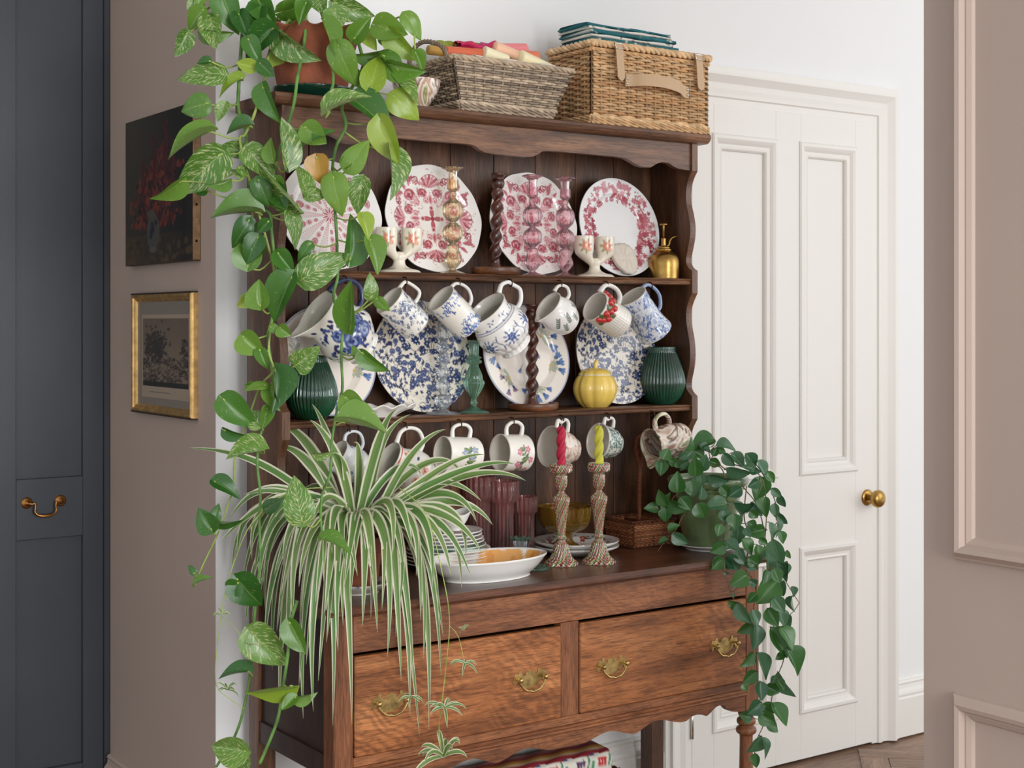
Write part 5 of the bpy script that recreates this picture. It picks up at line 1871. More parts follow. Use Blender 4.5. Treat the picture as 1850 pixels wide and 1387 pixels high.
strap(g, spline([(ha, -hy - .010, .120), (ha + .02, -hy - .012, .122), (ha + .05, -hy - .028, .124), ((ha + hb) / 2, -hy - .034, .124), (hb - .05, -hy - .026, .118), (hb - .02, -hy - .012, .110), (hb, -hy - .010, .108)], 30), .032, .003, (0, 0, 1))
hd = g.build('carry_handle', M['leather'], ham, False)
for dx, zc in ((hb - .004, .116), (hb - .004, .101), (ha + .006, .127), (ha + .006, .112)):
    s_ = lathe([(.0042, 0), (.004, .0015), (.002, .0026), (.0001, .003)], 16)
    Geo().geo(s_, frame((dx, -hy - .0115, zc), (1, 0, 0), (0, 0, 1), (0, -1, 0))).build('rivet', M['stud'], hd)

# folded teal textile on the hamper
tx = thing('folded_textile', 'folded teal and white floral cloth on the hamper lid', 'textile', (ho[0] - .045, ho[1] - .002, ZT + HH + .0015))
def fold_layer(w, d, z, th, seed, cols, sx=0.0):
    rg = np.random.default_rng(seed)
    nx, ny = 60, 16
    a = np.linspace(-.5, .5, nx)
    top = []
    # closed cross-section swept along x so that the fold at the front is round
    ring = 22
    t_ = np.arange(ring) * 2 * PI / ring
    V, C_ = [], []
    cv = Cv(240, 80, cols[0])
    for i in range(60):
        x, y = rg.uniform(0, 240), rg.uniform(0, 80)
        cv.leaf(x, y, rg.uniform(8, 22), rg.uniform(3, 7), rg.uniform(0, 6.3), cols[1 + i % (len(cols) - 1)])
    for i in range(nx):
        for k in range(ring):
            cy, cz = math.cos(t_[k]), math.sin(t_[k])
            yy = np.sign(cy) * abs(cy) ** .35 * d / 2
            zz_ = np.sign(cz) * abs(cz) ** .6 * th / 2
            wob = .0022 * math.sin(9 * a[i] + seed) + .0014 * math.sin(23 * a[i] + 2 * seed)
            V.append((a[i] * w + sx + .004 * math.sin(k), yy + wob, z + th / 2 + zz_ * (1 + .25 * math.sin(11 * a[i] + seed)) + wob * .5))
            C_.append((120 + 240 * a[i] * .98, 80 * k / ring))
    C_ = np.array(C_)
    g = Geo()
    g.add(V, [quads(ring, nx), np.arange(ring)[::-1][None, :], ((nx - 1) * ring + np.arange(ring))[None, :]], None, cv.sample(C_[:, 0], C_[:, 1]))
    return g
tl = [(26, 104, 112), (18, 84, 96), (34, 120, 126), (230, 226, 216)]
wl = [(230, 226, 216), (46, 56, 70), (150, 60, 66), (60, 120, 120), (236, 232, 224)]
zc = 0
for k, (w, d, th, cl, sx) in enumerate(((.305, .15, .011, tl, .008), (.290, .145, .010, wl, -.002), (.300, .148, .012, tl, .002), (.285, .140, .009, wl, -.008), (.29, .135, .009, tl, -.010))):
    fold_layer(w, d, zc, th, k + 3, cl, sx).build('folded_layer', M['matte_attr'], tx)
    zc += th * .93

# grey willow basket filled with candles
GX0, GX1, GY0, GY1, GH = 1.950, 2.226, 3.004, 3.150, .124
go = np.array([(GX0 + GX1) / 2, (GY0 + GY1) / 2, ZT])
gb = thing('candle_basket', 'grey willow basket heaped with candles', 'basket', go)
gx, gy = (GX1 - GX0) / 2, (GY1 - GY0) / 2
grey = [(176, 156, 132), (150, 132, 112), (192, 172, 148), (130, 114, 98)]
for i, P in enumerate(four(gx, gy, .004, gx + .046, gy + .036, GH)):
    g = Geo()
    weave(g, P, 12 if i % 2 == 0 else 7, 21, .0033, .0028, grey, .0036, seed=40 + i)
    g.build('woven_side', M['wicker'], gb)
g = Geo()
for k, zc in enumerate((.004, .012, .020)):
    rope_rect(g, gx + .003 + .004 * k, gy + .002 + .003 * k, zc, .0034, grey[k], 15, 3, k)
g.build('braided_foot', M['wicker'], gb)
g = Geo()
rope_rect(g, gx + .047, gy + .037, GH, .0042, grey[0], 18, 3, 4)
g.build('braided_rim', M['wicker'], gb)
box((-gx, -gy, .001), (gx, gy, .006), .001, None, lin((84, 70, 58))).build('base', M['wicker'], gb, False)
for s in (-1, 1):
    g = Geo()
    ex = s * (gx + .047)
    if s < 0:
        pts = [(ex, -gy - .02, GH - .01), (ex - .012, -gy + .0, GH + .03), (ex - .020, 0.0, GH + .050), (ex - .012, gy, GH + .03), (ex, gy + .02, GH - .01)]
    else:
        pts = [(ex, -gy - .01, GH - .01), (ex + .004, -gy + .02, GH + .012), (ex + .004, gy - .02, GH + .012), (ex, gy + .01, GH - .01)]
    braid(g, pts, .0034, (142, 124, 104), 8, 3, 3)
    g.build('rope_handle', M['wicker'], gb)
# cloth lining spilling over the rim
nx, ny = 40, 10
V = []
for j in range(ny):
    for i in range(nx):
        u_, v_ = i / (nx - 1), j / (ny - 1)
        x = -gx + .03 + u_ * (2 * gx + .005)
        y = -gy - .034 + .05 * v_ + .003 * math.sin(14 * u_)
        z = GH + .004 + .010 * math.sin(PI * v_) + .0025 * math.sin(17 * u_ + 3 * v_) - (.012 if j == 0 else 0)
        V.append((x, y, z))
g = Geo()
g.add(V, quads(nx, ny, False), None, lin((232, 222, 204)))
lin_o = g.build('cotton_liner', M['matte_attr'], gb)
sd = lin_o.modifiers.new('thickness', 'SOLIDIFY')
sd.thickness = .002
# candles: each its own thing, laid over one another
def candle_lying(label, name, p0, p1, r0, r1, col, kind='plain', cat='candle', wick=True):
    p0, p1 = np.array(p0, float) + go, np.array(p1, float) + go
    d = p1 - p0
    L = np.linalg.norm(d)
    z = d / L
    x = np.cross([0, 0, 1.0], z)
    t_ = thing(name, label, cat, M=frame(p0, x, np.cross(z, x), z), group='candles in the grey basket')
    n = 60
    zz_ = np.linspace(0, L, n)
    rad = np.linspace(r0, r1, n) * 1.25
    rad[-3:] *= np.array([.96, .85, .5])
    rad[0] *= .85
    mod = None
    if kind == 'twist':
        mod = lambda T, Z, R: R * (1 + .2 * np.cos(3 * (T - Z * 80)))
    elif kind == 'flute':
        mod = lambda T, Z, R: R * (1 + .07 * np.cos(9 * T))
    elif kind == 'honey':
        mod = lambda T, Z, R: R * (1 + .03 * np.cos(22 * T + 4 * np.sin(Z * 500)))
    g = lathe(np.stack([rad, zz_], -1), 36, mod, None, None, True, True)
    g.C[0][:] = lin(col)
    g.build('wax', M['wax'], t_)
    if wick:
        tube([(0, 0, L - .001), (.001, 0, L + .006), (.004, 0, L + .011)], .0009, 5, None, False, lin((230, 222, 204))).build('wick', M['wax'], t_)
H0 = GH + .020
lp_ = four(gx - .006, gy - .006, .008, gx + .034, gy + .024, GH - .006)
g = Geo()
g.add([p for P in lp_ for p in P], np.arange(16).reshape(4, 4), None, lin((206, 192, 168)))
g.add([P[3] for P in lp_], np.array([[0, 1, 2, 3]]), None, lin((206, 192, 168)))
g.build('lining', M['matte_attr'], gb, False)
candle_lying('olive green twisted candle on top of the basket', 'candle', (-.155, .035, H0 + .032), (.055, .02, H0 + .040), .010, .010, (136, 144, 42), 'twist')
candle_lying('pink fluted candle at the back of the basket', 'candle', (.030, .035, H0 + .040), (.135, .03, H0 + .052), .014, .013, (232, 138, 140), 'flute')
candle_lying('peach coloured candle lying across the basket front', 'candle', (-.01, -.03, H0 + .034), (.125, -.035, H0 + .006), .0125, .009, (238, 190, 160))
candle_lying('cream honeycomb candle at the basket front', 'candle', (.055, -.052, H0 + .012), (.19, -.040, H0 - .010), .015, .007, (240, 228, 186), 'honey')
candle_lying('ivory cone candle at the left of the basket', 'candle', (-.052, -.045, H0 + .014), (.02, -.050, H0 + .002), .013, .009, (236, 226, 190))
candle_lying('coral red candle at the left of the basket', 'candle', (-.150, -.02, H0 + .010), (-.035, -.030, H0 + .012), .010, .011, (214, 106, 72))
candle_lying('mustard candle stub at the far left of the basket', 'candle', (-.185, .01, H0 + .014), (-.11, .0, H0 + .012), .0095, .0095, (196, 152, 76))
candle_lying('magenta candle behind the peach candle', 'candle', (-.03, .005, H0 + .036), (.08, -.005, H0 + .028), .0115, .011, (186, 60, 110))
candle_lying('salmon candle with a printed band at the right', 'candle', (.070, .005, H0 + .022), (.150, .0, H0 + .028), .014, .014, (222, 122, 92), wick=False)
# crumpled magenta tissue
n, m = 40, 16
V = []
for j in range(m):
    for i in range(n):
        u_, v_ = i / (n - 1), j / (m - 1)
        r = .013 + .008 * math.sin(5 * v_ * PI + 3 * u_) + .004 * math.sin(13 * u_ + 7 * v_)
        a = v_ * 2 * PI
        V.append((-.105 + .12 * u_, -.005 + r * math.cos(a) + .004 * math.sin(20 * u_), H0 + .030 + r * .8 * math.sin(a) + .006 * math.sin(9 * u_)))
g = Geo()
g.add(V, quads(n, m, False), None, lin((198, 40, 92)))
o = g.build('tissue_paper', M['matte_attr'])
o.location = go
tag(o, 'crumpled magenta tissue paper among the candles', 'tissue paper')

# marbled bowl left of the grey basket
p = at(752, 190, 3.045)
t = thing('marbled_bowl', 'marbled brown and cream bowl between plant and grey basket', 'bowl', (p[0], 3.045, ZT))
lathe(spline([(.001, .001), (.026, 0), (.028, .004), (.040, .020), (.054, .044), (.060, .066), (.060, .069), (.057, .067), (.050, .045), (.034, .018), (.001, .009)], 60), 80).build('body', M['marbled'], t)
# ------------------------------------------------------------------ plants
TOCAM = np.array([-FW[0], -FW[1], 0.0])
CRIGHT = np.array([RT[0], RT[1], 0.0])

def leaf_mesh(name, mat, fold, droop, kind='heart', cup=0.0):
    nv, nu = 15, 9
    s = np.linspace(0, 1, nv)
    if kind == 'heart':
        w = np.sin(PI * s ** .62) ** .80 * (1 - .12 * s)
        w = np.where(s > .8, w * (1 - ((s - .8) / .2) ** 2 * .25), w)
    else:
        w = np.sin(PI * s ** .74) ** .86 * (1 - .10 * s)
    w[0], w[-1] = .015, .012
    w = w / w.max() * .5
    u = np.linspace(-1, 1, nu)
    V, UV = [], []
    for i in range(nv):
        for k in range(nu):
            x = u[k] * w[i]
            lobe = (.16 if kind == 'heart' else .0) * (abs(u[k]) ** 1.5) * (1 - s[i]) ** 3.0
            z = fold * abs(x) - droop * s[i] ** 2 + .016 * math.sin(9 * s[i] + 2.5 * u[k]) * abs(u[k]) + cup * (u[k] ** 2 - .4) * w[i]
            V.append((x, s[i] - lobe, z))
            UV.append((u[k], s[i]))
    g = Geo()
    g.add(V, quads(nu, nv, False), UV)
    return g.mesh(name, mat)

LM = {}
for tn, mt in P_TINT.items():
    LM[tn] = [leaf_mesh('pothos_leaf', mt, f, d, 'heart', c) for f, d, c in ((.55, .22, .0), (.32, .42, .12), (.85, .16, .0), (.22, .30, -.2), (.45, -.12, .0))]
HM = [[leaf_mesh('trailing_leaf', mt, f, d, 'oval', c) for f, d, c in ((.40, .16, .0), (.62, .26, .0), (.28, .10, .14), (.5, -.1, .0))] for mt in HOYA]

class Plant:
    def __init__(s, root):
        s.root = root
        s.inv = np.array(root.matrix_world.inverted()) if False else None
        s.loc = np.array(root.location)
        s.vines = []      # list of (pixel pts with depth, world pts)

    def vine(s, pts, r0, r1, mat, name='vine'):
        """pts: (px,py,d)"""
        P = spline(pts, max(24, len(pts) * 9))
        W_ = np.array([at_d(*p) for p in P])
        s.vines.append((P, W_, [W_], r0, r1, mat, name, []))

    def near(s, px, py):
        best = None
        for k, v in enumerate(s.vines):
            d = np.hypot(v[0][:, 0] - px, v[0][:, 1] - py)
            i = int(d.argmin())
            if best is None or d[i] < best[0]:
                best = (d[i], k, i)
        return best

    def leaf(s, b, t, wpx, meshes, asp=.72, doff=None, petiole=True, prad=.0020):
        dist, k, i = s.near(*b)
        v = s.vines[k]
        d = v[0][i, 2] - (.03 if doff is None else doff) - random.uniform(0, .03)
        pb = at_d(b[0], b[1], d)
        L0 = math.hypot(t[0] - b[0], t[1] - b[1]) * d / FPX
        pt_ = at_d(t[0], t[1], d - random.uniform(-.1, .35) * L0)
        y = pt_ - pb
        L = np.linalg.norm(y)
        y = y / L
        n0 = TOCAM - y * np.dot(TOCAM, y)
        n0 /= np.linalg.norm(n0)
        wa = wpx * d / FPX
        wr = max(wa, L * asp * random.uniform(.85, 1.0))
        roll = math.acos(min(1, wa / wr)) * random.choice((-1, 1)) + random.uniform(-.18, .18)
        x0 = np.cross(y, n0)
        n = n0 * math.cos(roll) + x0 * math.sin(roll)
        x = np.cross(y, n)
        Mx = np.eye(4)
        Mx[:3, 0], Mx[:3, 1], Mx[:3, 2], Mx[:3, 3] = x * wr, y * L, n * L, pb - s.loc
        o = link('leaf', random.choice(meshes), s.root)
        o.matrix_local = Matrix(Mx.tolist())
        if petiole and dist < 130:
            q = v[1][i]
            up = np.array([0, 0, .25 * np.linalg.norm(pb - q)])
            mid = (q + pb) / 2 - up * .6 - y * L * .08
            P = spline([q, mid, pb, pb + y * L * .06], 10)
            v[7].append((P, prad))

    def finish(s):
        for P, W_, _, r0, r1, mat, name, pets in s.vines:
            g = Geo()
            rr = np.linspace(r0, r1, len(W_)) * (1 + .12 * (np.arange(len(W_)) % 7 == 0))
            tube(W_ - s.loc, rr, 8, g)
            g.build(name, mat, s.root)
            for Q, pr in pets:
                tube(Q - s.loc, pr, 6).build('petiole', M['stem'] if name == 'vine' else mat, s.root)

def crop(ox, oy, sc):
    return lambda x, y: (ox + x / sc, oy + y / sc)

# ---- pothos in the fluted terracotta pot
px_, py_ = 1.585, 3.092
sau = thing('green_saucer', 'dark green glazed saucer under the terracotta pot on top', 'saucer', (px_, py_, ZT))
lathe(spline([(.001, .001), (.072, 0), (.080, .004), (.094, .020), (.098, .028), (.095, .029), (.088, .020), (.074, .008), (.001, .006)], 40), 90, lambda T, Z, R: (R, Z + .001 * np.cos(34 * T) * np.clip((R - .09) / .008, 0, 1))).build('saucer_body', M['saucer_green'], sau)
pot = thing('pothos_plant', 'variegated pothos trailing from a terracotta pot on the dresser', 'plant', (px_, py_, ZT + .0075))
flute = lambda T, Z, R: (R * (1 + .02 * np.cos(11 * T) * np.clip((Z - .11) / .04, 0, 1)), Z + .005 * np.cos(11 * T) * np.clip((Z - .12) / .035, 0, 1))
lathe(spline([(.001, .001), (.074, 0), (.078, .004), (.080, .022), (.083, .026), (.092, .07), (.102, .118), (.112, .150), (.116, .158), (.113, .161), (.106, .152), (.094, .11), (.08, .09), (.001, .089)], 70), 132, flute).build('pot', M['terracotta'], pot)
lathe([(.001, .132), (.06, .134), (.101, .128)], 40).build('soil', M['soil'], pot)
A = Plant(pot)
cA, cC, cE, cH, cI, cP = crop(280, 0, 3.698), crop(480, 270, 3.698), crop(480, 480, 3.698), crop(340, 680, 3.302), crop(340, 1000, 3.558), crop(180, 160, 2.237)
def V_(c, pts, d0, d1=None):
    n = len(pts)
    d1 = d0 if d1 is None else d1
    return [(*c(x, y), d0 + (d1 - d0) * i / max(1, n - 1)) for i, (x, y) in enumerate(pts)]
sd_, st_ = M['stem_dark'], M['stem']
A.vine(V_(cA, [(1010, 160), (990, 330), (955, 500), (930, 680), (900, 790), (860, 930), (830, 1010)], 3.34, 3.22) + V_(cA, [(800, 1130), (760, 1250), (690, 1387)], 3.22), .0042, .0034, sd_)
A.vine(V_(cA, [(1120, 120), (1180, 260), (1185, 420), (1190, 560), (1160, 650), (1170, 760)], 3.36, 3.25), .0038, .003, sd_)
A.vine(V_(cA, [(1330, 200), (1390, 420), (1330, 560), (1250, 710), (1275, 840), (1210, 980), (1186, 1130), (1190, 1330)], 3.40, 3.24) + V_(cC, [(455, 330), (470, 500), (478, 700), (480, 850), (455, 990), (510, 1180)], 3.23) +
       V_(cE, [(505, 600), (512, 820), (480, 950), (455, 1080), (440, 1200), (430, 1387)], 3.22, 3.14) + V_(cH, [(800, 700), (790, 830), (800, 950)], 3.06), .0040, .0026, sd_)
A.vine(V_(cA, [(840, 140), (700, 120), (610, 60), (590, 160), (575, 330), (560, 560), (560, 740), (610, 880), (610, 1010), (630, 1180), (640, 1387)], 3.40, 3.22) + V_(cC, [(20, 420), (40, 560), (60, 760), (75, 960), (30, 1180)], 3.21) +
       V_(cE, [(15, 480), (40, 680), (60, 880)], 3.21) + V_(cH, [(510, 110), (440, 310), (412, 500), (430, 700), (425, 850), (430, 1100)], 3.2, 3.18) + V_(cI, [(445, 190), (425, 430), (405, 720), (360, 980), (300, 1170), (180, 1370)], 3.18), .0042, .0030, sd_)
A.vine(V_(cA, [(900, 130), (770, 330), (735, 520), (690, 680), (650, 800), (600, 900), (570, 960)], 3.36, 3.2) + V_(cC, [(-60, 380), (10, 620), (60, 830), (70, 960), (45, 1120)], 3.2) + V_(cE, [(20, 560), (50, 700)], 3.2) + V_(cH, [(430, 60), (340, 300), (280, 470), (270, 650), (230, 790), (180, 930), (90, 1120), (40, 1235)], 3.2), .0034, .0018, st_)
A.vine(V_(cI, [(700, 300), (650, 480), (640, 650), (605, 880), (570, 1080), (460, 1350)], 3.12), .0038, .0036, sd_)
A.vine(V_(cA, [(1250, 170), (1420, 200), (1560, 140), (1680, 100), (1740, 95)], 3.42, 3.38), .003, .0018, st_)
A.vine(V_(cA, [(950, 150), (780, 120), (560, 150), (420, 130), (330, 60)], 3.42, 3.34), .003, .0018, st_)
LA = [(450, -40, 530, 205, 175, 'd'), (690, 5, 800, 175, 150, 'd'), (325, 65, 200, 190, 110, 'm'), (215, 220, 125, 380, 85, 'v'), (370, 120, 415, 345, 145, 'v'), (315, 210, 525, 245, 75, 'm'), (450, 500, 145, 480, 150, 'v'),
      (370, 410, 275, 415, 52, 'd'), (350, 690, 160, 740, 150, 'm'), (470, 690, 420, 820, 85, 'v'), (585, 520, 400, 590, 90, 'l'), (670, 455, 545, 420, 90, 'l'), (790, 190, 600, 390, 165, 'd'), (915, 165, 655, 445, 75, 'l'), (830, 225, 1078, 430, 115, 'v'),
      (1130, 125, 1185, 385, 105, 'm'), (900, 140, 1075, 170, 95, 'm'), (840, 80, 1110, 10, 110, 'm'), (1090, 0, 1130, 95, 110, 'v'), (1200, 20, 1450, 130, 140, 'v'), (1200, 60, 1230, 205, 155, 'v'), (1330, 260, 1440, 110, 120, 'm'),
      (1480, 170, 1700, 240, 165, 'm'), (1670, 100, 1790, 250, 105, 'm'), (1580, 210, 1745, 420, 135, 'l'), (1570, 430, 1805, 490, 115, 'm'), (1740, 350, 1795, 480, 75, 'm'), (1540, 330, 1295, 390, 95, 'm'), (1440, 590, 1500, 350, 155, 'l'),
      (1220, 300, 1320, 575, 165, 'm'), (1520, 370, 1690, 530, 95, 'm'), (1590, 510, 1740, 715, 85, 'v'), (1150, 750, 1410, 595, 125, 'v'), (1320, 660, 1615, 818, 135, 'd'), (1590, 640, 1765, 790, 170, 'l'), (1510, 800, 1650, 1090, 175, 'l'),
      (1560, 1005, 1630, 1310, 95, 'v'), (1290, 1130, 1410, 935, 150, 'm'), (1390, 1200, 1340, 1430, 135, 'v'), (1000, 850, 1150, 960, 150, 'm'), (935, 990, 1215, 900, 120, 'd'), (880, 1105, 815, 780, 105, 'v'), (1080, 1050, 1105, 1228, 150, 'o'),
      (1010, 1285, 980, 1080, 85, 'v'), (1005, 1290, 1150, 1310, 95, 'v'), (1190, 1180, 1230, 1430, 170, 'm'), (720, 580, 770, 800, 115, 'd'), (640, 840, 470, 880, 75, 'd'), (375, 880, 60, 1000, 85, 'm'), (440, 1030, 140, 1310, 225, 'v'),
      (180, 1210, 5, 1385, 65, 'm'), (600, 1010, 435, 980, 105, 'v'), (620, 1000, 790, 1180, 155, 'v'), (790, 1070, 755, 915, 85, 'm'), (600, 1150, 500, 1140, 50, 'v'), (560, 1120, 600, 1180, 45, 'm'), (490, 1200, 350, 1250, 65, 'm'), (340, 1270, 270, 1290, 62, 'd'),
      (960, 1380, 720, 1065, 150, 'v'), (690, 1200, 760, 1380, 120, 'd'), (800, 1190, 830, 1330, 110, 'm'), (700, 60, 640, 230, 130, 'd'), (560, 90, 620, 250, 110, 'd'), (1010, 20, 960, 160, 100, 'm'), (1250, 0, 1190, 130, 110, 'm'), (620, 260, 700, 410, 110, 'd'),
      (1400, 230, 1480, 330, 90, 'l'), (1520, 260, 1580, 330, 70, 'm'), (270, 20, 215, 70, 70, 'v'), (320, -20, 270, 60, 70, 'm'), (700, 420, 800, 520, 95, 'd'), (1330, 480, 1380, 600, 80, 'm')]
LC = [(640, 440, 700, 590, 95, 'l'), (560, 740, 600, 430, 135, 'd'), (690, 600, 770, 820, 115, 'm'), (245, 865, 540, 690, 200, 'v'), (160, 410, 250, 650, 95, 'v'), (60, 250, 150, 410, 125, 'd'), (80, 690, 190, 830, 115, 'd'), (175, 850, 20, 1150, 175, 'd'),
      (300, 630, 210, 740, 80, 'd'), (700, 990, 710, 835, 92, 'v'), (740, 1000, 820, 1080, 72, 'm'), (570, 1190, 600, 870, 160, 'm'), (95, 1190, 165, 1245, 90, 'm'), (30, 1185, 100, 1215, 60, 'm'), (520, 110, 600, 30, 70, 'm'), (-30, 620, -60, 760, 90, 'm'), (20, 480, -60, 560, 80, 'd')]
LE = [(215, 655, 355, 545, 150, 'v'), (640, 580, 790, 735, 105, 'm'), (605, 600, 580, 530, 50, 'm'), (530, 880, 680, 1000, 145, 'm'), (510, 1045, 815, 1080, 85, 'm'), (60, 690, 70, 980, 115, 'd'), (330, 1260, 450, 1275, 52, 'v'), (-40, 560, 10, 690, 80, 'm'), (10, 950, -20, 1090, 80, 'm')]
LH = [(210, 135, 390, 300, 155, 'd'), (435, 290, 345, 200, 110, 'v'), (215, 320, 335, 390, 72, 'd'), (450, 440, 215, 475, 100, 'v'), (155, 625, 315, 690, 85, 'd'), (140, 915, 60, 790, 120, 'd'), (150, 870, 180, 765, 70, 'd'), (155, 855, 310, 912, 62, 'd'), (40, 1175, 0, 1125, 40, 'd'), (40, 1240, 130, 1185, 35, 'm'),
      (680, 860, 620, 600, 165, 'v'), (290, 1205, 430, 1387, 180, 'd'), (300, 1230, 235, 1300, 110, 'd'), (795, 970, 975, 1025, 42, 'm'), (460, 790, 560, 735, 80, 'd'), (400, 50, 330, 55, 45, 'm'), (500, 60, 540, 210, 80, 'm')]
LI = [(400, 500, 610, 730, 215, 'v'), (650, 440, 765, 640, 130, 'm'), (395, 760, 185, 770, 65, 'd'), (670, 850, 372, 860, 120, 'l'), (690, 915, 835, 905, 65, 'm'), (690, 920, 600, 1010, 65, 'm'), (370, 1270, 140, 1240, 170, 'v'), (340, 1280, 285, 1430, 145, 'v'), (390, 600, 340, 640, 110, 'd')]
LP = [(640, 500, 445, 500, 62, 'm'), (605, 530, 540, 645, 72, 'd'), (600, 720, 610, 585, 112, 'm'), (650, 880, 640, 770, 90, 'm'), (610, 850, 552, 885, 48, 'l'), (600, 850, 570, 835, 40, 'l'), (580, 1000, 660, 1075, 95, 'm'), (671, 1200, 580, 1200, 36, 'm'), (640, 600, 590, 700, 80, 'd')]
for c, Ls in ((cA, LA), (cC, LC), (cE, LE), (cH, LH), (cI, LI), (cP, LP)):
    sc = {id(cA): 3.698, id(cC): 3.698, id(cE): 3.698, id(cH): 3.302, id(cI): 3.558, id(cP): 2.237}[id(c)]
    for bx, by, tx_, ty, w, tn in Ls:
        A.leaf(c(bx, by), c(tx_, ty), w / sc * 1.15, LM[tn])
A.finish()

# ---- spider plant
SX, SY = 1.603, 2.906
sau = thing('patterned_saucer', 'blue patterned saucer under the spider plant pot', 'saucer', (SX, SY, ZW + .0005))
cs = Cv(200, 60, (232, 228, 216), True)
for i in range(70):
    cs.leaf(RNG.uniform(0, 200), RNG.uniform(34, 60), 9, 4, RNG.uniform(0, 6.3), (84, 104, 150))
lathe(spline([(.001, .001), (.046, 0), (.050, .003), (.070, .016), (.077, .023), (.075, .025), (.066, .017), (.05, .007), (.001, .006)], 50), 80, None, lambda T, D: cs.sample(T / (2 * PI) * 200, D * 60)).build('saucer_body', M['glaze'], sau)
sp = thing('spider_plant', 'striped spider plant cascading over the worktop corner', 'plant', (SX, SY, ZW + .008))
lathe(spline([(.001, .001), (.044, 0), (.046, .004), (.056, .085), (.057, .088), (.063, .089), (.066, .118), (.065, .120), (.060, .119), (.058, .1), (.001, .099)], 60), 72).build('pot', M['terracotta'], sp)
lathe([(.001, .114), (.04, .116), (.060, .110)], 32).build('soil', M['soil'], sp)
SL = np.array(sp.location)
crown = SL + np.array([0, 0, .118])
def entry(px):
    r = _ray(px)
    return 1.447 / r[0] if px < 592 else 2.751 / r[1]
def ribbon(P, width, side_bias):
    m = len(P)
    T = np.gradient(P, axis=0)
    T /= np.linalg.norm(T, axis=1)[:, None]
    s = np.linspace(0, 1, m)
    w = width * np.clip(np.minimum(.55 + 1.6 * s, (1 - s) ** .75 * 1.75), 0, 1)
    w[-1] = .0004
    V, UV = [], []
    us = np.array([-1, -.5, 0, .5, 1.0])
    for i in range(m):
        n = TOCAM * side_bias + np.array([0, 0, .55]) + np.array([.0, .0, .0])
        n = n - T[i] * np.dot(n, T[i])
        n /= np.linalg.norm(n) + 1e-9
        x = np.cross(T[i], n)
        for u_ in us:
            V.append(P[i] + x * (u_ * w[i] / 2) + n * (abs(u_) * w[i] * .22))
            UV.append((u_, s[i]))
    g = Geo()
    g.add(V, quads(5, m, False), UV)
    return g
def bez(a, b, c, d, n):
    t = np.linspace(0, 1, n)[:, None]
    return a * (1 - t) ** 3 + 3 * b * t * (1 - t) ** 2 + 3 * c * t * t * (1 - t) + d * t ** 3
TIPS = [(342, 809, 480, 828), (398, 978, 520, 850), (440, 894, 530, 876), (460, 919, 540, 870), (485, 757, 555, 800), (564, 730, 605, 800), (560, 759, 620, 810), (500, 809, 560, 815), (742, 748, 660, 815), (806, 775, 730, 835), (716, 740, 655, 800),
        (877, 821, 790, 838), (930, 838, 830, 845), (950, 868, 850, 845), (890, 948, 800, 870), (861, 943, 800, 866), (837, 860, 765, 795), (761, 858, 710, 820), (841, 1007, 775, 890), (869, 997, 790, 880), (611, 1177, 640, 895), (608, 1112, 630, 900),
        (632, 1090, 665, 895), (670, 1115, 645, 890), (682, 1143, 690, 885), (700, 1187, 705, 880), (741, 1293, 700, 875), (758, 1329, 720, 880), (775, 1318, 735, 885), (797, 1221, 770, 885), (801, 1150, 780, 895), (834, 1062, 790, 905), (793, 1096, 755, 890),
        (505, 1296, 560, 890), (548, 1298, 575, 895), (601, 1310, 570, 875), (636, 1308, 565, 890), (566, 1285, 580, 890), (472, 1068, 500, 875), (443, 1150, 490, 885), (430, 1000, 480, 865), (520, 1100, 555, 885), (545, 1115, 590, 885), (500, 1140, 540, 880),
        (570, 1090, 600, 895), (585, 1050, 610, 895), (655, 1070, 668, 885), (720, 1100, 715, 885), (735, 1180, 735, 890), (760, 1120, 745, 875), (480, 960, 540, 855), (415, 935, 500, 840), (690, 1100, 680, 885), (455, 1010, 510, 865), (710, 1000, 700, 865),
        (820, 985, 760, 875), (870, 905, 800, 848), (850, 1040, 800, 915), (530, 1010, 570, 880), (600, 1000, 610, 880), (625, 1020, 640, 885), (745, 990, 735, 870), (775, 960, 750, 860), (640, 800, 645, 830), (690, 790, 672, 830), (600, 820, 620, 840),
        (520, 1180, 550, 900), (480, 1110, 525, 885), (655, 1130, 655, 890), (725, 1230, 710, 885), (765, 1190, 750, 885), (782, 1060, 760, 885), (495, 1040, 545, 870), (560, 1150, 585, 895), (815, 1040, 775, 890), (538, 900, 580, 850), (560, 950, 595, 870),
        (460, 1060, 515, 880), (476, 1010, 530, 868), (508, 1075, 548, 882), (540, 1060, 575, 885), (586, 1110, 605, 890), (622, 1060, 640, 892), (646, 1040, 655, 885), (676, 1050, 680, 885), (700, 1060, 705, 880), (730, 1050, 725, 880), (752, 1040, 745, 878), (450, 960, 510, 860), (580, 980, 600, 872),
        (478, 1180, 520, 880), (455, 1120, 505, 870), (492, 1210, 535, 885), (530, 1140, 560, 885), (553, 1200, 575, 890), (512, 1020, 560, 870), (466, 1090, 512, 872), (590, 1160, 600, 892), (438, 1060, 492, 868), (620, 1130, 632, 890), (715, 1150, 712, 884), (748, 1230, 730, 884), (420, 1030, 480, 858), (575, 1230, 580, 892), (540, 1240, 566, 890)]
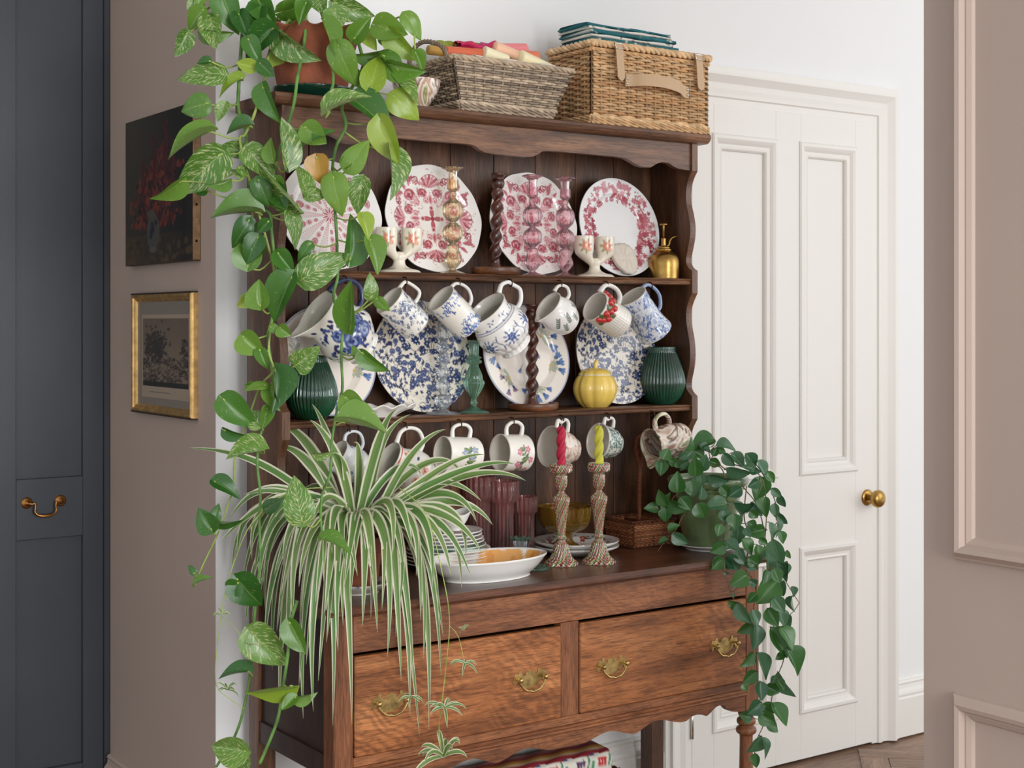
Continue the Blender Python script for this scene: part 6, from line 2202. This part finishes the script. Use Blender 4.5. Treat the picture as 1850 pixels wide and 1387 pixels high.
for i, (tx_, ty, ax, ay) in enumerate(TIPS):
    hang_ = ty > 985
    dt = entry(tx_) - random.uniform(.03, .09) if hang_ else 3.29 - random.uniform(-.10, .16)
    if tx_ > 700 and not hang_:
        dt = 3.36 - random.uniform(0, .14)
    T_ = at_d(tx_, ty, dt)
    S_ = crown + np.array([random.uniform(-.025, .025), random.uniform(-.025, .025), random.uniform(-.005, .012)])
    ds = depth(S_)
    A_ = at_d(ax, ay, ds * .55 + dt * .45)
    P1 = S_ * .25 + A_ * .75 + np.array([0, 0, .015])
    P2 = np.array([T_[0], T_[1], A_[2] * .80 + T_[2] * .20]) * .75 + A_ * .25 if hang_ else A_ * .6 + T_ * .4 + np.array([0, 0, .02])
    jt = lambda s_: np.array([random.uniform(-s_, s_), random.uniform(-s_, s_) * .6, random.uniform(-s_, s_) * .7])
    P = bez(S_, P1 + jt(.028), P2 + jt(.035 if hang_ else .02), T_, 22)
    L = np.linalg.norm(np.diff(P, axis=0), axis=1).sum()
    ribbon(P - SL, random.uniform(.019, .028) * min(1, .55 + L * 1.4), random.uniform(.5, 1.3)).build('leaf', M['spider'], sp)
# runners with plantlets
def plantlet(px, py, d, size, n, name='plantlet'):
    c = at_d(px, py, d)
    g = Geo()
    for k in range(n):
        a = k * 2.4 + random.random()
        el = random.uniform(-.5, .9)
        L = size * random.uniform(.6, 1.0)
        dv = np.array([math.cos(a) * math.cos(el), math.sin(a) * math.cos(el), math.sin(el)])
        T_ = c + dv * L - np.array([0, 0, L * .25])
        P = bez(c, c + dv * L * .4 + np.array([0, 0, L * .15]), c + dv * L * .8 + np.array([0, 0, L * .1]), T_, 9)
        g.geo(ribbon(P - SL, max(.0035, size * .13), .9))
    g.build(name, M['spider'], sp)
def runner(pts, r):
    P = spline(pts, 50)
    tube(np.array([at_d(*p) for p in P]) - SL, np.linspace(r, r * .6, 50), 6).build('runner', M['stem'], sp)
runner([(600, 880, 3.2), (520, 890, 3.16), (455, 945, 3.12), (425, 1010, 3.12), (408, 1065, 3.12), (400, 1112, 3.12), (390, 1195, 3.12), (392, 1240, 3.12), (415, 1262, 3.12), (442, 1280, 3.12)], .0013)
runner([(400, 1112, 3.12), (425, 1135, 3.12), (448, 1166, 3.12)], .0009)
runner([(720, 880, 3.2), (770, 930, 3.14), (800, 1040, 3.10), (812, 1120, 3.09), (806, 1200, 3.09), (797, 1280, 3.09), (793, 1320, 3.09), (800, 1362, 3.09)], .0012)
runner([(812, 1130, 3.09), (828, 1150, 3.09), (838, 1192, 3.09)], .0008)
for a in ((401, 1110, 3.12, .026, 7), (448, 1166, 3.12, .026, 6), (411, 1246, 3.12, .036, 9), (838, 1138, 3.09, .022, 5), (840, 1198, 3.09, .042, 7), (803, 1278, 3.09, .050, 12), (801, 1366, 3.09, .085, 12), (742, 1258, 3.10, .04, 5)):
    plantlet(*a)

# ---- trailing plant in the green glazed pot
GPX, GPY = 2.690, 2.912
sau = thing('white_saucer', 'white saucer under the green glazed pot', 'saucer', (GPX, GPY, ZW + .0005))
lathe(spline([(.001, .001), (.055, 0), (.060, .003), (.076, .010), (.083, .014), (.081, .016), (.06, .007), (.001, .005)], 40), 80).build('saucer_body', M['white_china'], sau)
hp = thing('trailing_plant', 'glossy trailing plant spilling from an olive green pot', 'plant', (GPX, GPY, ZW + .0065))
lathe(spline([(.001, .001), (.060, 0), (.064, .004), (.070, .030), (.080, .090), (.088, .140), (.092, .160), (.106, .168), (.111, .178), (.110, .188), (.104, .190), (.092, .178), (.086, .15), (.001, .149)], 70), 88).build('pot', M['pot_green'], hp)
lathe([(.001, .168), (.05, .172), (.094, .166)], 32).build('soil', M['soil'], hp)
B = Plant(hp)
cJ, cK = crop(1100, 740, 4.6225), crop(1000, 1000, 3.558)
hs = M['hoya_stem']
B.vine(V_(cJ, [(800, 470), (930, 480), (975, 600), (988, 740), (975, 900), (960, 1080), (960, 1250)], 3.9, 3.76) + V_(cK, [(1095, 40), (1105, 130), (1150, 280), (1185, 335)], 3.70), .0016, .0012, hs, 'trailing_stem')
B.vine(V_(cJ, [(900, 440), (1060, 570), (1150, 680), (1220, 770), (1280, 930), (1300, 1150), (1290, 1250)], 3.9, 3.74) + V_(cK, [(1375, 60), (1395, 250), (1400, 420), (1480, 640), (1440, 790), (1400, 950), (1420, 1060)], 3.70), .0017, .0012, hs, 'trailing_stem')
B.vine(V_(cJ, [(950, 430), (1150, 490), (1270, 560), (1310, 720), (1315, 900), (1300, 1150)], 3.92, 3.78), .0015, .0012, hs, 'trailing_stem')
B.vine(V_(cJ, [(1000, 380), (1200, 430), (1330, 620), (1400, 800), (1430, 900), (1370, 1000), (1390, 1180), (1440, 1300)], 3.95, 3.74) + V_(cK, [(1480, 150), (1530, 240), (1580, 315)], 3.72), .0016, .001, hs, 'trailing_stem')
B.vine(V_(cJ, [(1150, 640), (1130, 900), (1180, 1080), (1140, 1280)], 3.84, 3.74) + V_(cK, [(1240, 95), (1300, 220), (1285, 370), (1300, 500), (1305, 700), (1320, 900), (1350, 1080), (1310, 1190), (1290, 1300)], 3.70), .0016, .0011, hs, 'trailing_stem')
B.vine(V_(cJ, [(780, 520), (690, 620), (580, 690), (480, 800), (400, 830)], 3.84, 3.78), .0015, .001, hs, 'trailing_stem')
B.vine(V_(cJ, [(800, 640), (740, 790), (630, 870), (560, 1000), (480, 1080), (410, 1180)], 3.82, 3.78), .0014, .0008, hs, 'trailing_stem')
B.vine(V_(cJ, [(760, 480), (640, 430), (530, 410), (430, 410), (370, 400)], 3.88, 3.84), .0014, .0009, hs, 'trailing_stem')
B.vine(V_(cJ, [(850, 460), (840, 380), (820, 320), (760, 300)], 3.94), .0014, .001, hs, 'trailing_stem')
LJ = [(455, 410, 500, 330, 92, 1), (440, 425, 430, 540, 95, 1), (560, 455, 495, 410, 65, 1), (575, 680, 570, 535, 116, 1), (690, 600, 700, 718, 132, 1), (480, 790, 425, 670, 88, 1), (490, 780, 500, 700, 42, 1), (405, 830, 305, 820, 62, 1), (470, 815, 430, 790, 48, 1), (470, 830, 470, 930, 95, 1), (505, 770, 640, 850, 105, 1),
      (600, 740, 680, 830, 92, 1), (740, 790, 800, 900, 122, 1), (975, 790, 820, 800, 82, 0), (960, 840, 985, 945, 92, 0), (930, 960, 910, 1050, 80, 1), (1050, 880, 1050, 1000, 112, 1), (1080, 970, 1070, 1120, 115, 0), (1195, 790, 1060, 800, 78, 0), (1195, 780, 1285, 870, 72, 0), (1290, 1000, 1155, 1030, 102, 1), (870, 260, 690, 310, 90, 1), (905, 305, 1050, 315, 50, 0),
      (780, 390, 665, 330, 75, 1), (870, 380, 905, 315, 55, 1), (760, 300, 850, 345, 60, 0), (720, 540, 715, 395, 112, 1), (780, 500, 810, 380, 90, 0), (765, 540, 770, 628, 122, 0), (840, 560, 990, 605, 95, 0), (1000, 490, 1175, 540, 78, 0), (965, 370, 1050, 460, 80, 0), (1030, 370, 1130, 470, 80, 0), (1150, 375, 1225, 480, 95, 0), (1245, 435, 1320, 560, 85, 0),
      (1330, 520, 1375, 605, 65, 1), (1300, 580, 1230, 740, 125, 1), (1310, 740, 1300, 880, 98, 1), (1370, 660, 1435, 730, 62, 0), (1430, 720, 1465, 810, 48, 0), (1385, 790, 1395, 890, 60, 0), (1420, 870, 1480, 955, 65, 0), (1400, 900, 1420, 1050, 50, 0), (1340, 950, 1370, 1085, 65, 0), (1430, 1020, 1460, 1110, 62, 1), (1380, 1100, 1440, 1290, 135, 0), (1490, 1180, 1510, 1240, 40, 1),
      (965, 1130, 860, 1190, 98, 1), (985, 1100, 1080, 1180, 78, 0), (1120, 1090, 1200, 1200, 85, 1), (1240, 1140, 1260, 1275, 88, 1), (1170, 1240, 1250, 1290, 95, 1), (945, 1245, 870, 1335, 82, 1), (985, 1235, 1090, 1320, 82, 0), (1100, 1170, 1140, 1310, 85, 0), (1310, 1200, 1340, 1400, 95, 0), (1400, 1290, 1400, 1420, 75, 0), (1485, 1290, 1490, 1387, 42, 0), (500, 1000, 580, 960, 42, 1),
      (490, 1085, 415, 1110, 38, 1), (540, 1040, 650, 1120, 95, 0), (1240, 600, 1160, 640, 75, 0), (1180, 500, 1260, 520, 62, 0), (1100, 660, 1010, 720, 88, 0), (660, 440, 600, 500, 65, 1), (590, 400, 660, 370, 60, 0), (640, 330, 700, 250, 60, 1), (850, 430, 930, 460, 70, 1), (900, 330, 970, 350, 60, 1), (560, 440, 600, 480, 55, 1), (1180, 850, 1240, 900, 70, 1), (1170, 940, 1230, 990, 75, 1),
      (940, 640, 1010, 720, 80, 1), (700, 350, 640, 410, 70, 0), (1050, 780, 1120, 890, 60, 0), (590, 470, 660, 430, 60, 0), (1210, 500, 1130, 470, 60, 0), (1130, 1000, 1180, 1060, 60, 0), (1020, 900, 960, 930, 60, 1), (760, 740, 790, 650, 60, 0), (1260, 1080, 1320, 1120, 60, 1)]
LK = [(1085, 35, 1025, 95, 72, 1), (1115, 25, 1195, 90, 68, 0), (1240, 60, 1310, 100, 50, 0), (1240, 140, 1150, 195, 98, 1), (1175, 215, 1150, 180, 36, 0), (1095, 115, 1125, 130, 24, 0), (1160, 275, 1150, 255, 16, 0), (1190, 335, 1125, 310, 52, 1), (1190, 330, 1255, 445, 80, 0), (1275, 370, 1310, 460, 65, 0), (1270, 450, 1190, 510, 68, 1), (1295, 465, 1295, 610, 88, 0),
      (1430, 185, 1320, 310, 132, 1), (1500, 60, 1490, 170, 32, 0), (1480, 180, 1465, 270, 48, 0), (1535, 215, 1550, 270, 42, 0), (1535, 280, 1530, 370, 26, 0), (1420, 290, 1480, 370, 80, 0), (1380, 360, 1440, 460, 85, 1), (1450, 370, 1495, 460, 65, 0), (1520, 400, 1520, 480, 32, 0), (1460, 480, 1545, 600, 88, 1), (1400, 490, 1480, 655, 112, 1), (1500, 620, 1595, 760, 84, 1), (1280, 640, 1215, 725, 64, 1),
      (1310, 650, 1345, 795, 84, 0), (1300, 760, 1225, 820, 74, 1), (1450, 775, 1530, 920, 68, 0), (1330, 830, 1340, 935, 74, 0), (1370, 850, 1440, 890, 74, 1), (1330, 960, 1260, 1030, 92, 0), (1350, 970, 1420, 1020, 74, 1), (1410, 970, 1480, 1100, 84, 1), (1330, 1030, 1420, 1090, 88, 1), (1270, 1050, 1205, 1040, 72, 1), (1370, 1090, 1440, 1140, 54, 1), (1330, 1180, 1260, 1280, 84, 0), (1340, 1190, 1375, 1305, 48, 0),
      (1300, 1290, 1300, 1370, 54, 1), (1420, 100, 1450, 180, 70, 1), (1370, 110, 1350, 190, 60, 1), (1300, 200, 1260, 170, 50, 0), (1440, 810, 1480, 870, 50, 1), (1430, 790, 1400, 830, 40, 0), (1480, 650, 1430, 680, 40, 1), (1220, 840, 1240, 880, 45, 1), (1300, 260, 1250, 310, 50, 1)]
for c, Ls, sc in ((cJ, LJ, 4.6225), (cK, LK, 3.558)):
    for bx, by, tx_, ty, w, tn in Ls:
        e = .11
        bx, by, tx_, ty = bx - e * (tx_ - bx), by - e * (ty - by), tx_ + e * (tx_ - bx), ty + e * (ty - by)
        B.leaf(c(bx, by), c(tx_, ty), w / sc * 1.22, HM[tn], .8, .02, True, .0010)
B.finish()
# ------------------------------------------------------------------ pictures on the return wall
def wall_pic(Y0, Y1, z0, z1, nx, nz, canvas, X):
    """flat painted sheet facing -x; canvas x runs from far end to near end"""
    yy, zz_ = np.linspace(Y1, Y0, nx), np.linspace(z1, z0, nz)
    A, B = np.meshgrid(yy, zz_)
    V = np.stack([np.full(A.size, X), A.ravel(), B.ravel()], -1)
    U, W = np.meshgrid(np.linspace(0, canvas.w, nx), np.linspace(0, canvas.h, nz))
    g = Geo()
    g.add(V, quads(nx, nz, False)[:, ::-1], None, canvas.sample(U.ravel(), W.ravel()))
    return g
# flower painting
cv = Cv(240, 200, (52, 44, 36))
Xg, Yg = np.meshgrid(np.arange(240) / 240, np.arange(200) / 200)
bgl = lin((84, 76, 62)) * np.clip(1.15 - Xg * 1.25, .22, 1)[..., None] * np.clip(1.1 - Yg * .5, .4, 1)[..., None]
tab = lin((92, 74, 50)) * np.clip(1.05 - Xg * .9, .22, 1)[..., None]
cv.a = np.where((Yg > .80)[..., None], tab, bgl)
for i in range(60):
    cv.ell(RNG.uniform(0, 240), RNG.uniform(164, 200), RNG.uniform(5, 16), RNG.uniform(2, 6), RNG.uniform(-.3, .3), (110, 88, 58) if i % 2 else (58, 46, 32), .6)
for i in range(520):
    s = RNG.uniform()
    x = RNG.normal(118, 40)
    y = RNG.uniform(40 + abs(x - 150) * .5, 150)
    cv.ell(x, y, RNG.uniform(2, 7), RNG.uniform(2, 6), RNG.uniform(0, 3), ((92, 34, 34), (66, 24, 28), (122, 46, 38), (48, 22, 26), (150, 66, 46))[i % 5 if i % 7 else 4], .85)
for x0, y0 in ((108, 30), (150, 14), (70, 60), (180, 44)):
    for i in range(26):
        cv.ell(RNG.normal(x0, 5), y0 + i * 2.6, 4, 4, 0, ((104, 36, 36), (76, 28, 30))[i % 2], .9)
cv.ell(104, 158, 23, 26, 0, (96, 92, 84))
cv.ell(98, 134, 13, 6, 0, (104, 98, 88))
cv.ell(104, 182, 14, 4, 0, (112, 106, 96))
for i in range(9):
    cv.ell(102 + RNG.normal(0, 6), 156 + RNG.normal(0, 9), 5, 4, i, (40, 46, 62))
cv.a *= .5
pt = thing('oil_painting', 'dark unframed oil painting of red flowers in a vase', 'painting', (RET_X, 3.585, 1.55))
off = np.array([RET_X, 3.585, 1.55])
def pp(g, name, mat, smooth=False, parent=None):
    for i in range(len(g.V)):
        g.V[i] = g.V[i] - off
    return g.build(name, mat if not isinstance(mat, str) else M[mat], parent or pt, smooth)
pp(box((RET_X - .0205, 3.3535, 1.5535), (RET_X - .001, 3.8175, 1.9405), .001), 'stretched_canvas', 'canvas_edge')
pic = attr_mat('oil_paint', .45, .2, bump=.25, bscale=140)
pp(wall_pic(3.354, 3.817, 1.554, 1.940, 180, 160, cv, RET_X - .0212), 'painted_face', pic, True)
pp(box((RET_X - .0214, 3.353, 1.5515), (RET_X - .001, 3.818, 1.5533), .0003), 'lower_edge', 'frame_dark')
for z in (1.60, 1.69, 1.78, 1.87, 1.92):
    k = lathe([(.0035, 0), (.003, .001), (.0001, .0018)], 10)
    pp(Geo().geo(k, frame((RET_X - .011, 3.3534, z), (1, 0, 0), (0, 0, 1), (0, -1, 0))), 'tack', 'nail', True)

# engraving in a gilt frame
cv = Cv(150, 190, (168, 150, 126))
Xg, Yg = np.meshgrid(np.arange(150) / 150, np.arange(190) / 190)
cv.a = lin((160, 138, 116)) * np.clip(.62 + .5 * Yg, .5, 1)[..., None] * np.ones((190, 150, 1))
for i in range(40):
    cv.ell(RNG.uniform(0, 150), RNG.uniform(0, 70), RNG.uniform(8, 22), RNG.uniform(3, 8), RNG.uniform(-.3, .3), (140, 118, 98), .35)
for i in range(700):
    if i % 2:
        x, y = RNG.normal(45, 17), RNG.normal(78, 24)
    elif i % 5:
        x, y = RNG.uniform(0, 150), RNG.uniform(112, 176)
    else:
        x, y = RNG.normal(140, 8), RNG.uniform(60, 120)
    cv.ell(x, y, RNG.uniform(1.5, 6), RNG.uniform(1.5, 5), RNG.uniform(0, 3), ((44, 36, 30), (62, 52, 44), (84, 70, 58), (52, 44, 38))[i % 4], .8)
for i in range(90):
    cv.ell(RNG.uniform(30, 130), RNG.normal(140, 10), RNG.uniform(1, 4), 1.3, RNG.uniform(-.5, .5), (150, 132, 110), .8)
cv.a[176:] = lin((40, 34, 28))
off = np.array([RET_X, 3.577, 1.16])
fr = thing('framed_print', 'small landscape engraving in a gold frame', 'picture', off)
Y0, Y1, z0, z1 = 3.369, 3.785, 1.160, 1.476
def rc_(a, b, c_, d):
    return [(a, c_, 1, 1), (b, c_, -1, 1), (b, d, -1, -1), (a, d, 1, -1)]
fp = [(0, 0.0), (0, .012), (.002, .017), (.006, .0195), (.011, .018), (.013, .014), (.015, .0135), (.019, .011), (.022, .007), (.022, .003)]
g = mould_loop(rc_(Y0, Y1, z0, z1), fp, True, None, lambda y, z, h: (RET_X - h, y, z))
pp(g, 'gilt_frame', 'gold', False, fr)
g = Geo()
for (a, b, c_, d) in ((Y0 - .0004, Y1 + .0004, z1 - .003, z1 + .0012), (Y0 - .0004, Y1 + .0004, z0 - .0012, z0 + .003)):
    box((RET_X - .0188, a, c_), (RET_X - .0005, b, d), .001, g)
pp(g, 'dark_reflection_edge', 'frame_dark', False, fr)  # dark strips paint the gilt's dim reflections along top and bottom rails
pp(box((RET_X - .006, Y0 + .018, z0 + .018), (RET_X - .001, Y1 - .018, z1 - .018), .0002), 'mount', 'mount', False, fr)
my0, my1, mz0, mz1 = Y0 + .045, Y1 - .060, z0 + .072, z1 - .066
cv.a *= .62
pp(box((RET_X - .0066, my0 - .010, mz0 - .030), (RET_X - .006, my1 + .010, mz1 + .010), .0001), 'print_sheet', pbr('old_paper', (166, 148, 128), .9), False, fr)
pp(wall_pic(my0, my1, mz0, mz1, 130, 150, cv, RET_X - .0070), 'engraving', M['matte_attr'], True, fr)
g = Geo()
for k in range(9):
    yq = my1 - .05 - k * .016
    box((RET_X - .0071, yq - .010, mz0 - .016 + .001 * (k % 2)), (RET_X - .0067, yq, mz0 - .0145 + .001 * (k % 2)), .0001, g)
pp(g, 'caption_line', 'frame_dark', False, fr)
pp(box((RET_X - .0082, Y0 + .020, z0 + .020), (RET_X - .0078, Y1 - .020, z1 - .020), .0001), 'pane', 'pane', False, fr)

# ------------------------------------------------------------------ under the dresser
ux0, ux1, uy0, uy1 = 1.93, 2.345, 2.87, 3.13
uo = np.array([(ux0 + ux1) / 2, (uy0 + uy1) / 2, 0.0])
lb = thing('rattan_chest', 'dark rattan chest standing under the dresser', 'chest', uo)
hx_, hy_ = (ux1 - ux0) / 2, (uy1 - uy0) / 2
for i, P in enumerate(four(hx_ + .03, hy_, .012, hx_ + .03, hy_, .225)):
    g = Geo()
    weave(g, P, 22 if i % 2 == 0 else 14, 30, .0036, .003, rc, .003, seed=70 + i)
    g.build('woven_side', M['wicker'], lb)
g = Geo()
weave(g, [(-hx_ - .035, -hy_ - .005, .235), (hx_ + .035, -hy_ - .005, .235), (hx_ + .035, hy_ + .005, .235), (-hx_ - .035, hy_ + .005, .235)], 24, 40, .0036, .003, rc, .002, seed=77)
rope_rect(g, hx_ + .035, hy_ + .005, .235, .005, (96, 56, 36), 20, 3, 2)
box((-hx_ - .03, -hy_, .222), (hx_ + .03, hy_, .232), .001, g, lin((60, 36, 24)))
g.build('lid', M['wicker'], lb)
for sx in (-1, 1):
    for sy in (-1, 1):
        lathe([(.010, 0), (.012, .002), (.012, .012), (.001, .013)], 16).build('foot', M['twist_wood'], lb).location = (sx * hx_, sy * (hy_ - .02), 0)
gb_ = thing('storage_tray', 'pale grey tray behind the embroidered cloth', 'tray', (uo[0] + .005, uo[1] + .075, .2405))
g = Geo()
for a, b in (((-.20, -.05, 0), (.20, .05, .004)), ((-.20, -.05, .004), (.20, -.046, .075)), ((-.20, .046, .004), (.20, .05, .075)), ((-.20, -.046, .004), (-.196, .046, .075)), ((.196, -.046, .004), (.20, .046, .075))):
    box(a, b, .0018, g)
g.build('tray_body', pbr('grey_plastic', (188, 186, 182), .5), gb_, False)
cl = thing('embroidered_cloth', 'rolled cream cloth embroidered with red and purple flowers', 'textile', (uo[0] - .005, uo[1] - .055, .2405))
cv = Cv(520, 160, (234, 228, 214))
for i, (x0, c1) in enumerate(((60, (196, 40, 44)), (170, (86, 44, 90)), (280, (196, 40, 44)), (390, (86, 44, 90)), (478, (200, 44, 46)))):
    for dx in (-12, 0, 12):
        for dy in (-10, 4):
            cv.ell(x0 + dx, 66 + dy, 7, 8, 0, c1)
    for q in range(4):
        cv.ell(x0 + 26 + q * 3, 44 + q * 11, 4, 9, 0, (66, 140, 104))
        cv.ell(x0 + 44 + q * 2, 36 + q * 9, 10 - q, 6, .5, (74, 150, 112))
    cv.ell(x0 + 52, 92, 18, 7, 0, (40, 70, 140))
cv.a[112:140] = lin((150, 34, 44))
for x in range(0, 520, 10):
    cv.line([(x, 114), (x + 8, 138)], 1.6, (226, 206, 196))
cv.line([(0, 108), (520, 108)], 2.2, (206, 150, 60))
cv.line([(0, 103), (520, 103)], 2.2, (150, 34, 44))
ring, nx = 40, 160
t_ = np.linspace(0, 2 * PI, ring, endpoint=False)
V, Cc = [], []
for i in range(nx):
    a = i / (nx - 1)
    for k in range(ring):
        cy, cz = math.cos(t_[k] + PI), math.sin(t_[k] + PI)
        V.append(((a - .5) * .40, np.sign(cy) * abs(cy) ** .6 * .062, .034 + np.sign(cz) * abs(cz) ** .7 * .034 + .0015 * math.sin(30 * a + k)))
        # front face is k around PI..: run canvas from the underside up the front and over the top
        Cc.append((a * 519, ((t_[k] - 0.9 * PI) % (2 * PI)) / (2 * PI) * 0))
V = np.array(V)
cy_ = V[:, 1]
s_ = np.where(cy_ < 0, (V[:, 2] / .068) * 100, 104 + np.clip((cy_) / .06, 0, 1) * 40)
s_ = np.where((cy_ < 0) & (V[:, 2] > .060), 100 + (cy_ + .062) / .062 * 12, s_)
s_ = np.where(V[:, 2] < .02, 8, s_)
g = Geo()
g.add(V, [quads(ring, nx), np.arange(ring)[::-1][None, :], ((nx - 1) * ring + np.arange(ring))[None, :]], None, cv.sample(np.array(Cc)[:, 0], s_))
g.build('rolled_cloth', M['matte_attr'], cl)
